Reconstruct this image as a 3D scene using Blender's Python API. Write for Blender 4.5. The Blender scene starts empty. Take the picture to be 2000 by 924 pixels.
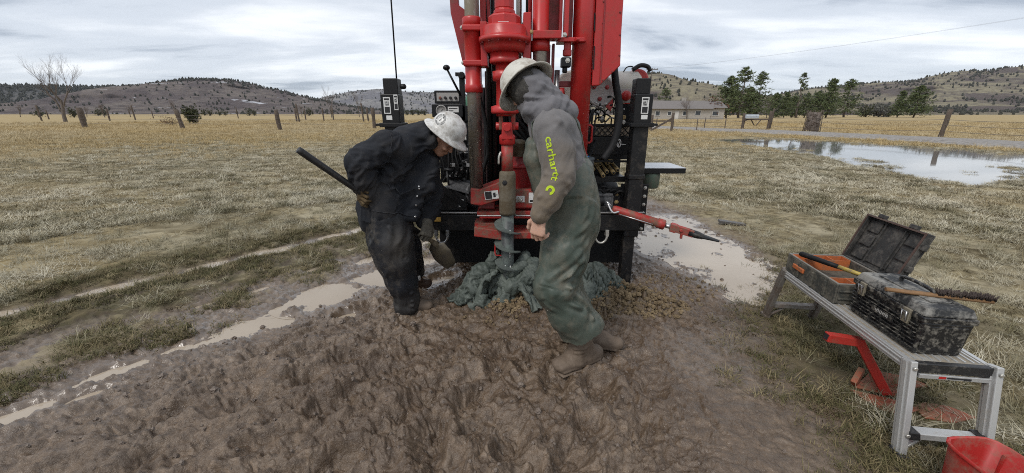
import bpy, bmesh, math, random
import numpy as np
from mathutils import Vector, Matrix, noise as mnoise
from mathutils.bvhtree import BVHTree
PI = math.pi
R = math.radians
random.seed(7)
rng = np.random.default_rng(11)
S = bpy.context.scene
C = S.collection
# ------------------------------------------------------------------ camera
cam_d = bpy.data.cameras.new('camera')
cam_d.lens = 13.806
cam_d.sensor_width = 36.0
cam_d.sensor_fit = 'HORIZONTAL'
cam_d.clip_start = 0.05
cam_d.clip_end = 12000
cam = bpy.data.objects.new('camera', cam_d)
C.objects.link(cam)
cam.location = (0, 0, 1.6)
cam.rotation_euler = (R(90 - 17.4), 0, 0)
S.camera = cam
# ------------------------------------------------------------------ exposure
S.view_settings.view_transform = 'Standard'
S.view_settings.look = 'None'
S.view_settings.exposure = 0.34
S.view_settings.gamma = 1.0
S.view_settings.use_curve_mapping = False
S.cycles.filter_width = 1.0
S.cycles.use_denoising = False
S.cycles.max_bounces = 5
S.cycles.diffuse_bounces = 3
S.cycles.glossy_bounces = 3
S.cycles.transmission_bounces = 3
S.cycles.transparent_max_bounces = 4
S.cycles.caustics_reflective = False
S.cycles.caustics_refractive = False
S.cycles.volume_bounces = 0
# ------------------------------------------------------------------ world: high overcast, streaky layered cloud
SUN_EL, SUN_AZ = 52.0, -140.0          # degrees; azimuth measured from +Y towards +X
W = bpy.data.worlds.new('World')
S.world = W
W.use_nodes = True
nt = W.node_tree
nt.nodes.clear()
def wn(t, **k):
    n = nt.nodes.new(t)
    for a, b in k.items():
        setattr(n, a, b)
    return n
tc = wn('ShaderNodeTexCoord')
sep = wn('ShaderNodeSeparateXYZ')
nt.links.new(tc.outputs['Generated'], sep.inputs[0])
def wmath(op, a, b=None, clamp=False):
    n = wn('ShaderNodeMath', operation=op, use_clamp=clamp)
    for i, v in enumerate((a, b)):
        if v is None:
            continue
        if isinstance(v, (int, float)):
            n.inputs[i].default_value = v
        else:
            nt.links.new(v, n.inputs[i])
    return n.outputs[0]
zc = wmath('ADD', wmath('MAXIMUM', sep.outputs[2], 0.0), 0.10)
cx = wmath('DIVIDE', sep.outputs[0], zc)
cy = wmath('DIVIDE', sep.outputs[1], zc)
com = wn('ShaderNodeCombineXYZ')
nt.links.new(cx, com.inputs[0])
nt.links.new(cy, com.inputs[1])
def wnoise(scale, detail, rough, dist, off):
    mp = wn('ShaderNodeMapping')
    mp.inputs['Location'].default_value = off
    mp.inputs['Scale'].default_value = (0.55, 1.0, 1.0)
    nt.links.new(com.outputs[0], mp.inputs[0])
    n = wn('ShaderNodeTexNoise')
    n.inputs['Scale'].default_value = scale
    n.inputs['Detail'].default_value = detail
    n.inputs['Roughness'].default_value = rough
    n.inputs['Distortion'].default_value = dist
    nt.links.new(mp.outputs[0], n.inputs['Vector'])
    return n.outputs['Fac']
n1 = wnoise(0.62, 7, 0.52, 0.5, (3.1, 0.4, 0))
n2 = wnoise(1.7, 6, 0.55, 0.3, (9.2, 4.1, 2))
cl = wmath('ADD', wmath('MULTIPLY', n1, 0.72), wmath('MULTIPLY', n2, 0.28))
ramp = wn('ShaderNodeValToRGB')
nt.links.new(cl, ramp.inputs[0])
cr = ramp.color_ramp
cr.interpolation = 'EASE'
cr.elements[0].position = 0.38
cr.elements[0].color = (0.35, 0.395, 0.465, 1)
cr.elements[1].position = 0.62
cr.elements[1].color = (0.93, 0.955, 0.985, 1)
e = cr.elements.new(0.47)
e.color = (0.62, 0.665, 0.73, 1)
sky = wn('ShaderNodeTexSky', sky_type='NISHITA', sun_disc=False)
sky.sun_elevation = R(SUN_EL)
sky.sun_rotation = R(SUN_AZ)
sky.altitude = 1300
skm = wn('ShaderNodeVectorMath', operation='SCALE')
skm.inputs['Scale'].default_value = 0.09
nt.links.new(sky.outputs[0], skm.inputs[0])
mx = wn('ShaderNodeMixRGB')
mx.inputs[0].default_value = 0.88
nt.links.new(skm.outputs[0], mx.inputs[1])
nt.links.new(ramp.outputs[0], mx.inputs[2])
bg = wn('ShaderNodeBackground')
bg.inputs['Strength'].default_value = 1.0
nt.links.new(mx.outputs[0], bg.inputs[0])
wo = wn('ShaderNodeOutputWorld')
nt.links.new(bg.outputs[0], wo.inputs[0])
# ------------------------------------------------------------------ sun behind the cloud: weak and very soft
sd = bpy.data.lights.new('sun', 'SUN')
sd.energy = 1.5
sd.angle = R(15)
sd.color = (1.0, 0.96, 0.90)
sun = bpy.data.objects.new('sun', sd)
C.objects.link(sun)
sdir = Vector((math.sin(R(SUN_AZ)) * math.cos(R(SUN_EL)), math.cos(R(SUN_AZ)) * math.cos(R(SUN_EL)), math.sin(R(SUN_EL))))
sun.rotation_euler = sdir.to_track_quat('Z', 'Y').to_euler()
sun.location = sdir * 60

# ------------------------------------------------------------------ materials
MATS = {}
class NT:
    """small node helper"""
    def __init__(self, name):
        self.m = bpy.data.materials.new(name)
        self.m.use_nodes = True
        self.t = self.m.node_tree
        self.b = self.t.nodes['Principled BSDF']
        self.out = self.t.nodes['Material Output']
        self.cache = {}
    def n(self, typ, **k):
        x = self.t.nodes.new(typ)
        for a, b in k.items():
            setattr(x, a, b)
        return x
    def l(self, a, b):
        self.t.links.new(a, b)
    def co(self, kind='Object'):
        if kind not in self.cache:
            if kind == 'World':
                self.cache[kind] = self.n('ShaderNodeNewGeometry').outputs['Position']
            else:
                self.cache[kind] = self.n('ShaderNodeTexCoord').outputs[kind]
        return self.cache[kind]
    def noise(self, scale, detail=4, rough=0.55, dist=0.0, co='World', stretch=None):
        x = self.n('ShaderNodeTexNoise')
        x.inputs['Scale'].default_value = scale
        x.inputs['Detail'].default_value = detail
        x.inputs['Roughness'].default_value = rough
        x.inputs['Distortion'].default_value = dist
        v = self.co(co)
        if stretch:
            mp = self.n('ShaderNodeMapping')
            mp.inputs['Scale'].default_value = stretch
            self.l(v, mp.inputs[0])
            v = mp.outputs[0]
        self.l(v, x.inputs['Vector'])
        return x.outputs['Fac']
    def ramp(self, fac, *stops):
        x = self.n('ShaderNodeValToRGB')
        self.l(fac, x.inputs[0])
        r = x.color_ramp
        while len(r.elements) < len(stops):
            r.elements.new(0.5)
        for e, (p, c) in zip(r.elements, stops):
            e.position = p
            if isinstance(c, (int, float)):
                c = (c, c, c)
            e.color = (*c, 1)
        return x.outputs[0]
    def mix(self, fac, a, b, mode='MIX'):
        x = self.n('ShaderNodeMixRGB', blend_type=mode)
        for i, v in ((0, fac), (1, a), (2, b)):
            if isinstance(v, (int, float)):
                x.inputs[i].default_value = v if i == 0 else (v, v, v, 1)
            elif isinstance(v, tuple):
                x.inputs[i].default_value = (*v, 1)
            else:
                self.l(v, x.inputs[i])
        return x.outputs[0]
    def math(self, op, a, b=0.0, clamp=False):
        x = self.n('ShaderNodeMath', operation=op, use_clamp=clamp)
        for i, v in enumerate((a, b)):
            if isinstance(v, (int, float)):
                x.inputs[i].default_value = v
            else:
                self.l(v, x.inputs[i])
        return x.outputs[0]
    def attr(self, name):
        x = self.n('ShaderNodeAttribute')
        x.attribute_name = name
        return x
    def set(self, key, v):
        s = self.b.inputs[key]
        if isinstance(v, (int, float)):
            s.default_value = v
        elif isinstance(v, tuple):
            s.default_value = (*v, 1)
        else:
            self.l(v, s)
    def bump(self, h, dist=0.01, strength=1.0, prev=None):
        x = self.n('ShaderNodeBump')
        x.inputs['Distance'].default_value = dist
        x.inputs['Strength'].default_value = strength
        self.l(h, x.inputs['Height'])
        if prev is not None:
            self.l(prev, x.inputs['Normal'])
        self.l(x.outputs[0], self.b.inputs['Normal'])
        return x.outputs[0]
MUDC = (0.135, 0.105, 0.082)
def paint(name, col, rough=0.4, metal=0.0, dirt=0.35, dscale=7.0, dcol=MUDC, var=0.18, spec=0.5, bump=0.0, edge=0.5, fine=60.0):
    """painted / worn surface with splashed dirt of its own shape"""
    if name in MATS:
        return MATS[name]
    k = NT(name)
    v = k.noise(3.1, 4, 0.6)
    base = k.mix(k.math('MULTIPLY', v, var * 2), col, tuple(c * 0.55 for c in col))
    d1 = k.noise(dscale, 8, 0.68, 0.2)
    d2 = k.noise(fine, 3, 0.6)
    dm = k.math('ADD', k.math('MULTIPLY', d1, 0.75), k.math('MULTIPLY', d2, 0.25))
    t = 0.68 - dirt * 0.36
    dmask = k.ramp(dm, (t - 0.06, 0.0), (t + 0.08, 1.0))
    dm2 = k.math('MULTIPLY', dmask, min(1.0, 0.35 + dirt))
    k.set('Base Color', k.mix(dm2, base, dcol))
    k.set('Roughness', k.mix(dm2, k.mix(v, rough * 0.8, min(1, rough * 1.25)), 0.75))
    k.set('Metallic', metal if metal == 0 else k.mix(dm2, metal, 0.0))
    k.b.inputs['Specular IOR Level'].default_value = spec
    if bump:
        k.bump(dm, bump, 0.6)
    MATS[name] = k.m
    return k.m
def flat(name, col, rough=0.5, metal=0.0, var=0.1, scale=20, spec=0.5):
    return paint(name, col, rough, metal, 0.0, scale, col, var, spec)

# ------------------------------------------------------------------ scene bookkeeping
def tag(o, label=None, cat=None, group=None, kind=None):
    if label: o['label'] = label
    if cat: o['category'] = cat
    if group: o['group'] = group
    if kind: o['kind'] = kind
    return o
def empty(name, loc=(0, 0, 0), rz=0.0):
    o = bpy.data.objects.new(name, None)
    o.empty_display_size = 0.1
    C.objects.link(o)
    o.location = loc
    o.rotation_euler = (0, 0, rz)
    return o
def thing(name, label, cat, loc=(0, 0, 0), rz=0.0, group=None):
    return tag(empty(name, loc, rz), label, cat, group)
def link(name, me, mat=None, parent=None, loc=None):
    o = bpy.data.objects.new(name, me)
    C.objects.link(o)
    if mat is not None and not me.materials:
        me.materials.append(mat)
    if parent is not None:
        o.parent = parent
    if loc is not None:
        o.location = loc
    return o
def copy_tree(o, parent=None):
    c = o.copy()
    C.objects.link(c)
    if parent is not None:
        c.parent = parent
    for ch in list(o.children):
        copy_tree(ch, c)
    return c
def frame(d, up=None):
    d = Vector(d).normalized()
    u = Vector(up) if up is not None else (Vector((0, 0, 1)) if abs(d.z) < 0.95 else Vector((0, 1, 0)))
    s = d.cross(u)
    if s.length < 1e-5:
        s = d.cross(Vector((1, 0, 0)))
    s.normalize()
    u = s.cross(d)
    return s, u, d
class MB:
    """mesh builder"""
    def __init__(self):
        self.v = []
        self.f = []
        self.sm = []
    def add(self, vs, fs, smooth=False):
        b = len(self.v)
        self.v += [tuple(x) for x in vs]
        self.f += [tuple(i + b for i in q) for q in fs]
        self.sm += [smooth] * len(fs)
        return self
    def box(self, c, s, M=None, taper=None):
        """centre, full size, optional 3x3/4x4 matrix about the centre; taper=(tx,ty) scales the top"""
        hx, hy, hz = s[0] / 2, s[1] / 2, s[2] / 2
        tx, ty = taper if taper else (1, 1)
        vs = [Vector(p) for p in ((-hx, -hy, -hz), (hx, -hy, -hz), (hx, hy, -hz), (-hx, hy, -hz),
              (-hx * tx, -hy * ty, hz), (hx * tx, -hy * ty, hz), (hx * tx, hy * ty, hz), (-hx * tx, hy * ty, hz))]
        if M is not None:
            vs = [M @ p for p in vs]
        vs = [p + Vector(c) for p in vs]
        return self.add(vs, [(0, 3, 2, 1), (4, 5, 6, 7), (0, 1, 5, 4), (1, 2, 6, 5), (2, 3, 7, 6), (3, 0, 4, 7)])
    def bar(self, p0, p1, w, h, up=None):
        """rectangular bar from p0 to p1, w across, h along up"""
        p0, p1 = Vector(p0), Vector(p1)
        s, u, d = frame(p1 - p0, up)
        vs = []
        for p in (p0, p1):
            for a, b in ((-1, -1), (1, -1), (1, 1), (-1, 1)):
                vs.append(p + s * (a * w / 2) + u * (b * h / 2))
        return self.add(vs, [(0, 1, 2, 3), (7, 6, 5, 4), (0, 4, 5, 1), (1, 5, 6, 2), (2, 6, 7, 3), (3, 7, 4, 0)])
    def tube(self, pts, rad, n=10, cap=True, up=None, smooth=True):
        """tube along a polyline; rad scalar, list, or list of (a,b)"""
        pts = [Vector(p) for p in pts]
        m = len(pts)
        if not isinstance(rad, (list, tuple)):
            rad = [rad] * m
        vs, fs = [], []
        pu = up
        for i, p in enumerate(pts):
            d = (pts[min(i + 1, m - 1)] - pts[max(i - 1, 0)])
            s, u, d = frame(d, pu)
            pu = u
            a, b = rad[i] if isinstance(rad[i], (tuple, list)) else (rad[i], rad[i])
            for k in range(n):
                t = 2 * PI * k / n
                vs.append(p + s * (a * math.cos(t)) + u * (b * math.sin(t)))
        for i in range(m - 1):
            for k in range(n):
                k2 = (k + 1) % n
                fs.append((i * n + k, i * n + k2, (i + 1) * n + k2, (i + 1) * n + k))
        self.add(vs, fs, smooth)
        if cap:
            b = len(self.v) - m * n
            self.f.append(tuple(b + k for k in range(n - 1, -1, -1)))
            self.f.append(tuple(b + (m - 1) * n + k for k in range(n)))
            self.sm += [False, False]
        return self
    def cyl(self, p0, p1, r0, r1=None, n=16):
        return self.tube([p0, p1], [r0, r0 if r1 is None else r1], n)
    def lathe(self, o, prof, n=24, axis=(0, 0, 1), smooth=True, cap=True):
        """profile [(r,h)...] about an axis through o"""
        s, u, d = frame(axis)
        o = Vector(o)
        vs, fs = [], []
        for r, h in prof:
            for k in range(n):
                t = 2 * PI * k / n
                vs.append(o + d * h + s * (r * math.cos(t)) + u * (r * math.sin(t)))
        m = len(prof)
        for i in range(m - 1):
            for k in range(n):
                k2 = (k + 1) % n
                fs.append((i * n + k, i * n + k2, (i + 1) * n + k2, (i + 1) * n + k))
        self.add(vs, fs, smooth)
        if cap:
            b = len(self.v) - m * n
            self.f.append(tuple(b + k for k in range(n - 1, -1, -1)))
            self.f.append(tuple(b + (m - 1) * n + k for k in range(n)))
            self.sm += [False, False]
        return self
    def prism(self, poly, off):
        """planar polygon (3d points) extruded by the vector off"""
        off = Vector(off)
        n = len(poly)
        vs = [Vector(p) for p in poly] + [Vector(p) + off for p in poly]
        fs = [tuple(range(n - 1, -1, -1)), tuple(range(n, 2 * n))]
        fs += [(i, (i + 1) % n, n + (i + 1) % n, n + i) for i in range(n)]
        return self.add(vs, fs)
    def mesh(self, name):
        me = bpy.data.meshes.new(name)
        me.from_pydata(self.v, [], self.f)
        me.polygons.foreach_set('use_smooth', self.sm)
        bm = bmesh.new()
        bm.from_mesh(me)
        bmesh.ops.recalc_face_normals(bm, faces=bm.faces)
        bm.to_mesh(me)
        bm.free()
        me.update()
        return me
    def build(self, name, mat, parent=None, bevel=0.0, seg=2, loc=None):
        o = link(name, self.mesh(name), mat, parent, loc)
        if bevel:
            b = o.modifiers.new('bevel', 'BEVEL')
            b.width = bevel
            b.segments = seg
            b.limit_method = 'ANGLE'
            b.angle_limit = R(40)
        return o
def spline(pts, n=8):
    """Catmull-Rom through points"""
    P = [Vector(p) for p in pts]
    P = [P[0] * 2 - P[1]] + P + [P[-1] * 2 - P[-2]]
    out = []
    for i in range(1, len(P) - 2):
        for k in range(n):
            t = k / n
            a, b, c, d = P[i - 1:i + 3]
            out.append(0.5 * ((2 * b) + (c - a) * t + (2 * a - 5 * b + 4 * c - d) * t * t + (3 * b - a - 3 * c + d) * t ** 3))
    out.append(P[-2])
    return out
def lerp(vals, n):
    """resample a list of scalars/tuples to n entries"""
    m = len(vals)
    out = []
    for i in range(n):
        t = i / (n - 1) * (m - 1)
        k = min(int(t), m - 2)
        f = t - k
        a, b = vals[k], vals[k + 1]
        if isinstance(a, (tuple, list)):
            out.append(tuple(x + (y - x) * f for x, y in zip(a, b)))
        else:
            out.append(a + (b - a) * f)
    return out
def np_mesh(name, V, F, smooth=True):
    """numpy verts (n,3), faces (m,k) -> mesh"""
    me = bpy.data.meshes.new(name)
    V = np.ascontiguousarray(V, dtype=np.float32)
    F = np.ascontiguousarray(F, dtype=np.int32)
    me.vertices.add(len(V))
    me.vertices.foreach_set('co', V.ravel())
    k = F.shape[1]
    me.loops.add(F.size)
    me.loops.foreach_set('vertex_index', F.ravel())
    me.polygons.add(len(F))
    me.polygons.foreach_set('loop_start', np.arange(0, F.size, k, dtype=np.int32))
    me.polygons.foreach_set('use_smooth', np.full(len(F), smooth, dtype=bool))
    me.update(calc_edges=True)
    me.validate()
    return me
# ------------------------------------------------------------------ numpy noise
_perm = np.random.default_rng(3).permutation(512).astype(np.int64)
_perm = np.concatenate([_perm, _perm, _perm])
_ga = np.random.default_rng(4).uniform(0, 2 * PI, 512)
_gx, _gy = np.cos(_ga), np.sin(_ga)
def perlin(x, y, seed=0):
    x = x + seed * 17.31
    y = y - seed * 9.77
    xi = np.floor(x).astype(np.int64)
    yi = np.floor(y).astype(np.int64)
    xf, yf = x - xi, y - yi
    u = xf * xf * xf * (xf * (xf * 6 - 15) + 10)
    v = yf * yf * yf * (yf * (yf * 6 - 15) + 10)
    def g(ix, iy, dx, dy):
        h = _perm[(_perm[ix & 511] + iy) & 511]
        return _gx[h] * dx + _gy[h] * dy
    a = g(xi, yi, xf, yf)
    b = g(xi + 1, yi, xf - 1, yf)
    c = g(xi, yi + 1, xf, yf - 1)
    d = g(xi + 1, yi + 1, xf - 1, yf - 1)
    return ((a + (b - a) * u) + ((c + (d - c) * u) - (a + (b - a) * u)) * v) * 1.5
def fbm(x, y, oct=4, gain=0.5, lac=2.03, seed=0, ridged=False):
    t, a, f, n = 0, 1.0, 1.0, 0
    for i in range(oct):
        p = perlin(x * f, y * f, seed + i)
        if ridged:
            p = 1 - 2 * np.abs(p)
        t = t + a * p
        n += a
        a *= gain
        f *= lac
    return t / n
def sstep(a, b, x):
    t = np.clip((x - a) / (b - a), 0, 1)
    return t * t * (3 - 2 * t)

# ================================================================== terrain shape
def poly_sd(x, y, poly):
    """signed distance to a polygon, negative inside"""
    d = np.full(x.shape, 1e9)
    ins = np.zeros(x.shape, dtype=bool)
    n = len(poly)
    for i in range(n):
        ax, ay = poly[i][:2]
        bx, by = poly[(i + 1) % n][:2]
        ex, ey = bx - ax, by - ay
        wx, wy = x - ax, y - ay
        t = np.clip((wx * ex + wy * ey) / (ex * ex + ey * ey), 0, 1)
        d = np.minimum(d, (wx - ex * t) ** 2 + (wy - ey * t) ** 2)
        c = ((ay > y) != (by > y))
        if abs(ey) > 1e-9:
            ins ^= c & (x < ex * (y - ay) / ey + ax)
    d = np.sqrt(d)
    return np.where(ins, -d, d)
POOL = [(13.077, 26.801, 0.0), (12.502, 21.109, 0.0), (12.289, 17.622, 0.0), (11.165, 13.631, 0.0), (10.765, 11.601, -0.0), (10.225, 9.837, -0.0), (10.572, 9.1, 0.0), (11.415, 8.583, 0.0), (14.63, 9.998, 0.0), (21.496, 14.925, 0.0), (21.957, 17.147, -0.0), (21.476, 19.807, 0.0), (20.11, 22.591, 0.0), (18.644, 26.259, 0.0), (16.998, 28.567, 0.0)]
RIGHT_Y = [0.0, 1.42, 2.0, 2.55, 3.06, 3.6, 4.0, 4.9, 6.6, 8.0, 9.5]
RIGHT_X = [1.75, 1.81, 1.87, 1.95, 2.2, 2.75, 2.95, 3.0, 2.9, 2.6, 1.2]
# boot prints: x, y, heading, length, depth
PRINTS = [(-1.40,2.38,0.5,.32,.08), (-1.03,1.87,0.9,.36,.10), (-0.87,2.12,0.7,.34,.07), (-0.44,2.02,0.55,.40,.09), (-0.21,1.91,0.9,.30,.07),
          (0.0,1.62,1.5,.30,.09), (0.27,2.06,1.45,.28,.09), (0.54,2.02,1.35,.30,.10), (1.09,2.50,1.2,.27,.06), (0.92,2.33,.3,.25,.07),
          (-0.42,1.61,1.55,.33,.10), (-0.89,1.45,0.6,.46,.10), (-1.16,1.62,0.5,.40,.08), (-1.71,2.10,0.6,.40,.06), (-1.30,2.98,0.8,.30,.07),
          (-0.62,2.45,0.2,.30,.05), (-1.62,1.55,0.55,.42,.07), (-0.05,2.35,0.9,.30,.06), (0.30,1.50,1.3,.30,.07), (-1.95,1.75,0.6,.34,.06),
          (-0.66,1.72,1.1,.30,.06), (0.05,1.35,1.2,.30,.07), (-1.45,1.25,0.6,.40,.08), (-0.3,2.62,2.6,.30,.05), (0.72,1.72,1.0,.28,.04),
          (-2.2,1.35,0.6,.40,.06), (-0.95,2.55,0.4,.30,.06), (0.55,1.35,1.4,.28,.05), (1.35,2.75,0.8,.28,.05), (-0.75,1.15,0.8,.36,.07),
          (0.12,2.30,1.2,.26,.07), (-0.16,2.15,.4,.28,.07), (-0.33,1.38,1.3,.30,.07), (-1.28,2.12,.5,.30,.07), (-1.1,2.30,.9,.26,.07), (-0.55,1.88,.3,.28,.07),
          (0.42,1.72,1.5,.26,.08), (-1.5,1.88,.55,.36,.07), (-0.15,1.72,.7,.28,.06), (-0.7,2.30,.9,.26,.06), (0.85,2.02,1.2,.25,.05), (-1.72,2.42,.6,.3,.05)]
# puddles: x, y, half-length along the track, half-width, water level
TD = Vector((0.643, 0.766))
PUDDLES = [(-2.10,2.78,.27,.17,-.024), (-1.72,3.36,.34,.27,-.022), (-1.34,3.78,.30,.25,-.022), (-1.98,3.08,.14,.09,-.024), (-1.40,2.93,.09,.06,-.028), (-1.88,2.82,.12,.08,-.026),
           (-1.62,4.30,.30,.11,-.024), (-1.30,4.62,.26,.13,-.024), (-0.98,5.0,.3,.14,-.024), (-2.10,4.02,.20,.07,-.024), (-2.45,3.42,.17,.06,-.024), (-1.95,4.70,.28,.07,-.024), (-1.6,5.15,.3,.08,-.024),
           (-0.72,3.63,.26,.15,-.036), (-4.42,2.92,.18,.07,-.036), (-3.92,3.50,.22,.09,-.036), (-3.40,4.12,.17,.07,-.036), (-3.02,4.55,.24,.11,-.034), (-2.50,5.18,.20,.10,-.034), (-2.1,5.65,.30,.13,-.032), (-1.7,6.1,.3,.12,-.030),
           (-2.72,3.12,.10,.05,-.026), (-2.62,2.18,.20,.07,-.028), (-2.78,1.80,.17,.08,-.028), (-3.10,1.72,.2,.07,-.028), (-2.42,2.44,.10,.05,-.028), (-1.05,4.15,.20,.12,-.026), (-2.28,2.52,.12,.04,-.028), (-2.55,1.95,.12,.05,-.028),
           (2.30,4.75,.62,.34,-.006), (2.42,3.95,.50,.30,-.006), (2.10,4.25,.34,.20,-.006), (2.66,4.45,.3,.16,-.006), (2.40,5.60,.5,.28,-.008), (2.22,3.50,.3,.16,-.006), (1.85,4.9,.4,.15,-.006)]
SPOIL = [((0.946, 3.208, 0.0)[0], (0.946, 3.208, 0.0)[1], .32, .24, .085), ((1.174, 3.061, 0.0)[0], (1.174, 3.061, 0.0)[1], .36, .20, .04), ((0.691, 2.969, 0.0)[0], (0.691, 2.969, 0.0)[1], .24, .16, .03), ((0.159, 3.157, 0.0)[0], (0.159, 3.157, 0.0)[1], .18, .16, .10)]
def track_st(x, y):
    return (x + 4.3) * .766 - (y - 3.05) * .643, (x + 4.3) * .643 + (y - 3.05) * .766
def masks(x, y):
    s, t = track_st(x, y)
    nz = fbm(x * 1.7, y * 1.7, 4, seed=21)
    nf = fbm(x * 6, y * 6, 3, seed=22)
    w = nz * .34 + nf * .12
    ml = sstep(1.05, 1.55, s + w)
    rutA = np.exp(-((s + .16 * nf + .12 * nz) / .16) ** 2) * sstep(-2.5, -1.0, t)
    rutB = np.exp(-((s - .55 + w * .3) / .15) ** 2) * sstep(.6, 1.6, t) * .8
    strip = sstep(-.25, .12, nz + nf * .5) * sstep(.05, .4, s) * .97
    mud = np.maximum(np.maximum(ml, rutA), np.maximum(rutB, strip))
    xr = np.interp(y, RIGHT_Y, RIGHT_X)
    edge = x - xr + w * .55
    mud = mud * (1 - sstep(-.10, .16, edge))
    # scuffed ground and flattened grass beyond the edge on the right
    scuff = (1 - sstep(.0, .75, edge)) * sstep(-.05, .3, nz + .25) * sstep(.9, 1.4, s)
    mud = np.maximum(mud, scuff * .55)
    mud = mud * (1 - sstep(8.0, 10.0, y)) * sstep(-6, -4.5, x)
    return np.clip(mud, 0, 1), s, t, nz, nf, edge
def boot_prints(x, y, jx, jy):
    """returns (depth added, rim)"""
    h = np.zeros_like(x)
    for (px_, py_, a, L, d) in PRINTS:
        dx, dy = x - px_ + jx, y - py_ + jy
        sel = (np.abs(dx) < .45) & (np.abs(dy) < .45)
        if not sel.any():
            continue
        ca, sa = math.cos(a), math.sin(a)
        u = (dx * ca + dy * sa)[sel] / (L * .52)
        v = (-dx * sa + dy * ca)[sel] / .092
        q = np.sqrt(u ** 2 + v ** 2)
        q2 = (np.abs(u) ** 3 + np.abs(v) ** 3) ** (1 / 3)
        pit = 1 - sstep(.42, 1.16, q2)
        rim = np.exp(-((q - 1.35) / .30) ** 2)
        h[sel] += -d * pit * (1.1 + .25 * u) + rim * d * .42
    return h
def ground_parts(x, y):
    x = np.asarray(x, dtype=np.float64)
    y = np.asarray(y, dtype=np.float64)
    mud, s, t, nz, nf, edge = masks(x, y)
    r = np.hypot(x, y)
    # broad field undulation
    h = fbm(x * .05, y * .05, 3, seed=5) * .25 * sstep(12, 40, r) + fbm(x * .35, y * .35, 3, seed=6) * .03 * sstep(3, 10, r)
    # hummocky turf
    h = h + (1 - mud) * (fbm(x * 3.2, y * 3.2, 4, seed=8) * .022 + .02) * (1 - sstep(30, 60, r))
    near = (1 - sstep(7.0, 10.0, r))
    wx = fbm(x * 2.4, y * 2.4, 3, seed=31) * .13
    wy = fbm(x * 2.4, y * 2.4, 3, seed=37) * .13
    # chewed amount: strongest where the men have trampled, smooth skim on the right
    smooth = sstep(.65, 1.25, x + .35 * nz) * (1 - sstep(2.55, 2.95, y)) 
    chew = mud * near * sstep(1.75, 2.25, s + nz * .25) * (1 - .88 * smooth)
    w2x = fbm(x * 7.5, y * 7.5, 2, seed=33) * .050
    w2y = fbm(x * 7.5, y * 7.5, 2, seed=39) * .050
    lumps = fbm((x + wx) * 3.6, (y + wy) * 3.6, 3, seed=41) * .9 - fbm((x + wx + w2x) * 5.5, (y + wy + w2y) * 5.5, 2, gain=.5, seed=47, ridged=True) * .45 + .16
    ux, uy = x + wx * .6 + w2x, y + wy * .6 + w2y
    crumbs = (2.8 * np.abs(perlin(ux * 13, uy * 13, 51)) - 1 + .6 * (2.8 * np.abs(perlin(ux * 29 + w2x * 12, uy * 29, 53)) - 1) + .30 * (2.8 * np.abs(perlin(ux * 55, uy * 55, 54)) - 1)) + .62
    flakes = 2.6 * np.abs(perlin(ux * 8 + 3, uy * 17, 59)) - .62
    micro = fbm(ux * 48, uy * 48, 2, gain=.6, seed=57)
    st = fbm(s * 7.0 + wx * 5, t * 1.5 + wy * 5, 4, seed=55, ridged=True)      # drag ridges along the tracks
    ridge_zone = np.exp(-((s - 2.75) / .75) ** 2) * (1 - sstep(3.0, 4.2, t))
    zone = .25 + .75 * sstep(-.25, .3, fbm(x * 1.1, y * 1.1, 3, seed=65))
    h = h + chew * (lumps * .032 + (.62 + .38 * zone) * (crumbs * .0118 + micro * .004 + flakes * .006) + st * .050 * ridge_zone - .004)
    h = h + chew * boot_prints(x, y, wx * .28 + w2x * .35, wy * .28 + w2y * .35) * .62
    # vehicle ruts
    rutA = np.exp(-((s + .16 * nf + .12 * nz) / .20) ** 2)
    h = h - rutA * .055 * near * sstep(-2.5, -1, t) + np.exp(-((s - .26) / .12) ** 2) * .02 * near * mud
    tr = np.exp(-((s - 1.85) / .42) ** 2)
    h = h - tr * .006 * near * mud * sstep(-1.5, -.5, t)
    h = h + mud * near * (1 - chew) * (1 - .8 * smooth) * (crumbs * .010 + lumps * .018 + flakes * .007)
    # smeared skim on the right
    h = h + mud * near * smooth * (fbm(x * 2.0, y * 5.5, 4, seed=61) * .014 + crumbs * .0025)
    # puddle basins
    wet = np.zeros_like(x)
    qmin, emin, lvl = np.full_like(x, 9.0), np.full_like(x, 9.0), np.full_like(x, -.03)
    for (bx, by, L, w_, lv) in PUDDLES:
        dx, dy = x - bx, y - by
        sel = (np.abs(dx) < 1.2) & (np.abs(dy) < 1.2)
        if not sel.any():
            continue
        if bx > 1.5:
            ca, sa = .35, .94
        else:
            ca, sa = TD
        u = (dx * ca + dy * sa)[sel]
        v = (-dx * sa + dy * ca)[sel]
        q = np.sqrt((u / L) ** 2 + (v / w_) ** 2) + nf[sel] * .45 + nz[sel] * .35
        e_ = np.sqrt((u / (L * 1.5)) ** 2 + (v / (w_ * 1.6)) ** 2)
        lvl[sel] = np.where(e_ < 1.2, np.maximum(np.where(emin[sel] < 1.2, lvl[sel], -.05), lv), lvl[sel])
        emin[sel] = np.minimum(emin[sel], e_)
        qmin[sel] = np.minimum(qmin[sel], q)
        k = 1 - sstep(.65, 1.25, q)
        hs = h[sel]
        h[sel] = hs * (1 - k * .62) + k * (lv - .010)
        wet[sel] = np.maximum(wet[sel], 1 - sstep(.85, 2.1, q))
    fill = (qmin > 1.10) & (emin < 1.2)
    h = np.where(fill, np.maximum(h, lvl + .004 + .004 * nf), h)
    # flooded corner of the field
    sel = (x > 4) & (y > 5) & (r < 70)
    pool = np.full_like(x, 99.0)
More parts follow.
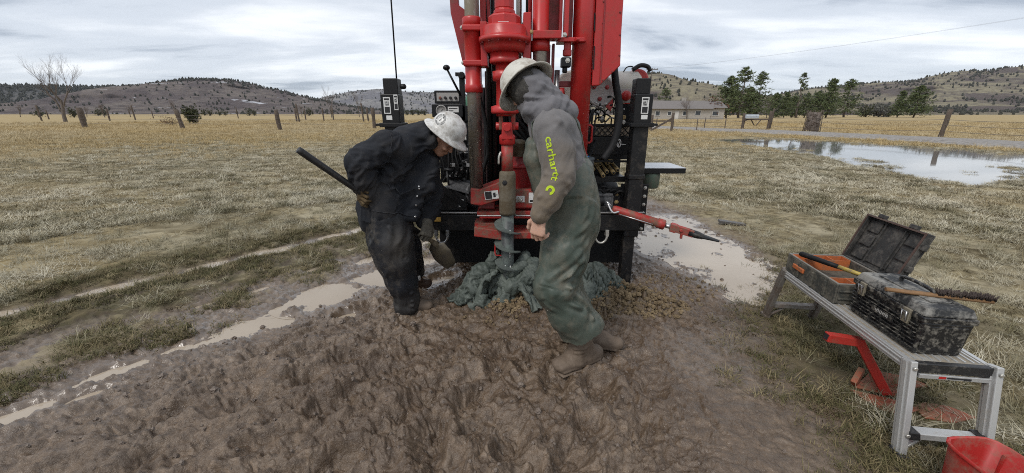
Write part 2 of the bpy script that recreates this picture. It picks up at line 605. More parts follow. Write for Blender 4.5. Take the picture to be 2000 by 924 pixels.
    if sel.any():
        pool[sel] = poly_sd(x[sel], y[sel], POOL)
        k = 1 - sstep(-.9, .5, pool + nz * .8 + nf * .5)
        tuft = sstep(.05, .45, fbm(x * .8, y * 1.9, 4, seed=71)) * sstep(-3.2, -.3, pool) * .15
        h = h * (1 - k * .9) + k * (-.11 + tuft)
        wet = np.maximum(wet, k)
    # spoil ridge round the hole and the sheltered ground beneath the rig
    q = np.hypot((x + .05) / 1.05, (y - 3.3) / .5)
    h = h + np.exp(-(q * 1.3) ** 2) * .05
    spl = np.zeros_like(x)
    for bx, by, rx, ry, hh in SPOIL:
        q = np.hypot((x - bx) / rx, (y - by) / ry) + nf * .25
        e_ = np.exp(-(q * 1.25) ** 2)
        h = h + e_ * (hh + near * crumbs * .02)
        spl = np.maximum(spl, 1 - sstep(.6, 1.15, q))
    wet = np.maximum(wet, np.exp(-(s / .3) ** 2) * mud)
    wet = np.maximum(wet, mud * tr * .6)
    moss = np.clip(np.exp(-((s + .30) / .45) ** 2) * .9 + sstep(.12, .3, s) * (1 - sstep(.75, 1.2, s + nz * .45)), 0, 1) * near * (1 - np.exp(-(s / .13) ** 2)) * sstep(-.35, .15, nz + nf * .6 + .15)
    moss = np.maximum(moss, np.exp(-((x - np.interp(y, RIGHT_Y, RIGHT_X) - .32) / .50) ** 2) * (1 - sstep(3.6, 4.6, y)) * near * (s > 2) * .95 * sstep(-.45, .05, nz + nf * .4))
    wet = np.maximum(wet, mud * smooth * near * .35)
    wet = np.maximum(wet, mud * near * np.exp(-((s - 1.6) / .5) ** 2) * sstep(-.5, .1, nz) * .9)
    return h, mud, wet, pool, chew, spl, moss
def ground_h(x, y):
    return float(ground_parts(np.array([x]), np.array([y]))[0][0])

# ================================================================== ground sheet (one mesh, finer near the work area)
fine = np.radians(np.concatenate([np.linspace(-110, -64, 50)[:-1], np.linspace(-64, 64, 880), np.linspace(64, 110, 50)[1:]]))
rest = np.radians(np.linspace(110, 250, 34)[1:-1])
ang = np.concatenate([fine, rest])
rr = [0.45]
while rr[-1] < 7.5:
    rr.append(rr[-1] * 1.0044 + (.004 if rr[-1] < 1.2 else 0))
while rr[-1] < 6500:
    rr.append(rr[-1] * 1.037)
rr = np.array(rr)
RRg, AA = np.meshgrid(rr, ang, indexing='ij')
gx, gy = (RRg * np.sin(AA)).ravel(), (RRg * np.cos(AA)).ravel()
gh, gmud, gwet, gpool, gchew, gspl, gmoss = ground_parts(gx, gy)
NA, NR = len(ang), len(rr)
idx = np.arange(NR * NA).reshape(NR, NA)
nxt = np.roll(idx, -1, axis=1)
GF = np.stack([idx[:-1], nxt[:-1], nxt[1:], idx[1:]], axis=-1).reshape(-1, 4)[:, ::-1]
gme = np_mesh('ground', np.stack([gx, gy, gh], 1), GF)
for nm, arr in (('mud', gmud), ('wet', gwet), ('chew', gchew), ('spoil', gspl), ('moss', gmoss)):
    a = gme.attributes.new(nm, 'FLOAT', 'POINT')
    a.data.foreach_set('value', arr.astype(np.float32))
k = NT('field_and_mud')
mudA, wetA, chewA = k.attr('mud').outputs['Fac'], k.attr('wet').outputs['Fac'], k.attr('chew').outputs['Fac']
m1 = k.noise(2.2, 6, 0.6)
m2 = k.noise(17, 6, 0.65, 0.4)
m3 = k.noise(75, 5, 0.6)
mudcol = k.mix(k.ramp(m1, (.35, 0), (.68, 1)), (0.162, 0.110, 0.070), (0.215, 0.158, 0.110))
mudcol = k.mix(k.ramp(m2, (.35, 0), (.62, 1)), mudcol, (0.080, 0.054, 0.035))
mudcol = k.mix(k.math('MULTIPLY', k.ramp(k.noise(5.5, 5, .6, .6), (.56, 0), (.72, 1)), .5), mudcol, (0.215, 0.162, 0.115))
mudcol = k.mix(k.math('MULTIPLY', k.ramp(m3, (.6, 0), (.72, 1)), .35), mudcol, (0.26, 0.215, 0.17))
mudcol = k.mix(k.math('MULTIPLY', k.attr('spoil').outputs['Fac'], .75), mudcol, k.mix(m3, (0.10, 0.068, 0.036), (0.20, 0.145, 0.085)))
mudcol = k.mix(k.math('MULTIPLY', k.ramp(k.noise(1.6, 6, .62, .4), (.46, 0), (.60, 1)), .6), mudcol, k.mix(m2, (0.105, 0.068, 0.042), (0.062, 0.040, 0.025)))
# pale silty film where the ground is wet and flat
mudcol = k.mix(k.math('MULTIPLY', wetA, .45), mudcol, (0.165, 0.122, 0.086))
f1 = k.noise(.11, 5, .6)
f2 = k.noise(1.3, 7, .66)
f3 = k.noise(11, 5, .6, .3)
f4 = k.noise(.5, 5, .6, .3, stretch=(1, 2.2, 1))
turf = k.mix(k.ramp(f3, (.36, 0), (.66, 1)), (0.085, 0.066, 0.036), (0.30, 0.25, 0.15))
turf = k.mix(k.math('MULTIPLY', k.ramp(f2, (.46, 0), (.62, 1)), .7), turf, (0.38, 0.335, 0.235))
turf = k.mix(k.math('MULTIPLY', k.ramp(f4, (.50, 0), (.62, 1)), .8), turf, (0.085, 0.068, 0.038))
turf = k.mix(k.math('MULTIPLY', k.ramp(f1, (.48, 0), (.62, 1)), .35), turf, (0.36, 0.27, 0.13))
# the far hay field turns golden with distance from the work area
dist = k.n('ShaderNodeVectorMath', operation='LENGTH')
k.l(k.co('World'), dist.inputs[0])
fd = k.ramp(k.math('DIVIDE', dist.outputs['Value'], 100.0), (.30, 0), (.55, 1))
turf = k.mix(k.math('MULTIPLY', fd, .8), turf, k.mix(k.noise(.25, 5, .65, stretch=(.35, 1.5, 1)), (0.31, 0.225, 0.10), (0.43, 0.335, 0.19)))
mossA = k.attr('moss').outputs['Fac']
mosscol = k.mix(k.ramp(k.noise(7, 6, .65), (.38, 0), (.62, 1)), k.mix(m3, (0.045, 0.036, 0.024), (0.082, 0.062, 0.040)), k.mix(m3, (0.050, 0.050, 0.022), (0.105, 0.092, 0.045)))
k.set('Base Color', k.mix(k.math('MULTIPLY', mossA, .85), k.mix(mudA, turf, mudcol), mosscol))
rm = k.mix(wetA, k.mix(m2, .20, .42), .09)
k.set('Roughness', k.mix(k.math('SUBTRACT', mudA, mossA, True), .95, rm))
k.set('Specular IOR Level', k.mix(mudA, .1, .5))
hb = k.math('ADD', k.math('MULTIPLY', k.noise(26, 8, .70, 1.3), 1.0), k.math('MULTIPLY', k.noise(95, 5, .65, .6), .45))
hm = k.math('MULTIPLY', hb, k.math('SUBTRACT', 1.0, k.math('MULTIPLY', wetA, .75)))
bn_out = k.bump(hm, .009, 1.0)
k.l(bn_out, k.b.inputs['Coat Normal'])
k.b.inputs['Coat IOR'].default_value = 1.45
k.set('Coat Weight', k.math('MULTIPLY', k.math('MULTIPLY', k.math('SUBTRACT', mudA, mossA, True), k.math('ADD', .12, k.math('MULTIPLY', wetA, .7))), 1.0))
k.set('Coat Roughness', k.mix(k.ramp(k.noise(3.5, 5, .6), (.4, 0), (.6, 1)), k.mix(wetA, .24, .13), k.mix(wetA, .46, .24)))
ground = link('ground', gme, k.m)
tag(ground, 'flat winter field of dead grass with a trampled muddy work area', None, None, 'structure')

# ================================================================== standing water
k = NT('muddy_water')
k.set('Base Color', k.mix(k.noise(3, 4, .6), (0.33, 0.265, 0.195), (0.40, 0.335, 0.26)))
k.set('Roughness', 0.035)
k.b.inputs['IOR'].default_value = 1.45
k.bump(k.noise(14, 3, .5), .002, .2)
M_puddle = k.m
k = NT('flood_water')
k.set('Base Color', (0.16, 0.155, 0.145))
k.set('Roughness', 0.03)
k.b.inputs['IOR'].default_value = 1.40
k.bump(k.noise(1.4, 4, .6, stretch=(1, 2.5, 1)), .003, .2)
M_flood = k.m
for i, (bx, by, L, w_, lv) in enumerate(PUDDLES):
    ca, sa = (.35, .94) if bx > 1.5 else TD
    pts = []
    for a in range(28):
        t = 2 * PI * a / 28
        u, v = math.cos(t) * L * 1.5, math.sin(t) * w_ * 1.6
        pts.append((bx + u * ca - v * sa, by + u * sa + v * ca, lv + i * .00015))
    mb = MB()
    mb.add(pts, [tuple(range(28))])
    o = mb.build('puddle', M_puddle)
    tag(o, 'shallow muddy puddle lying in the wheel track', None, None, 'structure')
mb = MB()
mb.add([(p[0] + (p[0] - 22) * .06, p[1] + (p[1] - 18) * .06, -.045) for p in POOL], [tuple(range(len(POOL)))])
tag(mb.build('flood_water', M_flood), 'shallow floodwater reflecting the sky beside the gravel lane', None, None, 'structure')

# ================================================================== gravel lane beyond the flood
lane = [(13.496, 59.764, 0.0), (17.77, 48.752, 0.0), (19.688, 41.142, 0.0), (22.442, 37.078, 0.0), (24.62, 32.48, 0.0), (26.002, 27.365, 0.0), (26.652, 23.842, 0.0), (26.572, 20.438, 0.0), (26.155, 17.622, 0.0)]
lp = spline([(p[0], p[1], 0) for p in lane], 10)
vs, fs = [], []
for i, p in enumerate(lp):
    d = (lp[min(i + 1, len(lp) - 1)] - lp[max(i - 1, 0)]).normalized()
    n_ = Vector((-d.y, d.x, 0))
    for j, (o_, z_) in enumerate(((-2.3, -.08), (-1.8, .08), (-.9, .12), (0, .15), (.9, .12), (1.8, .08), (2.3, -.08))):
        q = p + n_ * (o_ + .12 * math.sin(i * .9 + j))
        vs.append((q.x, q.y, ground_h(p.x, p.y) * .6 + z_ + .05))
for i in range(len(lp) - 1):
    for j in range(6):
        a = i * 7 + j
        fs.append((a, a + 1, a + 8, a + 7))
k = NT('gravel_lane')
g1 = k.noise(6, 6, .7)
k.set('Base Color', k.mix(k.ramp(g1, (.38, 0), (.62, 1)), (0.16, 0.145, 0.13), (0.30, 0.28, 0.26)))
k.set('Roughness', .9)
k.bump(k.noise(30, 4, .6), .02, .8)
mb = MB()
mb.add(vs, fs, True)
tag(mb.build('gravel_road', k.m), 'grey gravel lane running past the flooded grass', None, None, 'structure')

# ================================================================== hills
def hill(name, label, prof, y0, y1, seed, mat, rough=1.0, nx=150, ny=46, base=-3):
    """prof: [(x, crest height)...] along a range whose foot is at y0 and crest at about y1"""
    xs = np.linspace(prof[0][0], prof[-1][0], nx)
    vv = np.linspace(0, 1.35, ny)
    X, Vv = np.meshgrid(xs, vv, indexing='ij')
    H = np.interp(X, [p[0] for p in prof], [p[1] for p in prof])
    # soften the interpolated crest
    Yw = y0 + (y1 - y0) * Vv + fbm(X * .004, Vv * 3, 3, seed=seed) * (y1 - y0) * .16
    shape = np.where(Vv < 1, sstep(0, 1, Vv * .98) * .72 + Vv * .28, 1 - (Vv - 1) * 1.2)
    L = (y1 - y0)
    det = fbm(X / L * 3.2, Yw / L * 3.2, 5, seed=seed + 3, ridged=True) * .07 + fbm(X / L * 11, Yw / L * 11, 3, seed=seed + 7) * .028
    Z = H * shape + H * det * rough * np.minimum(Vv * 3, 1) + base * (1 - np.minimum(Vv * 6, 1))
    idx = np.arange(nx * ny).reshape(nx, ny)
    F = np.stack([idx[:-1, :-1], idx[1:, :-1], idx[1:, 1:], idx[:-1, 1:]], -1).reshape(-1, 4)
    V = np.stack([X.ravel(), Yw.ravel(), Z.ravel()], 1)
    o = link(name, np_mesh(name, V, F), mat)
    tag(o, label, None, None, 'structure')
    return o, X, Yw, Z, Vv
def hillmat(name, a, b, c_, snow=0.0, sc=1.0):
    k = NT(name)
    n1 = k.noise(.006 * sc, 8, .68, .5)
    n2 = k.noise(.05 * sc, 6, .7)
    col = k.mix(k.ramp(n1, (.44, 0), (.53, 1)), a, b)
    col = k.mix(k.math('MULTIPLY', k.ramp(n2, (.46, 0), (.62, 1)), .7), col, c_)
    if snow:
        n3 = k.noise(.02, 6, .7, stretch=(.5, 1, 3))
        col = k.mix(k.ramp(n3, (.63, 0), (.67, snow)), col, (0.6, 0.62, 0.66))
    k.set('Base Color', col)
    k.set('Roughness', 1.0)
    k.b.inputs['Specular IOR Level'].default_value = 0.0
    k.bump(n2, 6.0, .6)
    return k.m
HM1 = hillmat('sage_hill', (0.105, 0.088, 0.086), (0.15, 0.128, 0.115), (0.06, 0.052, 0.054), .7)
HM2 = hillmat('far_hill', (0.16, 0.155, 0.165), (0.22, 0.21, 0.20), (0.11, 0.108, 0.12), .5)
HM3 = hillmat('grassy_hill', (0.105, 0.088, 0.082), (0.225, 0.20, 0.14), (0.085, 0.072, 0.068), 0, 1.3)
HM4 = hillmat('dark_ridge', (0.07, 0.07, 0.07), (0.10, 0.095, 0.09), (0.04, 0.045, 0.045))
hills = []
hills.append(hill('hill', 'long rounded sagebrush hill with snow streaks on its shoulder',
     [(-1500, 8), (-1300, 16), (-1180, 30), (-1080, 60), (-1010, 82), (-930, 92), (-850, 93), (-760, 84), (-680, 66), (-590, 46), (-500, 26), (-400, 12), (-250, 3)], 700, 1200, 1, HM1))
hills.append(hill('hill', 'dark wooded ridge running level behind the bare trees',
     [(-3200, 70), (-2200, 92), (-1600, 92), (-1350, 90), (-1150, 86), (-1000, 84), (-850, 60), (-700, 30)], 1050, 1500, 2, HM4, .4))
hills.append(hill('hill', 'distant blue grey hill behind the left jack leg of the rig',
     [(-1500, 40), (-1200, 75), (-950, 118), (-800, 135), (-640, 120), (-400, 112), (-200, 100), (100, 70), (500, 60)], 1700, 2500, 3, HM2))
hills.append(hill('hill', 'scrubby hill sloping down behind the pale farmhouse',
     [(-60, 2), (60, 30), (160, 62), (230, 76), (290, 80), (350, 66), (420, 42), (500, 26), (620, 14), (800, 4)], 420, 900, 4, HM3))
hills.append(hill('hill', 'low far mesa between the pines and the right hillside',
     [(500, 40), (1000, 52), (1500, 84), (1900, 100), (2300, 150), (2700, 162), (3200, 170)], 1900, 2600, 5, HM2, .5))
hills.append(hill('hill', 'broad grassy hillside with dark juniper bands above the hay field',
     [(560, 20), (760, 46), (900, 70), (1080, 88), (1220, 96), (1330, 116), (1450, 128), (1600, 132), (1800, 130), (2100, 120), (2600, 100)], 620, 1300, 6, HM3))

# ================================================================== juniper woods on the hills: far masses, one object for each hillside
k = NT('juniper_far')
oi = k.n('ShaderNodeObjectInfo')
k.set('Base Color', k.mix(k.noise(.03, 3, .6), (0.038, 0.042, 0.035), (0.080, 0.076, 0.062)))
k.set('Roughness', 1.0)
k.b.inputs['Specular IOR Level'].default_value = 0.0
M_jun = k.m
def wood(name, label, hdat, count, dens, size, seed):
    o, X, Y, Z, Vv = hdat
    r2 = np.random.default_rng(seed)
    nx, ny = X.shape
    V, F, n = [], [], 0
    tries = 0
    while n < count and tries < count * 12:
        tries += 1
        i, j = r2.uniform(0, nx - 1.01), r2.uniform(0.3, ny * .80)
        a, b = int(i), int(j)
        fi, fj = i - a, j - b
        def bl(A):
            return (A[a, b] * (1 - fi) + A[a + 1, b] * fi) * (1 - fj) + (A[a, b + 1] * (1 - fi) + A[a + 1, b + 1] * fi) * fj
        x, y, z, v = bl(X), bl(Y), bl(Z), bl(Vv)
        if r2.random() > dens(x, y, v):
            continue
        h = size * r2.uniform(.55, 1.25)
        w = h * r2.uniform(.28, .5)
        m = 5
        for lv, (rw, hz) in enumerate(((.55, -.05), (1.0, .30), (.62, .68))):
            for q in range(m):
                t = 2 * PI * q / m + lv * .6
                rj = w * rw * r2.uniform(.7, 1.25)
                V.append((x + math.cos(t) * rj, y + math.sin(t) * rj, z + h * (hz + r2.uniform(-.07, .07))))
        V.append((x + r2.uniform(-.2, .2) * w, y, z + h))
        base = len(V) - 3 * m - 1
        for lv in range(2):
            for q in range(m):
                q2 = (q + 1) % m
                F.append((base + lv * m + q, base + lv * m + q2, base + (lv + 1) * m + q2))
                F.append((base + lv * m + q, base + (lv + 1) * m + q2, base + (lv + 1) * m + q))
        for q in range(m):
            F.append((base + 2 * m + q, base + 2 * m + (q + 1) % m, base + 3 * m))
        n += 1
    w_ = link(name, np_mesh(name, np.array(V), np.array(F), False), M_jun)
    tag(w_, label, 'trees', None, 'stuff')
def fx(x, y, sc, seed):
    return float(fbm(np.array([x * sc]), np.array([y * sc]), 3, seed=seed)[0])
wood('hillside_trees', 'scattered junipers along the crest of the sagebrush hill', hills[0], 1900,
     lambda x, y, v: (.9 if .86 < v < 1.08 else .12) * (1 if fx(x, y, .012, 3) > -.25 else .2), 5.5, 1)
wood('hillside_trees', 'dense dark forest covering the level ridge', hills[1], 5000, lambda x, y, v: .95 if v > .15 else .5, 11, 2)
wood('hillside_trees', 'sparse junipers dotted over the distant blue hill', hills[2], 1500, lambda x, y, v: .8 if fx(x, y, .004, 8) > 0 else .2, 8, 3)
wood('hillside_trees', 'junipers dotted over the hill behind the farmhouse', hills[3], 1300,
     lambda x, y, v: (.8 if .8 < v < 1.05 else .35) * (1 if fx(x, y, .012, 5) > 0 else .25), 5, 4)
wood('hillside_trees', 'bands of dark juniper crossing the broad grassy hillside', hills[5], 4200,
     lambda x, y, v: (.95 if fx(x * .5, y * 1.6, .01, 9) > .12 or v < .06 else .10) + (.4 if .92 < v < 1.05 else 0), 6, 5)

# ================================================================== trees
def M_bark_():
    return paint('bark', (0.13, 0.105, 0.085), .9, 0, .2, 9, (0.22, 0.20, 0.18), .4)
M_bark = M_bark_()
M_twig = paint('twigs', (0.17, 0.135, 0.115), .9, 0, .2, 5, (0.22, 0.19, 0.17), .4)
def bare_tree(name, label, loc, h, seed, spread=.55, depth=5, group=None, trunk=.022, lean=0.0, shrubby=False):
    r2 = random.Random(seed)
    root = thing(name, label, 'tree', loc, 0, group)
    tr, tw = MB(), MB()
    def grow(p, d, L, rad, lvl):
        n = 3
        pts, q = [p], p
        dd = d.copy()
        for i in range(n):
            dd = (dd + Vector((r2.uniform(-1, 1), r2.uniform(-1, 1), r2.uniform(-.35, .75))) * .13).normalized()
            q = q + dd * (L / n)
            pts.append(q)
        rads = [rad * (1 - .42 * i / n) for i in range(n + 1)]
        (tr if lvl < 2 else tw).tube(pts, rads, 5 if lvl < 2 else 3, cap=False)
        if lvl >= depth:
            return
        kids = 3 if lvl else (5 if shrubby else 4)
        for c in range(kids + (1 if lvl >= depth - 2 else 0)):
            f = r2.uniform(.35, 1.0) if c else 1.0
            k_ = min(int(f * n), n - 1)
            bp = pts[k_].lerp(pts[k_ + 1], f * n - k_)
            a = r2.uniform(0, 2 * PI)
            sp = spread * r2.uniform(.6, 1.25)
            side = Vector((math.cos(a), math.sin(a), 0))
            nd = (dd + side * sp + Vector((0, 0, .18))).normalized()
            grow(bp, nd, L * r2.uniform(.62, .82), rads[k_] * r2.uniform(.5, .68), lvl + 1)
    grow(Vector((0, 0, -.2)), Vector((lean, 0, 1)).normalized(), h * (.18 if shrubby else .30), h * trunk, 0)
    tr.build('trunk', M_bark, root)
    tw.build('crown', M_twig, root)
    return root
M_need = NT('pine_needles')
k = M_need
k.set('Base Color', k.mix(k.noise(.9, 3, .6), (0.070, 0.098, 0.042), (0.155, 0.180, 0.082)))
k.set('Roughness', .85)
k.b.inputs['Specular IOR Level'].default_value = .15
M_need = k.m
def pine_mesh(seed, h, w, low, dense=1.0, gap=.25, point=1.0):
    """conifer: trunk mesh and a crown of needle sprays"""
    r2 = random.Random(seed)
    tr = MB()
    pts = [Vector((0, 0, -.3))]
    for i in range(1, 7):
        pts.append(Vector((r2.uniform(-.02, .02) * h, r2.uniform(-.02, .02) * h, h * i / 6)))
    tr.tube(pts, [h * .022 * (1 - .9 * i / 6) for i in range(7)], 6)
    V, F = [], []
    n_wh = int(26 * dense)
    for i in range(n_wh):
        f = low + (1 - low) * (i + r2.random()) / n_wh
        if r2.random() < gap * .5:
            continue
        rad = w * ((1 - f) / (1 - low)) ** (.62 * point) * r2.uniform(.65, 1.15) + .03 * w
        if f < low + .18:
            rad *= .8
        zc = f * h
        for b in range(r2.randint(4, 7)):
            a = r2.uniform(0, 2 * PI)
            if r2.random() < gap:
                continue
            L = rad * r2.uniform(.7, 1.15)
            tip = Vector((math.cos(a) * L, math.sin(a) * L, zc + L * r2.uniform(-.10, .32)))
            st = Vector((0, 0, zc))
            tr.tube([st, tip], [h * .004, h * .001], 3, cap=False)
            ns = int(11 * dense)
            for s_ in range(ns):
                t = .22 + .80 * (s_ + r2.random()) / ns
                c0 = st.lerp(tip, t) + Vector((r2.gauss(0, 1), r2.gauss(0, 1), r2.gauss(0, .8))) * L * .12
                q = h * .040 * r2.uniform(.6, 1.35)
                for y_ in range(3):
                    e1 = Vector((r2.gauss(0, 1), r2.gauss(0, 1), r2.gauss(.3, .8))).normalized() * q
                    e2 = Vector((r2.gauss(0, 1), r2.gauss(0, 1), r2.gauss(0, .8))).normalized() * q * .42
                    b0 = len(V)
                    V += [tuple(c0 - e2 * .5), tuple(c0 + e2 * .5), tuple(c0 + e1)]
                    F.append((b0, b0 + 1, b0 + 2))
    return tr.mesh('trunk'), np_mesh('crown', np.array(V), np.array(F), False)
PINES = [pine_mesh(1, 10, 3.9, .05, 1.5, .08, .9), pine_mesh(2, 10, 3.5, .10, 1.15, .25, .75), pine_mesh(3, 10, 2.3, .18, .8, .40), pine_mesh(4, 10, 4.3, .03, 1.5, .06, .7), pine_mesh(6, 10, 3.2, .07, 1.4, .14, .8), pine_mesh(7, 10, 4.0, .08, 1.3, .2, 1.0)]
def pine(label, loc, h, var, rz, group=None, wide=1.0):
    root = thing('pine_tree', label, 'tree', loc, rz, group)
    s_ = h / 10 * 1.12
    wide = wide * 1.12
    for nm, me, mt in (('trunk', PINES[var][0], M_bark), ('crown', PINES[var][1], M_need)):
        o = link(nm, me, mt, root)
        o.scale = (s_ * wide, s_ * wide, s_)
    return root
GPN = 'young pines along the far field edge'
pl = 'bushy dark green young pine in the row along the far field edge'
for i, (loc, h, v, w_) in enumerate([
    ((74.854, 143.436, 0.0), 12.0, 0, 1.1), ((75.139, 136.139, 0.0), 13.8, 1, 1.15), ((85.24, 143.436, 0.0), 13.2, 1, 1.05), ((66.639, 136.139, 0.0), 5.2, 3, 1.1),
    ((102.249, 160.647, 0.0), 8.0, 3, 1.1), ((106.259, 160.647, 0.0), 8.4, 4, 1.0), ((114.278, 160.647, 0.0), 8.0, 5, 1.1), ((118.288, 160.647, 0.0), 8.6, 3, 1.0),
    ((122.699, 160.647, 0.0), 12.6, 4, 1.0), ((82.017, 143.436, 0.0), 9.0, 0, 1.1), ((116.214, 170.894, 0.0), 7.5, 3, 1.0)]):
    own = {1: 'tall open topped pine standing over the rusty red bush', 2: 'open topped pine beside the leafless gate tree', 3: 'low shrubby pine beside the rusty red bush', 8: 'tall dense pine next to the broad open pine'}.get(i)
    pine(own or pl, loc, h, v, i * 1.3, None if own else GPN, w_)
pine('tall thin ragged pine standing above the row of young pines', (111.07, 160.647, 0.0), 14.5, 2, .4)
pine('broad open pine with a bare lower trunk at the end of the pine row', (138.177, 170.894, 0.0), 13.0, 1, 2.0, None, 1.25)
pine('smaller of the two pines standing apart in the hay field', (160.354, 170.894, 0.0), 9.3, 4, .9)
pine('larger full pine of the pair standing apart in the hay field', (160.828, 164.595, 0.0), 10.6, 0, 2.9, None, 1.2)
pine('dark tree rising behind the farmhouse roof', (113.749, 308.38, 0.0), 17.0, 1, 1.1, None, 1.3)

M_shrub = paint('shrub_leaf', (0.075, 0.085, 0.045), .9, 0, .3, 2, (0.11, 0.085, 0.055), .5, .1)
M_redshrub = paint('red_shrub', (0.16, 0.085, 0.055), .9, 0, .3, 2, (0.10, 0.09, 0.05), .5, .1)
M_sage = paint('sage_leaf', (0.15, 0.15, 0.13), .95, 0, .3, 2, (0.12, 0.10, 0.08), .5, .1)
def shrub(name, label, loc, h, w, seed, mat, group=None, n=260):
    r2 = random.Random(seed)
    root = thing(name, label, 'shrub', loc, 0, group)
    st = MB()
    V, F = [], []
    for i in range(14):
        a, sp = r2.uniform(0, 2 * PI), r2.uniform(.1, .9)
        tip = Vector((math.cos(a) * w * .5 * sp, math.sin(a) * w * .5 * sp, h * r2.uniform(.5, .95) * (1 - .35 * sp * sp)))
        st.tube([(0, 0, -.05), tip * .5 + Vector((0, 0, h * .08)), tip], [h * .02, h * .013, h * .004], 4, cap=False)
        for j in range(n // 14):
            t = r2.uniform(.3, 1.05)
            c0 = tip * t + Vector((r2.gauss(0, 1), r2.gauss(0, 1), r2.gauss(0, 1))) * w * .11
            q = h * .10 * r2.uniform(.5, 1.3)
            for m in range(2):
                e1 = Vector((r2.gauss(0, 1), r2.gauss(0, 1), r2.gauss(.3, 1))).normalized() * q
                e2 = Vector((r2.gauss(0, 1), r2.gauss(0, 1), r2.gauss(0, 1))).normalized() * q * .5
                b0 = len(V)
                V += [tuple(c0 - e2), tuple(c0 + e2), tuple(c0 + e1)]
                F.append((b0, b0 + 1, b0 + 2))
    st.build('stem', M_bark, root)
    link('crown', np_mesh('crown', np.array(V), np.array(F), False), mat, root)
    return root
shrub('juniper_bush', 'small green juniper beside the leaning fence posts', (-53.861, 69.101, -0.0), 3.0, 2.6, 3, M_shrub, None, 700)
bare_tree('bare_shrub', 'leafless grey shrub growing against the small green juniper', (-50.393, 65.683, 0.0), 2.6, 12, .7, 4, None, .02, 0, True)
shrub('sage_bush', 'dark brown low brush clump in the grass between two fence posts', (-47.654, 57.184, 0.0), 1.0, 3.4, 5, M_redshrub, None, 420)
for i, (px_, h) in enumerate(()):
    pass
FARB = [((-224.761, 195.867, -0.0), 4.5), ((-171.417, 160.647, 0.0), 4.5), ((-252.608, 250.788, 0.0), 5), ((-248.856, 250.788, 0.0), 5), ((-230.571, 308.38, 0.0), 5), ((-226.344, 308.38, 0.0), 5.5), ((-219.043, 308.38, 0.0), 4.5), ((-215.2, 308.38, 0.0), 4.5), ((-196.754, 308.38, 0.0), 5), ((-193.296, 308.38, 0.0), 5.5), ((-152.177, 308.38, 0.0), 7),
        ((-88.974, 348.357, 0.0), 5), ((-84.2, 348.357, 0.0), 6), ((-78.992, 348.357, 0.0), 6), ((-74.218, 348.357, 0.0), 6)]
for i, (loc, h) in enumerate(FARB):
    shrub('juniper_bush', 'round dark juniper on the far edge of the field', loc, h, h * 1.25, 40 + i, M_shrub, 'junipers dotted along the far field edge', 220)
shrub('red_bush', 'rusty red brown bush in front of the farm sheds', (56.957, 118.102, 0.0), 4.6, 9.5, 9, M_redshrub, None, 900)
for i, (loc, h, w_) in enumerate([((157.124, 182.532, 0.0), 5.0, 9), ((162.817, 182.532, 0.0), 6, 8), ((167.371, 182.532, 0.0), 4.2, 6)]):
    shrub('hedge_bush', ('olive green bush beside the broad open pine', 'dark leafless thicket between the open pine and the paired pines', 'low bush at the foot of the paired pines')[i], loc, h, w_, 60 + i, (M_shrub, M_sage, M_shrub)[i], None, 600)

bare_tree('bare_tree', 'big leafless tree standing alone by the fence line', (-89.353, 81.861, 0.0), 14.6, 5, .50, 6, None, .024, -.06)
bare_tree('bare_tree', 'slim leafless tree on the field edge, taller of two', (-70.572, 160.647, 0.0), 15, 8, .30, 5, None, .012)
bare_tree('bare_tree', 'slim leafless tree on the field edge, shorter of two', (-67.859, 182.532, 0.0), 15, 9, .32, 5, None, .011)
for i, (loc, h) in enumerate([((-218.608, 182.532, 0.0), 11), ((-169.523, 170.894, 0.0), 12), ((-169.649, 182.532, 0.0), 12.5), ((-149.154, 182.532, 0.0), 15), ((-189.004, 182.532, 0.0), 10), ((-93.364, 182.532, 0.0), 11), ((-53.259, 195.867, -0.0), 15)]):
    bare_tree('bare_tree', 'hazy grey leafless tree among the brush below the hill', loc, h, 20 + i, .42, 5, 'leafless trees below the hill', .016, 0, True)
for i, (loc, h) in enumerate([((46.111, 108.509, 0.0), 12.0), ((41.021, 118.102, 0.0), 10.5), ((89.001, 143.436, 0.0), 9.0)]):
    bare_tree('bare_tree', ('leafless yard tree standing in front of the farmhouse', 'leafless tree beside the farmhouse end wall', 'leafless tree by the ranch gate among the pines')[i], loc, h, 70 + i, .5, 5, None, .014, 0, i < 2)

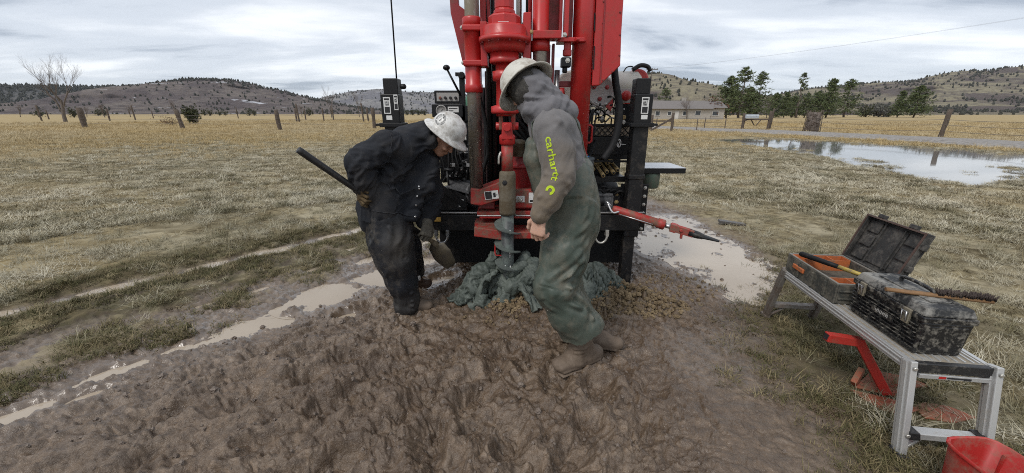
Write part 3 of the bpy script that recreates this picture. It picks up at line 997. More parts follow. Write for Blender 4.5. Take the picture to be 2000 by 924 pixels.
# ================================================================== farm buildings
M_siding = paint('pale_siding', (0.40, 0.37, 0.33), .8, 0, .15, 1.5, (0.35, 0.31, 0.26), .15)
M_roof = paint('grey_shingle', (0.19, 0.17, 0.16), .9, 0, .2, 1.2, (0.26, 0.24, 0.22), .3)
M_glass = flat('dark_glass', (0.05, 0.06, 0.07), .12)
M_trim = flat('white_trim', (0.62, 0.60, 0.57), .6)
def house(label, loc, rz, L, D, hw, hr, wins, doors, chim=False):
    root = thing('farm_house', label, 'house', loc, rz)
    mb = MB()
    mb.box((0, 0, hw / 2), (L, D, hw))
    for s_ in (-1, 1):
        mb.prism([(s_ * (L / 2 - .1), -D / 2, hw - .003), (s_ * (L / 2 - .1), D / 2, hw - .003), (s_ * (L / 2 - .1), 0, hw + hr - .15)], (-s_ * .2, 0, 0))
    mb.build('wall', M_siding, root)
    rf = None
    for s_ in (-1, 1):
        m2 = MB()
        e0, e1 = Vector((0, s_ * (D / 2 + .6), hw - .25)), Vector((0, 0, hw + hr))
        n_ = Vector((0, s_ * hr, D / 2)).normalized() * .14
        m2.prism([(-L / 2 - .5, e0.y, e0.z), (L / 2 + .5, e0.y, e0.z), (L / 2 + .5, 0, e1.z), (-L / 2 - .5, 0, e1.z)], n_)
        rf = m2.build('roof', M_roof, root)
    if chim:
        MB().box((L * .2, D * .12, hw + hr + .3), (.9, .9, 1.3)).build('chimney', M_siding, rf)
    for (x, z, w_, h_) in wins:
        m2 = MB()
        for a, b in ((-1, 0), (1, 0), (0, -1), (0, 1)):
            m2.box((x + a * w_ / 2, -D / 2 - .04, z + b * h_ / 2), ((.12 if a else w_ + .12), .14 if a else .12, (.12 if b else h_ + .12)))
        fr = m2.build('window', M_trim, root)
        MB().box((x, -D / 2 - .005, z), (w_, .06, h_)).build('pane', M_glass, fr)
    for (x, w_, h_) in doors:
        MB().box((x, -D / 2 - .03, h_ / 2), (w_, .1, h_)).build('door', M_trim, root)
    return root
house('pale single storey farmhouse with a long low grey roof', (44.097, 113.103, 0.0), .12, 17, 8, 2.9, 1.9,
      [(-6.3, 1.6, 1.3, 1.2), (-3.0, 1.6, 1.0, 1.0), (5.0, 1.7, 1.6, 1.1), (1.2, 1.6, 1.0, 1.1)], [(-.9, 1.0, 2.1)], True)
house('grey brown shed with shuttered front beside the farmhouse', (54.301, 118.102, 0.0), .05, 9.5, 7, 3.2, 1.6, [(-2.6, 1.5, 2.2, 1.5), (2.2, 1.6, 1.8, 1.2)], [(.2, 1.0, 2.2)])

# ================================================================== fences, posts, gate, pole
M_post = paint('weathered_post', (0.105, 0.078, 0.060), .95, 0, .3, 14, (0.20, 0.17, 0.14), .5)
M_wire = flat('fence_wire', (0.20, 0.18, 0.17), .6, .6)
def post(label, p, h, r, lean, seed, group=None, nm='fence_post'):
    r2 = random.Random(seed)
    mb = MB()
    n = 5
    pts = [Vector((lean[0] * h * i / n + r2.uniform(-.02, .02), lean[1] * h * i / n, -.3 + (h + .3) * i / n)) for i in range(n + 1)]
    mb.tube(pts, [r * r2.uniform(.85, 1.12) for i in range(n + 1)], 8)
    o = mb.build(nm, M_post, None, 0, 2, (p[0], p[1], ground_h(p[0], p[1])))
    return tag(o, label, 'fence post', group)
FG = 'leaning fence posts across the left field'
lb = 'thick weathered wooden fence post leaning in the dead grass of the open field'
P4 = [(-47.567, 45.397, 0.0), (-36.66, 45.397, 0.0), (-25.016, 43.885, 0.0), (-15.304, 45.397, 0.0)]
for i, p in enumerate(P4):
    post(('thick weathered fence post leaning beside the big leafless tree', 'thick fence post tilting steeply near the small green juniper', 'weathered fence post leaning in open grass below the end of the sagebrush hill', 'brown fence post leaning between the slim leafless trees and the left jack leg')[i], p, (2.15, 2.05, 2.1, 2.2)[i], (.26, .22, .22, .2)[i], ((-.02, 0), (-.16, 0), (-.06, 0), (-.02, 0))[i], i, FG)
lb2 = 'thin far fence post standing in the dead grass near the hill foot'
for i, p in enumerate([(-107.165, 93.33, 0.0), (-133.392, 118.102, 0.0), (-91.639, 93.33, 0.0), (-92.223, 100.351, 0.0), (-97.126, 93.33, 0.0), (-43.037, 81.861, 0.0), (-40.076, 77.118, 0.0), (-46.928, 93.33, 0.0), (-40.054, 87.222, 0.0), (-27.908, 77.118, 0.0), (-27.039, 77.118, 0.0), (-40.625, 93.33, 0.0), (-86.399, 129.547, 0.0), (-125.353, 143.436, 0.0)]):
    post(lb2, p, 2.6 if i % 3 else 3.4, .16, (-.06 + .02 * (i % 3), 0), 30 + i, 'thin far fence posts')
def wire(name, label, pts, r, sag=0.0, group=None):
    out = []
    for a, b in zip(pts[:-1], pts[1:]):
        a, b = Vector(a), Vector(b)
        for i in range(10):
            t = i / 10
            out.append(a.lerp(b, t) - Vector((0, 0, sag * 4 * t * (1 - t))))
    out.append(Vector(pts[-1]))
    mb = MB()
    mb.tube(out, r, 4)
    return tag(mb.build(name, M_wire), label, 'wire', group)
for i, z in enumerate((.55, 1.0, 1.4)):
    wire('fence_wire', 'sagging strand of wire between the leaning field posts', [(p[0], p[1] - .25, z + .05) for p in P4], .012, .12, 'strands on the left fence')
# right-hand fence along the lane
post('thick dark leaning post standing beside the flooded grass', (30.234, 28.567, 0.0), 1.95, .14, (.07, 0), 77)
cp = (14.746, 37.609, 0.0)
post('corner post of the wire fence with a diagonal wooden brace', cp, 1.65, .13, (.0, 0), 78, None, 'corner_post')
br = MB()
br.bar((cp[0] - 1.9, cp[1] + .2, .05), (cp[0] - .05, cp[1] + .05, 1.15), .16, .16)
tag(br.build('fence_brace', M_post), 'diagonal wooden brace leaning on the corner post', 'brace')
b2 = (13.989, 41.142, 0.0)
br = MB()
br.bar((b2[0], b2[1] + .1, .88), (cp[0], cp[1] + .3, .92), .11, .13)
tag(br.build('fence_rail', M_post), 'horizontal rail running to the braced corner post', 'rail')
post('stout fence post half hidden behind the jack leg of the rig', b2, 1.5, .18, (.03, 0), 79)
ga, gb, gc = (23.263, 41.142, 0.0), (25.46, 40.509, -0.0), (26.06, 41.142, 0.0)
post('gate post carrying a small pale mailbox', ga, 1.55, .13, (.0, 0), 80, None, 'gate_post')
post('dark gate post at the end of the rail', gb, 1.75, .13, (.02, 0), 81, None, 'gate_post')
post('thin stake standing against the dark gate post', gc, 2.0, .07, (.03, 0), 82, None, 'fence_stake')
br = MB()
br.bar((ga[0], ga[1] - .1, 1.02), (gb[0], gb[1] - .1, 1.05), .10, .14)
br.bar((ga[0] + .75, ga[1] - .02, 1.0), (ga[0] + 1.15, ga[1] - .02, .45), .06, .08)
br.bar((gb[0] - .85, gb[1] - .02, 1.0), (gb[0] - 1.25, gb[1] - .02, .45), .06, .08)
tag(br.build('gate_rail', M_post), 'brown wooden rail between the two gate posts', 'rail')
mbx = thing('mailbox', 'small pale metal mailbox on the gate post', 'mailbox', (ga[0] + .55, ga[1] - .45, 1.12))
m2 = MB()
m2.prism([(-.55, 0, 0), (-.55, .36, 0), (-.55, .36, .26), (-.55, .27, .38), (-.55, .09, .38), (-.55, 0, .26)], (1.25, 0, 0))
m2.build('box', paint('mailbox_grey', (0.46, 0.50, 0.54), .5, .2, .3), mbx, .02)
m2 = MB()
m2.box((-.5, .18, -.12), (.08, .08, .24))
m2.box((-.45, .30, -.22), (.2, .3, .06))
m2.build('bracket', M_post, mbx)
# rock crib: wire-bound basket of stones used as a fence anchor
rc = (26.929, 36.561, 0.0)
crib = thing('rock_crib', 'round wire basket of dark stones anchoring the fence', 'fence anchor', (rc[0], rc[1], ground_h(rc[0], rc[1])))
crib.scale = (.66, .66, 1.0)
M_rock = paint('crib_rock', (0.15, 0.115, 0.095), .95, 0, .4, 3, (0.25, 0.22, 0.20), .5)
r2 = random.Random(5)
stones = MB()
def rock_verts(c, q, r2):
    vs = []
    for z, rr_ in ((-.8, .55), (-.2, 1.0), (.45, .8), (.85, .3)):
        for a in range(6):
            t = a * PI / 3 + z
            g_ = rr_ * r2.uniform(.75, 1.2)
            vs.append(Vector(c) + Vector((math.cos(t) * g_ * q, math.sin(t) * g_ * q, z * q * r2.uniform(.8, 1.1))))
    fs = [tuple(range(5, -1, -1)), tuple(range(18, 24))]
    for l_ in range(3):
        for a in range(6):
            fs.append((l_ * 6 + a, l_ * 6 + (a + 1) % 6, l_ * 6 + 6 + (a + 1) % 6, l_ * 6 + 6 + a))
    return vs, fs
for i in range(62):
    z = r2.uniform(0, 1.72)
    rad = .90 - .14 * z / 1.8
    a = r2.uniform(0, 2 * PI)
    m_ = MB()
    vs, fs = rock_verts((math.cos(a) * rad * .82, math.sin(a) * rad * .82, z), r2.uniform(.13, .24), r2)
    m_.add(vs, fs)
    m_.build('stone', M_rock, crib)
m_ = MB()
m_.lathe((0, 0, 0), [(.78, -.1), (.72, .8), (.62, 1.7)], 14)
m_.build('core', M_rock, crib)
cg = MB()
for i in range(13):
    a = 2 * PI * i / 13
    cg.tube([(math.cos(a) * 1.0, math.sin(a) * 1.0, -.1), (math.cos(a) * .88, math.sin(a) * .88, 1.9)], .03, 4)
for z in (.2, .7, 1.2, 1.7):
    rr_ = 1.0 - .065 * z
    cg.tube([(math.cos(t * .449) * rr_, math.sin(t * .449) * rr_, z) for t in range(15)], .012, 4)
cg.build('wire_cage', M_post, crib)
for i, z in enumerate((.45, .85, 1.2)):
    wire('fence_wire', 'strand of wire strung past the braced corner post along the lane', [(cp[0], cp[1], z), (ga[0], ga[1], z)], .014, .08, 'wire strands by the lane')
    wire('fence_wire', 'strand of wire strung past the rock basket along the lane', [(gb[0], gb[1], z), (rc[0], rc[1] - 1.0, z), (*(30.234, 28.567, 0.0)[:2], z), (*(29.511, 21.462, 0.0)[:2], z)], .012, .10, 'wire strands by the flood')
for i, (p, h) in enumerate([((18.092, 39.894, 0.0), 1.1), ((20.048, 42.47, 0.0), 1.2), ((15.517, 43.885, 0.0), 1.25), ((21.501, 41.142, 0.0), 1.1)]):
    post('thin metal stake in the wire fence along the lane', p, h, .045, (0, 0), 90 + i, 'stakes along the lane', 'fence_stake')
# power pole and lines
pp = (101.836, 308.38, 0.0)
pole = thing('utility_pole', 'wooden utility pole with a single crossarm above the farmhouse', 'utility pole', (pp[0] * .72, pp[1] * .72, 0))
ph = 24.2
m_ = MB(); m_.tube([(0, 0, -1), (0, 0, ph)], [.30, .20], 8); m_.build('pole', M_post, pole)
m_ = MB(); m_.bar((-3.0, 0, ph - .6), (3.0, 0, ph - .6), .32, .34); m_.build('crossarm', M_post, pole)
for s_ in (-2.7, -1.2, 1.2, 2.7):
    m_ = MB(); m_.lathe((s_, 0, ph - .42), [(.10, 0), (.13, .2), (.06, .45)], 8); m_.build('insulator', M_rock, pole)
for i, dz in enumerate((0, 1.1)):
    wire('power_line', 'thin power line crossing the cloudy sky above the hay field', [(pp[0] * .72 + 2, pp[1] * .72, ph - .3), (130 + i * 6, 90 + i * 4, 24 + i * 1.2), (150, 22, 24.5 + dz)], .013, 1.2, 'power lines')

# ================================================================== dead grass: nobody could count it, so one object of stuff per kind of cover
k = NT('dead_grass')
oi = k.n('ShaderNodeObjectInfo')
rnd = oi.outputs['Random']
big = k.noise(.22, 5, .6)
mid = k.noise(1.6, 5, .62)
c1 = k.ramp(rnd, (0.0, (0.23, 0.19, 0.12)), (.30, (0.42, 0.375, 0.26)), (.66, (0.57, 0.53, 0.42)), (.88, (0.26, 0.215, 0.125)), (1.0, (0.15, 0.105, 0.06)))
c2 = k.mix(k.math('MULTIPLY', k.ramp(mid, (.46, 0), (.62, 1)), .75), c1, (0.125, 0.112, 0.058))
c3 = k.mix(k.math('MULTIPLY', k.ramp(big, (.50, 0), (.66, 1)), .3), c2, (0.40, 0.30, 0.15))
dl = k.n('ShaderNodeVectorMath', operation='LENGTH')
k.l(k.co('World'), dl.inputs[0])
nearf = k.ramp(k.math('DIVIDE', dl.outputs['Value'], 20.0), (.20, 1), (.50, 0))
c3 = k.mix(k.math('MULTIPLY', nearf, k.math('MULTIPLY', k.ramp(k.noise(2.6, 5, .65), (.40, 0), (.56, 1)), .7)), c3, (0.115, 0.105, 0.048))
c3 = k.mix(k.math('MULTIPLY', k.ramp(k.noise(.45, 6, .65), (.52, 0), (.66, 1)), .6), c3, (0.60, 0.565, 0.46))
k.set('Base Color', c3)
k.set('Roughness', .8)
k.b.inputs['Specular IOR Level'].default_value = .2
M_grass = k.m
k = NT('hay_grass')
oi = k.n('ShaderNodeObjectInfo')
k.set('Base Color', k.mix(k.ramp(k.noise(.06, 5, .6), (.4, 0), (.62, 1)), k.ramp(oi.outputs['Random'], (0, (0.32, 0.24, 0.115)), (.5, (0.50, 0.39, 0.21)), (1, (0.37, 0.265, 0.12))), k.ramp(oi.outputs['Random'], (0, (0.36, 0.29, 0.17)), (.5, (0.53, 0.45, 0.30)), (1, (0.33, 0.25, 0.14)))))
k.set('Roughness', .85)
k.b.inputs['Specular IOR Level'].default_value = .2
M_hay = k.m
k = NT('moss_grass')
oi = k.n('ShaderNodeObjectInfo')
k.set('Base Color', k.ramp(oi.outputs['Random'], (0, (0.072, 0.070, 0.028)), (.4, (0.110, 0.100, 0.044)), (.7, (0.16, 0.128, 0.065)), (.85, (0.28, 0.23, 0.13)), (1, (0.085, 0.062, 0.035))))
k.set('Roughness', .75)
k.b.inputs['Specular IOR Level'].default_value = .25
M_moss = k.m
def tuft_mesh(seed, n, length, width, flat_, radius):
    r2 = np.random.default_rng(seed)
    V, F = [], []
    for i in range(n):
        a = r2.uniform(0, 2 * PI)
        rr_ = radius * math.sqrt(r2.random())
        b = np.array([math.cos(a) * rr_, math.sin(a) * rr_, -.01])
        h = r2.uniform(0, 2 * PI)
        el = math.radians(np.clip(r2.normal(flat_, 18), 4, 86))
        L = length * r2.uniform(.45, 1.25)
        d = np.array([math.cos(h) * math.cos(el), math.sin(h) * math.cos(el), math.sin(el)])
        side = np.array([-math.sin(h), math.cos(h), 0]) * width * r2.uniform(.6, 1.3) * .5
        droop = r2.uniform(.1, .7)
        p1 = b + d * L * .55
        p2 = p1 + (d + np.array([0, 0, -droop])) * L * .5 + r2.normal(0, .12, 3) * L * .5
        p2[2] = max(p2[2], .004)
        o = len(V)
        V += [b - side, b + side, p1 - side * .8, p1 + side * .8, p2]
        F += [(o, o + 1, o + 3), (o, o + 3, o + 2), (o + 2, o + 3, o + 4)]
    return np_mesh('tuft', np.array(V), np.array(F), False)
def tuft_set(name, specs, mat):
    col = bpy.data.collections.new(name)
    for i, sp in enumerate(specs):
        me = tuft_mesh(*sp)
        me.materials.append(mat)
        o = bpy.data.objects.new('tuft', me)
        col.objects.link(o)
    return col
def scatter(name, label, cat, P, sc, rot, col, seed=0):
    """one object: points that carry grass tufts through geometry nodes"""
    me = bpy.data.meshes.new(name)
    me.vertices.add(len(P))
    me.vertices.foreach_set('co', np.ascontiguousarray(P, dtype=np.float32).ravel())
    a = me.attributes.new('size', 'FLOAT', 'POINT')
    a.data.foreach_set('value', np.asarray(sc, dtype=np.float32))
    a = me.attributes.new('spin', 'FLOAT_VECTOR', 'POINT')
    a.data.foreach_set('vector', np.ascontiguousarray(rot, dtype=np.float32).ravel())
    o = link(name, me)
    g = bpy.data.node_groups.new(name, 'GeometryNodeTree')
    g.interface.new_socket('Geometry', in_out='INPUT', socket_type='NodeSocketGeometry')
    g.interface.new_socket('Geometry', in_out='OUTPUT', socket_type='NodeSocketGeometry')
    gi, go = g.nodes.new('NodeGroupInput'), g.nodes.new('NodeGroupOutput')
    ip = g.nodes.new('GeometryNodeInstanceOnPoints')
    ci = g.nodes.new('GeometryNodeCollectionInfo')
    ci.inputs['Collection'].default_value = col
    ci.inputs['Separate Children'].default_value = True
    ci.inputs['Reset Children'].default_value = True
    ip.inputs['Pick Instance'].default_value = True
    a1 = g.nodes.new('GeometryNodeInputNamedAttribute'); a1.data_type = 'FLOAT'; a1.inputs['Name'].default_value = 'size'
    a2 = g.nodes.new('GeometryNodeInputNamedAttribute'); a2.data_type = 'FLOAT_VECTOR'; a2.inputs['Name'].default_value = 'spin'
    g.links.new(gi.outputs[0], ip.inputs['Points'])
    g.links.new(ci.outputs[0], ip.inputs['Instance'])
    g.links.new(a1.outputs[0], ip.inputs['Scale'])
    g.links.new(a2.outputs[0], ip.inputs['Rotation'])
    g.links.new(ip.outputs[0], go.inputs[0])
    o.modifiers.new('scatter', 'NODES').node_group = g
    tag(o, label, cat, None, 'stuff')
    return o
def grass_points(n, r0, r1, a0, a1, keep, zoff=0.0):
    rr_ = np.exp(rng.uniform(math.log(r0), math.log(r1), n)) if r1 / r0 > 3 else np.sqrt(rng.uniform(r0 * r0, r1 * r1, n))
    aa = np.radians(rng.uniform(a0, a1, n))
    x, y = rr_ * np.sin(aa), rr_ * np.cos(aa)
    h, mud, wet, pool, chew, _sp, _mo = ground_parts(x, y)
    s, t = track_st(x, y)
    m = rng.random(n) < keep(x, y, mud, wet, pool, s, h) * (1 if keep.__name__ == 'keep_moss' else (1 - .72 * _mo))
    P = np.stack([x, y, h + zoff], 1)[m]
    return P, rr_[m]
def spins(n, tilt=.15):
    return np.stack([rng.normal(0, tilt, n), rng.normal(0, tilt, n), rng.uniform(0, 2 * PI, n)], 1)
near_set = tuft_set('near_tufts', [(1, 40, .095, .0035, 30, .07), (2, 46, .075, .0032, 20, .08), (3, 34, .13, .0035, 38, .05), (4, 50, .065, .003, 14, .09), (5, 26, .17, .0034, 45, .05)], M_grass)
mid_set = tuft_set('mid_tufts', [(11, 44, .085, .006, 18, .12), (12, 48, .07, .006, 12, .14), (13, 34, .12, .006, 26, .10), (14, 44, .06, .006, 10, .15)], M_grass)
far_set = tuft_set('far_tufts', [(21, 44, .30, .022, 40, .5), (22, 44, .26, .022, 30, .6), (23, 36, .40, .020, 55, .45)], M_hay)
moss_set = tuft_set('moss_tufts', [(31, 40, .055, .004, 35, .06), (32, 40, .045, .004, 28, .07), (33, 30, .085, .0038, 48, .05)], M_moss)
lane_np = np.array([(p.x, p.y) for p in lp])
def lane_d(x, y):
    return np.min(np.stack([np.hypot(x - a, y - b) for a, b in lane_np[::3]]), axis=0)
def keep_field(x, y, mud, wet, pool, s, h):
    cl_ = .35 + .65 * sstep(-.35, .25, fbm(x * 1.4, y * 1.4, 4, seed=81))
    k_ = (1 - sstep(.18, .55, mud)) * cl_ * (.25 + .75 * sstep(-.22, .12, fbm(x * .55, y * .9, 4, seed=88)))
    k_ = k_ * np.where(pool < .9, np.where((h > -.035) & (pool > -1.2), .35, 0), 1)
    return np.where(s < 1.3, k_, k_ * np.where(x > 1.2, 1, 0))
P, rr_ = grass_points(42000, 1.3, 8.5, -72, 72, keep_field)
scatter('dead_grass', 'matted dead grass round the muddy work area', 'grass', P, rng.uniform(.6, 1.2, len(P)), spins(len(P)), near_set)
P, rr_ = grass_points(125000, 8.0, 36, -66, 66, lambda x, y, mud, wet, pool, s, h: keep_field(x, y, mud, wet, pool, s, h) * (1 - sstep(20, 35, np.hypot(x, y) + 5 * fbm(x * .2, y * .2, 3, seed=90))))
scatter('dead_grass', 'pale dead grass of the middle field', 'grass', P, rng.uniform(.7, 1.35, len(P)), spins(len(P)), mid_set)
P, rr_ = grass_points(60000, 17, 110, -62, 62, lambda x, y, mud, wet, pool, s, h: np.where((pool < .3) | (lane_d(x, y) < 2.3), 0, sstep(17, 36, np.hypot(x, y) + 6 * fbm(x * .15, y * .3, 3, seed=91))) * (.35 + .65 * sstep(-.3, .2, fbm(x * .25, y * .6, 3, seed=83))))
scatter('hay_grass', 'tall golden grass of the far hay field', 'grass', P, rng.uniform(.55, 1.2, len(P)) * (.24 + rr_ / 115), spins(len(P), .08), far_set)
def keep_moss(x, y, mud, wet, pool, s, h):
    n_ = fbm(x * 2.3, y * 2.3, 4, seed=85)
    a = np.exp(-((s + .28) / .22) ** 2) + .9 * np.exp(-((s - .34) / .16) ** 2) + .75 * ((s > .2) & (s < 1.75)) * sstep(-.05, .25, n_)
    xr = np.interp(y, RIGHT_Y, RIGHT_X)
    b = .6 * np.exp(-((x - xr - .35) / .5) ** 2) * sstep(-.3, .15, n_) * (y < 4.4)
    return np.clip(a + b, 0, 1) * np.where(h < -.022, .05, 1) * (1 - .85 * sstep(1.7, 2.0, s) * (x < 1.2)) * (y < 9)
P, rr_ = grass_points(70000, 1.3, 8.0, -72, 60, keep_moss)
scatter('moss_grass', 'short green brown moss and grass beside the wheel tracks', 'grass', P, rng.uniform(.6, 1.2, len(P)), spins(len(P)), moss_set)
# drowned tufts standing along the flooded edge
P, rr_ = grass_points(90000, 8, 45, 30, 66, lambda x, y, mud, wet, pool, s, h: np.where((pool < .4) & (pool > -2.2), np.where(h > -.05, .6, .015), 0))
scatter('drowned_grass', 'dark drowned grass poking out of the flood edge', 'grass', P, rng.uniform(.5, 1.1, len(P)), spins(len(P)), mid_set)

# ================================================================== drill rig
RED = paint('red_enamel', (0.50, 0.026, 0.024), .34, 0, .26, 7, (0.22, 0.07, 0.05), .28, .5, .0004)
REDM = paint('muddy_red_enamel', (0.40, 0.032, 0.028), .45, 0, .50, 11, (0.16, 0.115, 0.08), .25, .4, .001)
DRED = paint('dark_red_enamel', (0.30, 0.022, 0.024), .4, 0, .3, 9, (0.12, 0.08, 0.06), .25)  # darker red for seams, arms, rails, braces and some bolts
BLK = paint('black_enamel', (0.010, 0.010, 0.011), .40, 0, .12, 8, (0.07, 0.06, 0.05), .2, .32)
BLKM = paint('muddy_black_steel', (0.011, 0.011, 0.012), .45, 0, .30, 9, (0.075, 0.062, 0.05), .2, .35, .0006)
RUB = paint('black_rubber', (0.011, 0.011, 0.012), .6, 0, .20, 6, (0.05, 0.042, 0.035), .2, .25)
CHR = paint('dirty_chrome', (0.42, 0.40, 0.37), .30, .85, .52, 5, (0.16, 0.13, 0.085), .3)
STL = paint('bare_steel', (0.55, 0.55, 0.55), .35, .9, .15, 12, (0.2, 0.17, 0.13), .2)
ZNC = paint('zinc_bolt', (0.60, 0.58, 0.53), .4, .7, .2, 20, MUDC, .2)
MUDST = paint('mud_caked_steel', (0.19, 0.165, 0.125), .8, 0, .55, 9, (0.10, 0.075, 0.045), .4, .3, .003)
AUG = paint('auger_steel', (0.075, 0.080, 0.082), .5, .2, .45, 10, (0.13, 0.16, 0.145), .3, .5, .001)
AUGF = paint('clay_smeared_flight', (0.13, 0.155, 0.14), .6, 0, .5, 14, (0.075, 0.085, 0.08), .3, .5, .001)
WHT = paint('white_label', (0.72, 0.72, 0.70), .5, 0, .12, 20, MUDC, .08)
INK = flat('label_ink', (0.02, 0.02, 0.022), .6)
GRY = paint('grey_enamel', (0.40, 0.39, 0.37), .45, 0, .2, 8, MUDC, .15)
CRM = paint('cream_tank', (0.62, 0.60, 0.54), .45, 0, .2, 6, MUDC, .12)
BRS = paint('brass_rod', (0.46, 0.33, 0.15), .45, .3, .3, 16, (0.12, 0.09, 0.05), .3)
TRD = paint('tread_plate', (0.17, 0.17, 0.175), .5, .4, .5, 40, (0.03, 0.03, 0.03), .2, .5, .002)
ORG = paint('yellow_label', (0.62, 0.38, 0.10), .3, 0, .15)  # colour of the sticker on the rear beam
BLU = paint('blue_cap', (0.05, 0.22, 0.52), .4, 0, .15)
PLB = paint('slate_plastic', (0.07, 0.085, 0.095), .5, 0, .3)
RIG0 = Vector((0.04, 4.6, 0))
rig = thing('drill_rig', 'red and black truck mounted auger drilling rig with a tall mast', 'drill rig', RIG0)
RINV = Matrix.Translation(-RIG0)
def rp(mb, name, mat, bevel=0.0, sub=None, seg=2):
    o = mb.build(name, mat, sub if sub is not None else rig, bevel, seg)
    if sub is None:
        o.matrix_parent_inverse = RINV
        o.location.x = OFFX
    return o
OFFX = 0.0
def bolt(c, r=.012, axis=(0, -1, 0), mat=ZNC, sub=None, h=.012):
    m = MB()
    m.lathe(c, [(r * 1.6, 0), (r * 1.6, h * .25), (r, h * .3), (r, h), (r * .7, h * 1.2)], 6, axis, smooth=False)
    return rp(m, 'bolt', mat, 0, sub)
def label_plate(c, w, h, marks, sub=None, nrm=(0, -1, 0), tilt=0.0):
    """printed sticker: marks = [(x0,y0,x1,y1)] in 0..1 of the sticker"""
    n_ = Vector(nrm).normalized()
    sx = Vector((0, 0, 1)).cross(n_).normalized() if abs(n_.z) < .9 else Vector((1, 0, 0))
    sy = n_.cross(sx)
    if tilt:
        q = Matrix.Rotation(tilt, 3, n_)
        sx, sy = q @ sx, q @ sy
    c = Vector(c)
    def quad(x0, y0, x1, y1, d):
        return [c + sx * ((a - .5) * w) + sy * ((b - .5) * h) + n_ * d for a, b in ((x0, y0), (x1, y0), (x1, y1), (x0, y1))]
    m = MB()
    m.prism(quad(0, 0, 1, 1, 0), n_ * .0015)
    lab = rp(m, 'sticker', WHT, 0, sub)
    if marks:
        m = MB()
        for q in marks:
            m.prism(quad(*q, .0016), n_ * .0006)
        k_ = m.build('print', INK, lab if sub is None else sub)
        if sub is None:
            pass
    return lab
# --- mast tube and cover
XT, YT = .555, 3.40
m = MB(); m.cyl((XT, YT, 1.245), (XT, YT, 3.4), .082, None, 28); mast = rp(m, 'mast_tube', RED)
m = MB(); m.lathe((XT, YT, 1.24), [(.084, 0), (.088, .004), (.088, .03), (.084, .034)], 28); rp(m, 'tube_lip', DRED, 0, mast)
cv = [(0.639, 3.36, 1.81), (0.701, 3.36, 1.814), (0.856, 3.36, 1.961), (0.845, 3.36, 2.2), (0.832, 3.36, 3.4), (0.632, 3.36, 3.4)]
m = MB(); m.prism([(p[0], 3.36, p[2]) for p in cv], (0, .42, 0)); cover = rp(m, 'mast_cover', RED, .008)
z0, z1 = cv[1][2], 3.4
m = MB(); m.prism([(cv[1][0] - .004, 3.352, z0 + .01), (cv[1][0] + .004, 3.352, z0 + .01), (cv[1][0] + .004, 3.352, z1), (cv[1][0] - .004, 3.352, z1)], (0, .009, 0)); rp(m, 'cover_seam', DRED, 0, cover)
for a, b in ((25, 60), (90, 135)):
    pa, pb = (0.63, 3.355, 2.33) if a == 25 else (0.641, 3.355, 2.1), (0.634, 3.355, 2.207) if a == 25 else (0.643, 3.355, 1.934)
    m = MB(); m.bar((pa[0], 3.357, pa[2]), (pb[0], 3.357, pb[2]), .007, .008); rp(m, 'slot', BLK, 0, cover)
for p in ((0.692, 3.36, 2.407), (0.698, 3.36, 2.261), (0.701, 3.36, 2.108), (0.822, 3.36, 2.334), (0.834, 3.36, 2.18), (0.842, 3.36, 2.035), (0.795, 3.36, 1.916), (0.727, 3.36, 1.852)):
    bolt((p[0], 3.36, p[2]), .006, (0, -1, 0), DRED, cover, .007)
# --- rotary head between the feed cylinders
XH, YH, YR = -.055, 3.19, 3.30
prof = [(.060, 3.3), (.060, 2.385), (.070, 2.38), (.070, 2.322), (.066, 2.315), (.078, 2.305), (.078, 2.285), (.072, 2.275)]
m = MB(); m.lathe((XH, YH, 0), prof[::-1], 12, smooth=False); head = rp(m, 'rotary_head', RED, .003)
m = MB(); m.lathe((XH, YH, 0), [(.115, 2.205), (.118, 2.21), (.118, 2.262), (.110, 2.275), (.05, 2.28)], 8, smooth=False); rp(m, 'gearbox_top', RED, .006, head)
m = MB(); m.lathe((XH, YH, 0), [(.118, 2.212), (.150, 2.205), (.158, 2.19), (.162, 2.14), (.170, 2.132), (.188, 2.128), (.190, 2.112), (.188, 2.098), (.155, 2.095), (.152, 2.06), (.140, 2.035), (.112, 2.028)][::-1], 40); gb = rp(m, 'gearbox', RED, 0, head)
for i in range(14):
    a = 2 * PI * i / 14
    bolt((XH + .172 * math.cos(a), YH + .172 * math.sin(a), 2.098), .008, (0, 0, -1), DRED, head, .012)
m = MB(); m.lathe((XH, YH, 0), [(.105, 1.955), (.112, 1.96), (.112, 1.985), (.106, 1.99), (.106, 2.03)], 28); rp(m, 'spindle_housing', RED, 0, head)
lp_ = (-0.061, 3.07, 2.201)
label_plate((lp_[0], YH - .124, lp_[2]), .075, .024, [(.06, .25, .5, .40), (.06, .6, .8, .75)], head, (0, -1, 0))
spn = MB(); spn.lathe((XH, YH, 0), [(.066, 1.58), (.066, 1.66), (.066, 1.83), (.090, 1.835), (.092, 1.90), (.068, 1.905), (.068, 1.957)], 24); spindle = rp(spn, 'drive_spindle', RED)
m = MB(); m.lathe((XH, YH, 0), [(.05, 1.595), (.104, 1.60), (.108, 1.612), (.106, 1.65), (.066, 1.662)], 28); rp(m, 'spindle_flange', RED, 0, spindle)
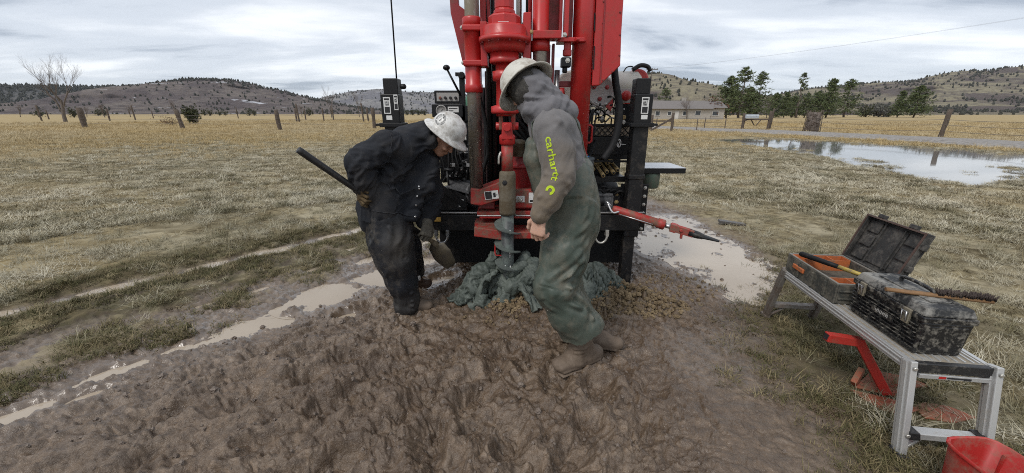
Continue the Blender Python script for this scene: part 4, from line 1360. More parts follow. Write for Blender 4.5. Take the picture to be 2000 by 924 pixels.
# universal joint
XU = -.038
m = MB()
for s_ in (-1, 1):
    m.prism([(XU + s_ * .048 - .016, YH - .05, 1.62), (XU + s_ * .048 - .016, YH + .05, 1.62), (XU + s_ * .048 - .016, YH + .034, 1.475), (XU + s_ * .048 - .016, YH - .034, 1.475)], (.032, 0, 0))
m.lathe((XU, YH, 1.585), [(.07, 0), (.07, .02)], 20)
uj = rp(m, 'universal_joint', REDM, .010, None, 3)
m = MB()
m.cyl((XU - .088, YH, 1.505), (XU + .088, YH, 1.505), .030, None, 18)
m.cyl((XU, YH - .088, 1.498), (XU, YH + .088, 1.498), .030, None, 18)
rp(m, 'cross_pin', RED, .004, uj)
m = MB()
for s_ in (-1, 1):
    m.prism([(XU - .046, YH + s_ * .048 - .016, 1.405), (XU + .046, YH + s_ * .048 - .016, 1.405), (XU + .036, YH + s_ * .048 - .016, 1.535), (XU - .036, YH + s_ * .048 - .016, 1.535)], (0, .032, 0))
m.lathe((XU, YH, 0), [(.050, 1.36), (.062, 1.375), (.064, 1.43), (.05, 1.445)], 20)
rp(m, 'lower_yoke', RED, .008, uj, 3)
m = MB(); m.lathe((XU, YH, 0), [(.047, 1.13), (.047, 1.37)], 20); rp(m, 'drive_sub', REDM, 0, uj)
m = MB(); m.tube(spline([(XU - .05, YH - .03, 1.31), (XU - .065, YH - .04, 1.27), (XU - .068, YH - .04, 1.215)], 5), .009, 8); rp(m, 'pin_keeper', ZNC, 0, uj)
# auger
auger_m = MB(); auger_m.lathe((XU, YH, 0), [(.040, .79), (.066, .80), (.068, .82), (.068, 1.125), (.062, 1.15), (.045, 1.16)], 22); adp = rp(auger_m, 'auger_adapter', MUDST)
bolt((XU - .02, YH - .066, 1.07), .014, (0, -1, 0), INK, adp, .006)
m = MB(); m.cyl((XU, YH, -.12), (XU, YH, .80), .054, None, 20); aug = rp(m, 'auger', AUG)
def flight(z0, turns, pitch, r0, r1, th, ph):
    n = int(turns * 36)
    vs, fs = [], []
    for i in range(n + 1):
        a = ph + 2 * PI * turns * i / n
        z = z0 - pitch * turns * i / n
        rr_ = r1 * min(1, .62 + i / n * 4)
        for r_, dz in ((r0, th), (rr_, th * .6), (rr_, -th * .6), (r0, -th)):
            vs.append((XU + math.cos(a) * r_, YH + math.sin(a) * r_, z + dz))
    for i in range(n):
        for j in range(4):
            fs.append((i * 4 + j, i * 4 + (j + 1) % 4, i * 4 + 4 + (j + 1) % 4, i * 4 + 4 + j))
    fs += [(3, 2, 1, 0), (n * 4, n * 4 + 1, n * 4 + 2, n * 4 + 3)]
    m = MB()
    m.add(vs, fs, True)
    return m
o = rp(flight(.80, 5.0, .165, .05, .112, .008, -.3), 'flight', AUGF, 0, aug)
o.modifiers.new('edge', 'EDGE_SPLIT').split_angle = R(40)
for i, (dx, z, h_) in enumerate(((.022, .655, .05), (-.028, .50, .03), (.020, .455, .07), (-.02, .35, .03), (.024, .335, .06))):
    label_plate((XU + dx, YH - .0555, z), .009, h_ * .7, [(.0, .2, 1, .3), (.0, .5, 1, .6)], aug)
# --- feed cylinders
def feed(x, zsleeve, zbot, nm):
    m = MB(); m.cyl((x, YR, zbot), (x, YR, 3.4), .055, None, 24)
    rod = rp(m, 'feed_rod', CHR)
    return rod
XL, XR = -.300, .215
rodL = feed(XL, 1.75, .98, 'l'); rodR = feed(XR, 1.9, .98, 'r')
m = MB(); m.lathe((XL, YR, 0), [(.060, 1.755), (.070, 1.76), (.070, 1.815), (.064, 1.82), (.064, 1.975), (.064, 2.215), (.074, 2.22), (.076, 2.275), (.070, 2.285), (.05, 2.29)], 26); slL = rp(m, 'feed_sleeve', RED)
for z in (1.965, 2.205):
    m = MB(); m.box((XL + .02, YR - .01, z), (.18, .15, .043)); rp(m, 'sleeve_clamp', RED, .010, slL)
for z in (1.965, 2.205):
    bolt((XL - .07, YR - .07, z), .010, (-.5, -1, 0), ZNC, slL, .014)
m = MB(); m.box((XL + .092, YR - .02, 2.09), (.050, .17, .30)); rp(m, 'bracket', RED, .006, slL)
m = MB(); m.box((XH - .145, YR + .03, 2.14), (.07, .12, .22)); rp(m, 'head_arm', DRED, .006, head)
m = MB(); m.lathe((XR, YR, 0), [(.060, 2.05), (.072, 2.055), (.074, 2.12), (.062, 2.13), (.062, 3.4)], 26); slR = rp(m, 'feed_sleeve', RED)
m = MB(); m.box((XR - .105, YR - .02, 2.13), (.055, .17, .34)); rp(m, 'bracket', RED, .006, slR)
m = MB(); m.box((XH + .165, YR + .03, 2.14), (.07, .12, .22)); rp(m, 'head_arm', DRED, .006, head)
m = MB(); m.box((XR + .045, YR - .035, 2.155), (.21, .14, .055)); rp(m, 'sleeve_clamp', RED, .006, slR)
bolt((XR - .075, YR - .10, 2.17), .011, (0, -1, 0), BRS, slR, .014); bolt((XR + .175, YR - .08, 2.155), .011, (0, -1, 0), ZNC, slR, .012)
# carriage uprights right of the head
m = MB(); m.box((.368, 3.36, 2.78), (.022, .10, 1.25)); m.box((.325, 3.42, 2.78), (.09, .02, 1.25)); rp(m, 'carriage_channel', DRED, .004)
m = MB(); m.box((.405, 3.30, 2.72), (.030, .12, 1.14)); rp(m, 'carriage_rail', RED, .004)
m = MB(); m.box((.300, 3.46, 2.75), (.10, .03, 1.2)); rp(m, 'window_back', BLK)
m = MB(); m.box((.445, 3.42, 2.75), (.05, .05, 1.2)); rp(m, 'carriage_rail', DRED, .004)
m = MB(); m.box((.445, 3.33, 2.13), (.20, .16, .030)); m.cyl((.475, 3.24, 2.13), (.56, 3.31, 2.13), .014, None, 10); rp(m, 'carriage_shelf', RED, .004)
m = MB(); m.lathe((.425, 3.31, 2.02), [(.028, 0), (.034, .008), (.034, .045), (.028, .05), (.028, .10)], 8, smooth=False); rp(m, 'hose_fitting', RED)
m = MB(); m.box((.415, 3.30, 1.975), (.075, .08, .07)); m.cyl((.41, 3.30, 1.90), (.41, 3.30, 1.95), .02, None, 10); vb = rp(m, 'valve_block', BLK, .008)
bolt((.425, 3.262, 1.985), .012, (0, -1, 0), ZNC, vb, .012)
m = MB(); m.box((.325, 3.40, 1.72), (.020, .06, .80)); m.box((.290, 3.43, 1.72), (.030, .03, .8)); rp(m, 'guide_strip', DRED, .003)
m = MB(); m.cyl((.362, 3.40, 1.50), (.362, 3.40, 1.93), .022, None, 16); rp(m, 'hydraulic_rod', STL)
m = MB(); m.cyl((.405, 3.42, 1.50), (.405, 3.42, 1.80), .020, None, 12); m.lathe((.405, 3.42, 1.74), [(.024, 0), (.028, .02), (.024, .06)], 10); rp(m, 'hydraulic_rod', RED)
m = MB(); m.bar((.36, 3.46, 1.83), (.50, 3.46, 1.83), .03, .045); rp(m, 'tie_bar', DRED, .004)
# vertical lines behind the head
for x, y, r_, mt in ((.055, 3.52, .024, CHR), (-.145, 3.48, .020, BLK), (-.190, 3.50, .024, BLK), (.12, 3.50, .012, BLK), (.142, 3.46, .016, RED)):
    m = MB(); m.cyl((x, y, .9 if x < 0 else 1.5), (x, y, 3.4), r_, None, 12); rp(m, 'hydraulic_line', mt)
m = MB(); m.box((-.225, 3.44, 2.65), (.045, .05, 1.4)); rp(m, 'carriage_rail', RED, .004)
m = MB(); m.prism([(-.235, 3.47, 3.3), (-.215, 3.47, 3.3), (-.165, 3.47, 2.2), (-.19, 3.47, 2.2)], (0, .03, 0)); rp(m, 'mast_brace', RED, .003)
# slanted left mast brace
bl = [(-0.482, 3.42, 2.534), (-0.416, 3.42, 2.534), (-0.41, 3.42, 2.397), (-0.349, 3.42, 2.355), (-0.362, 3.42, 1.967), (-0.391, 3.42, 1.967), (-0.476, 3.42, 2.344)]
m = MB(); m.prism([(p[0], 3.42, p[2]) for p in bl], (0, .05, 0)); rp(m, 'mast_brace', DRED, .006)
# --- mast base
m = MB(); m.prism([(-0.343, 3.22, 1.008), (-0.263, 3.22, 1.0), (-0.063, 3.22, 1.076), (-0.064, 3.22, 0.922), (-0.258, 3.22, 0.861), (-0.347, 3.22, 0.874)], (0, .22, 0)); blk = rp(m, 'clamp_block', REDM, .008)
lb_ = (-0.17, 3.21, 0.954)
label_plate((lb_[0], 3.213, lb_[2]), .115, .070, [(.04, .06, .52, .94), (.62, .2, .8, .75), (.82, .4, .92, .5)], blk, (0, -1, 0), .12)
m = MB(); m.box((.12, 3.40, .905), (.26, .22, .16)); blk2 = rp(m, 'clamp_block', REDM, .008)
label_plate((.072, 3.284, .905), .07, .055, [(.2, .2, .75, .8)], blk2); label_plate((.165, 3.284, .915), .045, .09, [(.2, .1, .8, .3)], blk2)
bolt((.07, 3.284, .90), .016, (0, -1, 0), ZNC, blk2, .02)
m = MB(); m.lathe((.09, 3.48, 0), [(.12, .98), (.12, 1.15), (.135, 1.155), (.135, 1.18), (.10, 1.185), (.10, 1.24)], 20); rp(m, 'hydraulic_motor', DRED, .004)
m = MB(); m.lathe((.055, 3.36, 1.255), [(.048, 0), (.048, .10), (.058, .105), (.058, .125), (.03, .14)], 12); rp(m, 'swivel_fitting', MUDST)
m = MB(); m.box((-.03, 3.42, .782), (.54, .28, .030)); bp_ = rp(m, 'base_plate', REDM, .003)
m = MB(); m.box((-.03, 3.425, .760), (.54, .29, .009)); rp(m, 'base_plate', WHT, .002)
m = MB(); m.box((.02, 3.45, .742), (.60, .32, .018)); rp(m, 'base_plate', RED, .003)
m = MB(); m.box((-.22, 3.40, .835), (.14, .12, .06)); m.box((.12, 3.40, .835), (.2, .12, .06)); rp(m, 'base_block', DRED, .006)
# lower red guide bracket
m = MB(); m.prism([(-0.319, 3.18, 0.685), (-0.065, 3.18, 0.649), (-0.065, 3.18, 0.567), (-0.322, 3.18, 0.603)], (0, .30, 0)); rp(m, 'auger_guide', REDM, .006)
m = MB(); m.box((-.24, 3.40, .66), (.18, .16, .05)); rp(m, 'guide_arm', REDM, .006)
m = MB(); m.box((.11, 3.34, .60), (.22, .24, .06)); rp(m, 'guide_arm', REDM, .006)
m = MB(); m.tube(spline([(-.145, 3.22, .52), (-.145, 3.20, .44), (-.12, 3.20, .425), (-.03, 3.22, .42)], 5), .006, 8); rp(m, 'guide_handle', RED)
# --- deck, bumper and skirts
m = MB(); m.box((.24, 3.98, .713), (1.98, .86, .026)); rp(m, 'deck', BLK, .003)
m = MB(); m.box((.24, 3.545, .722), (1.98, .018, .012)); rp(m, 'deck_edge', STL, .002)
m = MB(); m.box((.22, 3.62, .62), (1.94, .14, .155)); bum = rp(m, 'rear_beam', BLKM, .008)
m = MB(); m.box((-.705, 3.545, .655), (.085, .012, .04)); rp(m, 'yellow_sticker', ORG, .004, bum)  # flat yellow sticker on the rear beam, gives no light
for x in (-.66, .84):
    m = MB(); m.tube([(x + .055 * math.cos(t), 3.53, .50 + .07 * math.sin(t)) for t in np.linspace(-PI, 0, 11)] , .011, 8)
    m.box((x - .055, 3.55, .525), (.03, .06, .06)); m.box((x + .055, 3.55, .525), (.03, .06, .06))
    rp(m, 'tow_shackle', STL if x < 0 else ZNC, .003, bum)
m = MB(); m.box((.22, 3.80, .34), (1.90, .03, .42)); m.box((.22, 3.76, .53), (1.92, .05, .05)); rp(m, 'mud_flap', RUB, .004)
m = MB(); m.box((.24, 5.2, .52), (1.5, 2.6, .20)); rp(m, 'chassis', BLK, .01)
for x in (-.62, -.36, .84, 1.10):
    w_ = MB(); w_.lathe((x - .11, 4.55, .44), [(.20, .0), (.38, .005), (.44, .03), (.455, .07), (.455, .15), (.44, .19), (.38, .215), (.20, .22)], 36, (1, 0, 0)); wh = rp(w_, 'wheel', RUB)
    w_ = MB(); w_.lathe((x - .115, 4.55, .44), [(.05, .03), (.20, .0), (.22, .01), (.22, .22), (.20, .23), (.05, .20)], 24, (1, 0, 0)); rp(w_, 'rim', BLK, 0, wh)
# --- jacks
def jack(x, s_, rght):
    jk = MB()
    jk.box((x, 3.62, 1.03), (.135, .135, 1.10))
    jk.box((x, 3.62, 1.05), (.150, .150, .05))
    j = rp(jk, 'jack_leg', BLKM, .010)
    m = MB(); m.box((x, 3.62, 1.635), (.155, .16, .25)); rp(m, 'jack_cap', BLK, .010, j)
    m = MB(); m.box((x - .01 * s_, 3.63, 1.82), (.125, .13, .13)); rp(m, 'jack_head', BLK, .008, j)
    m = MB(); m.box((x, 3.615, 1.505), (.20, .19, .034)); m.box((x + .12 * s_, 3.615, 1.505), (.07, .06, .02)); rp(m, 'jack_bracket', BLK, .004, j)
    m = MB(); m.box((x - .01 * s_, 3.62, .25), (.105, .105, .62)); rp(m, 'inner_leg', BLKM, .006, j)
    m = MB(); m.box((x - .01 * s_, 3.62, -.045), (.26, .26, .03)); rp(m, 'foot', BLKM, .006, j)
    return j
jr = jack(1.128, 1, True)
jl = jack(-1.045, -1, False)
LM = [(.12, .82, .88, .93), (.20, .50, .28, .74), (.34, .50, .56, .56), (.34, .50, .42, .74), (.50, .50, .58, .74), (.34, .68, .56, .74), (.66, .50, .76, .80), (.58, .50, .66, .56), (.12, .06, .88, .42)]
label_plate((1.138, 3.538, 1.665), .062, .135, LM, jr); label_plate((1.140, 3.538, 1.57), .055, .036, [], jr)
label_plate((-1.068, 3.538, 1.665), .058, .135, LM, jl); label_plate((-1.058, 3.538, 1.565), .050, .036, [], jl); label_plate((-.990, 3.538, 1.69), .034, .125, LM, jl)
m = MB(); m.lathe((-.955, 3.60, 1.82), [(.018, 0), (.022, .01), (.022, .04), (.01, .05)], 10, (1, -.3, 0)); rp(m, 'jack_fitting', BLK, 0, jl)
# bolted side plates
for x0 in (1.075, 1.245, -1.155):
    m = MB(); m.box((x0, 3.70 if x0 < 1.2 and x0 > 0 else 3.68, .735), (.085, .02, .46)); pl_ = rp(m, 'side_plate', BLK, .003)
    for z in (.93, .85, .77, .69, .61, .53):
        bolt((x0 + (.012 if x0 > 0 else -.01), 3.69 if x0 < 1.2 and x0 > 0 else 3.67, z), .011, (0, -1, 0), ZNC if x0 > 1.2 else BRS, pl_, .012)
m = MB(); m.box((.95, 3.70, .735), (.17, .02, .40)); pl_ = rp(m, 'side_plate', BLKM, .003)
for z in (.87, .79, .68, .60):
    bolt((1.00, 3.69, z), .014, (0, -1, 0), BRS, pl_, .012)
# --- fold-out table on the right side
m = MB(); m.box((1.46, 3.98, 1.095), (.40, .42, .020)); tb = rp(m, 'side_table', paint('galvanised_plate', (.62, .63, .65), .35, .6, .2), .003)
m = MB(); m.box((1.46, 3.775, 1.075), (.40, .02, .05)); m.box((1.30, 3.98, 1.06), (.05, .36, .05)); rp(m, 'table_edge', BLK, .003, tb)
m = MB(); m.lathe((1.36, 3.86, .90), [(.075, 0), (.085, .01), (.090, .13), (.085, .15)], 16); rp(m, 'hanging_tub', paint('green_tub', (.08, .12, .085), .6, 0, .4))
OFFX = .06
# --- rod rack with brass coloured rods
m = MB(); m.box((.86, 4.0, .985), (.42, .5, .025)); m.box((.86, 3.76, 1.01), (.42, .02, .03)); m.box((.86, 4.15, 1.12), (.42, .03, .28)); rp(m, 'rod_rack', BLK, .003)
for x, z, y in ((.735, 1.075, 3.86), (.80, 1.04, 3.70), (.865, 1.055, 3.84), (.925, 1.05, 3.82), (.975, 1.07, 3.86), (.83, 1.11, 4.0), (.90, 1.12, 3.98), (.95, 1.13, 4.02)):
    m = MB(); m.lathe((x, y, z), [(.016, 0), (.020, .004), (.020, .07), (.017, .075), (.017, .9)], 14, (0, 1, .16)); rd = rp(m, 'drill_rod', BRS)
    m = MB(); m.lathe((x, y - .002, z), [(.004, 0), (.011, 0.0004)], 12, (0, 1, .16)); rp(m, 'rod_bore', INK, 0, rd)
OFFX = 0.0
m = MB(); m.lathe((.645, 3.52, .955), [(.070, 0), (.074, .01), (.080, .24), (.080, .25)], 20); can = rp(m, 'canister', PLB)
m = MB(); m.lathe((.645, 3.52, 1.205), [(.083, 0), (.086, .005), (.083, .025), (.06, .03)], 20); rp(m, 'canister_lid', PLB, 0, can)
m = MB(); m.lathe((.635, 3.52, 1.235), [(.048, 0), (.048, .006), (.04, .009)], 18); rp(m, 'lid_label', BLU, 0, can)
m = MB(); m.box((.80, 3.72, .87), (.30, .16, .02)); m.box((.80, 3.66, .80), (.32, .02, .12)); rp(m, 'tread_step', TRD, .003)
# lumpy oily winch and cables behind the step
r2 = random.Random(4)
for i in range(7):
    p0 = Vector((.66 + .05 * i, 3.66 + r2.uniform(0, .06), .88 + r2.uniform(-.02, .03)))
    m = MB(); m.tube(spline([p0, p0 + Vector((.06, -.03, .04)), p0 + Vector((.12, .0, -.01)), p0 + Vector((.17, .05, -.08))], 5), .012, 7); rp(m, 'cable', RUB)
m = MB(); m.cyl((.70, 3.62, .80), (.86, 3.62, .82), .045, None, 14); m.lathe((.70, 3.62, .80), [(.06, 0), (.06, .02)], 14, (1, 0, 0)); m.box((.80, 3.60, .74), (.18, .08, .07)); rp(m, 'winch', BLKM, .004)
# --- jib cylinder reaching out to the right
j0, j1, j2, j3 = Vector((0.907, 3.46, 0.777)), Vector((1.336, 3.3, 0.669)), Vector((1.535, 3.2, 0.625)), Vector((1.729, 3.12, 0.582))
d = (j1 - j0).normalized()
m = MB(); m.tube([j0, j0 + d * .02, j0 + d * .03, j1 - d * .07, j1 - d * .069, j1 - d * .008, j1], [.030, .036, .038, .038, .045, .045, .034], 18); jib = rp(m, 'jib_cylinder', REDM)
m = MB(); m.tube([j0 + Vector((-.02, -.02, .03)), j0 + Vector((-.06, 0, .07))], .010, 8); m.tube(spline([j0 + Vector((-.05, 0, .06)), j0 + Vector((-.01, -.05, -.02)), j0 + Vector((.05, -.05, -.012))], 4), .010, 8); rp(m, 'hose_end', STL, 0, jib)
m = MB(); m.tube([j0 + d * .05 + Vector((0, -.045, -.022)), j1 - d * .12 + Vector((0, -.045, -.02))], .006, 8); rp(m, 'feed_pipe', STL, 0, jib)
m = MB(); m.tube([j1 - d * .01, j1 + d * .07], .020, 14); rp(m, 'piston_rod', STL, 0, jib)
d2 = (j2 - j1).normalized()
m = MB()
for s_ in (-1, 1):
    m.bar(j1 + d2 * .05 + Vector((0, s_ * .028, 0)), j2 + Vector((0, s_ * .028, 0)), .016, .062)
m.bar(j1 + d2 * .045, j1 + d2 * .10, .07, .07)
m.cyl(j1 + d2 * .12 + Vector((0, -.05, .0)), j1 + d2 * .12 + Vector((0, .05, 0)), .014, None, 10)
m.bar(j1 + d2 * .13 + Vector((0, -.03, -.02)), j1 + d2 * .13 + Vector((0, -.03, -.07)), .02, .02)
rp(m, 'clevis', REDM, .005, jib)
d3 = (j3 - j2).normalized()
m = MB(); m.tube([j2 - d3 * .03, j2 + d3 * .05, j2 + d3 * .10, j3], [(.04, .034), (.045, .030), (.05, .016), (.028, .008)], 12, True, (0, 0, 1)); rp(m, 'jib_tip', BLKM, 0, jib)
# --- steps, box and control stand on the left
m = MB(); m.prism([(-.76, 3.60, .727), (-.42, 3.60, .727), (-.42, 3.60, .86), (-.56, 3.60, .935), (-.70, 3.60, .90), (-.76, 3.60, .82)], (0, .30, 0)); stp = rp(m, 'step_box', BLK, .006)
m = MB(); m.prism([(-.60, 3.585, .945), (-.40, 3.585, .885), (-.40, 3.90, .975), (-.60, 3.90, 1.035)], (0, 0, .012)); rp(m, 'tread_plate', TRD, .002, stp)
m = MB(); m.bar((-.66, 3.59, .955), (-.43, 3.595, .765), .014, .055); rp(m, 'step_strap', RUB, .003, stp)
label_plate((-.475, 3.597, .80), .045, .07, [(.1, .1, .9, .25), (.1, .4, .9, .6), (.1, .75, .9, .9)], stp)
m = MB(); m.lathe((-.405, 3.70, .86), [(.05, 0), (.095, .005), (.10, .02), (.095, .035), (.05, .04)], 24, (.9, -.4, .1)); rp(m, 'disc_guard', TRD, 0, stp)
for i, (x, z) in enumerate(((-.66, 1.03), (-.60, 1.06), (-.54, 1.10), (-.47, 1.08), (-.62, 1.14), (-.50, 1.17))):
    m = MB(); m.tube(spline([(x, 3.78, z - .06), (x + .05, 3.72, z), (x + .12, 3.74, z + .02 * (i % 3 - 1)), (x + .17, 3.82, z - .03)], 5), .013, 8); rp(m, 'hydraulic_hose', RUB)
    m = MB(); m.cyl((x + .04, 3.725, z - .004), (x + .085, 3.722, z + .004), .017, None, 6); rp(m, 'hose_coupling', STL)
m = MB(); m.tube([(-.585, 3.62, .93), (-.60, 3.64, 1.09)], .010, 8); m.tube([(-.63, 3.66, 1.105), (-.54, 3.66, 1.095)], .016, 8); rp(m, 'foot_lever', BLK)
m = MB(); m.box((-.54, 4.02, 1.23), (.32, .34, .56)); cst = rp(m, 'control_stand', BLK, .008)
m = MB(); m.box((-.50, 3.846, 1.39), (.13, .006, .07)); rp(m, 'data_plate', WHT, .001, cst)
for i in range(5):
    m = MB(); m.tube([(-.62 + .05 * i, 3.84, 1.20), (-.63 + .055 * i, 3.80, 1.30)], .007, 6); m.lathe((-.63 + .055 * i, 3.80, 1.295), [(.008, 0), (.015, .01), (.015, .028), (.006, .035)], 8); rp(m, 'valve_lever', STL if i == 2 else BLK, 0, cst)
label_plate((-.47, 3.845, 1.26), .11, .05, [(.05, .2, .95, .35), (.05, .55, .6, .7)], cst)
cpz = (-0.608, 3.86, 1.743)
m = MB(); m.box((-.595, 3.92, 1.745), (.25, .12, .115)); cpn = rp(m, 'control_panel', BLK, .006)
m = MB(); m.box((-.595, 3.856, 1.745), (.205, .006, .075)); fp = rp(m, 'panel_face', GRY, .001, cpn)
for i in range(4):
    m = MB(); m.lathe((-.665 + .048 * i, 3.853, 1.738), [(.013, 0), (.013, .014), (.009, .018)], 10, (0, -1, 0)); rp(m, 'knob', INK if i else REDM, 0, cpn)
m = MB(); m.box((-.60, 3.90, 1.625), (.29, .14, .115)); gpn = rp(m, 'gauge_panel', BLK, .006)
m = MB(); m.lathe((-.655, 3.83, 1.625), [(.050, 0), (.050, .012), (.044, .016), (.042, .010), (.005, .010)], 24, (0, -1, 0)); gg = rp(m, 'pressure_gauge', GRY, 0, gpn)
m = MB()
for a in np.linspace(-2.2, 2.2, 9):
    m.bar((-.655 + .030 * math.sin(a), 3.8185, 1.625 + .030 * math.cos(a)), (-.655 + .037 * math.sin(a), 3.8185, 1.625 + .037 * math.cos(a)), .004, .002)
m.bar((-.655, 3.8185, 1.625), (-.635, 3.8185, 1.642), .004, .002)
rp(m, 'gauge_marks', INK, 0, gg)
label_plate((-.545, 3.829, 1.635), .10, .05, [(.05, .2, .5, .35), (.1, .6, .9, .75)], gpn)
m = MB(); m.box((-.46, 3.88, 1.72), (.05, .05, .44)); m.lathe((-.46, 3.86, 1.93), [(.03, -.03), (.034, 0), (.03, .03)], 10, (0, 1, 0)); lv = rp(m, 'lever_post', BLK, .006)
lt = Vector((-0.589, 3.82, 1.989))
m = MB(); m.tube([(-.475, 3.85, 1.76), lt], [.011, .009], 8); m.lathe(lt + Vector((0, 0, -.02)), [(.012, 0), (.030, .012), (.033, .028), (.022, .042), (.006, .048)], 14); rp(m, 'control_lever', BLK, 0, lv)
m = MB(); m.tube([(-.44, 3.86, 1.92), (-.34, 3.84, 1.875)], .012, 8); m.box((-.49, 3.86, 1.94), (.05, .05, .03)); rp(m, 'lever_arm', BLK, 0, lv)
m = MB(); m.box((-.42, 3.98, 1.60), (.20, .25, .14)); rp(m, 'junction_box', BLK, .006)
label_plate((-.365, 3.852, 1.62), .05, .11, LM)
m = MB(); m.lathe((-.33, 4.35, 1.70), [(.17, -.15), (.17, .0), (.15, .07), (.09, .11), (.02, .125)], 20); rp(m, 'green_cover', paint('green_cover', (.03, .14, .07), .5, 0, .2))
# --- engine deck (dark, mostly hidden)
m = MB(); m.box((.05, 5.15, 1.18), (1.25, 1.5, .92)); eng = rp(m, 'engine_housing', BLK, .02)
m = MB(); m.box((-.18, 3.62, 1.33), (.10, .12, 1.22)); m.box((.06, 3.62, 1.24), (.14, .10, 1.02)); m.box((-.06, 3.72, 1.28), (.62, .04, 1.08)); rp(m, 'mast_frame', paint('dark_frame', (.035, .014, .016), .5, 0, .3), .006)
r2 = random.Random(9)
for i in range(16):
    x = -.24 + .055 * (i % 9) + r2.uniform(-.01, .01)
    y = 3.56 + r2.uniform(-.04, .05)
    m = MB(); m.tube(spline([(x, y, .74), (x + r2.uniform(-.04, .04), y - .03, 1.05), (x + r2.uniform(-.05, .05), y, 1.35), (x + r2.uniform(-.05, .05), y + .02, 1.80)], 6), r2.choice((.010, .014, .017)), 7); rp(m, 'hydraulic_hose', RUB)
for i in range(9):
    m = MB(); m.lathe((-.16 + .045 * i, 3.55, 1.12 + .11 * (i % 5)), [(.012, 0), (.016, .005), (.016, .03), (.010, .035)], 6, (0, -.3, 1)); rp(m, 'hose_coupling', STL)
# right-hand engine bay
OFFX = .085
m = MB(); m.lathe((.742, 3.92, 1.80), [(.03, 0), (.045, -.005), (.10, 0), (.118, -.018), (.135, -.02), (.14, -.01), (.14, .06), (.1, .08)], 36, (0, 1, 0)); pu = rp(m, 'pulley', GRY)
for a in (.5, 2.6, 4.7):
    bolt((.742 + .07 * math.cos(a), 3.915, 1.80 + .07 * math.sin(a)), .014, (0, -1, 0), DRED, pu, .01)
m = MB(); m.lathe((.50, 4.10, 1.82), [(.16, 0), (.18, .01), (.18, .10), (.1, .12)], 30, (0, 1, 0)); rp(m, 'pulley', CRM)
m = MB(); m.lathe((.86, 4.10, 1.885), [(.02, 0), (.07, .01), (.098, .04), (.105, .08), (.105, .26), (.07, .3)], 26, (1, 0, 0)); tk = rp(m, 'air_tank', CRM)
m = MB(); m.tube(spline([(.98, 4.05, 1.98), (1.01, 4.05, 2.02), (1.06, 4.05, 2.025), (1.09, 4.05, 1.99)], 5), .006, 6); rp(m, 'tank_wire', BLK, 0, tk)
m = MB(); m.box((1.13, 4.20, 1.80), (.22, .3, .24)); m.lathe((1.13, 4.06, 1.90), [(.11, 0), (.11, .28)], 20, (0, 1, 0)); rt = rp(m, 'fuel_tank', RED, .02)
m = MB(); m.tube(spline([(1.05, 4.0, 1.99), (1.12, 4.0, 2.03), (1.19, 4.0, 2.02), (1.22, 4.0, 1.98)], 5), .02, 8); rp(m, 'tank_strap', BLK, 0, rt)
m = MB(); m.box((.965, 3.88, 1.755), (.125, .03, .125)); es = rp(m, 'stop_switch', GRY, .004)
m = MB(); m.lathe((.965, 3.862, 1.755), [(.022, 0), (.022, .012), (.042, .016), (.046, .03), (.040, .045), (.01, .05)], 20, (0, -1, 0)); rp(m, 'stop_button', RED, 0, es)
m = MB(); m.box((.965, 3.90, 1.585), (.15, .03, .20)); ip_ = rp(m, 'instrument_panel', BLK, .004)
for z, r_ in ((1.565, .021), (1.52, .019)):
    m = MB(); m.lathe((.972, 3.884, z), [(r_, 0), (r_, .006), (r_ * .8, .008)], 16, (0, -1, 0)); rp(m, 'dial', BRS if z > 1.55 else CRM, 0, ip_)
for x in (.93, .95, .97):
    m = MB(); m.box((x, 3.883, 1.64), (.012, .006, .012)); rp(m, 'indicator', WHT, 0, ip_)
m = MB(); m.box((.84, 3.95, 1.495), (.46, .10, .018)); m.box((.84, 3.91, 1.15), (.46, .02, .02)); m.box((.84, 4.02, 1.33), (.46, .04, .34)); rp(m, 'engine_shelf', BLK, .003)
m = MB(); m.box((.84, 3.90, 1.30), (.44, .03, .17)); lgp = rp(m, 'lower_panel', BLK, .004)
m = MB(); m.tube([(.945 + .018 * math.cos(t), 3.882, 1.325 + .036 * math.sin(t)) for t in np.linspace(0, 2 * PI, 17)], .006, 6); m.box((.99, 3.883, 1.315), (.04, .004, .006)); m.bar((.94, 3.882, 1.30), (.955, 3.882, 1.35), .008, .004); rp(m, 'emblem', WHT, 0, lgp)
# expanded-metal guard
m = MB()
for i in range(9):
    for s_ in (-1, 1):
        xa = .62 + .055 * i
        m.bar((xa, 3.905, 1.39), (xa + s_ * .09, 3.915, 1.485), .006, .009)
gm = rp(m, 'mesh_guard', BLK)
m = MB(); m.box((.84, 3.945, 1.435), (.42, .02, .085)); rp(m, 'filter_core', paint('filter_core', (.50, .40, .30), .8, 0, .2), .003, gm)
OFFX = 0.0
m = MB(); m.tube([(.60, 3.60, 1.50), (.695, 3.60, 1.50), (.708, 3.60, 1.488), (.708, 3.60, 1.362), (.695, 3.60, 1.35), (.60, 3.60, 1.35)], .010, 10); rp(m, 'grab_handle', RED)
m = MB(); m.box((.64, 3.66, 1.43), (.10, .04, .10)); m.box((.65, 3.63, 1.41), (.06, .01, .02)); rp(m, 'relay_box', BLK, .004)
m = MB(); m.tube(spline([(0.865, 3.62, 2.001), (0.878, 3.55, 1.834), (0.916, 3.52, 1.648), (0.911, 3.5, 1.481), (0.869, 3.48, 1.332), (0.793, 3.46, 1.216)], 8), .030, 12); rp(m, 'air_hose', RUB)
OFFX = .07
r2 = random.Random(12)
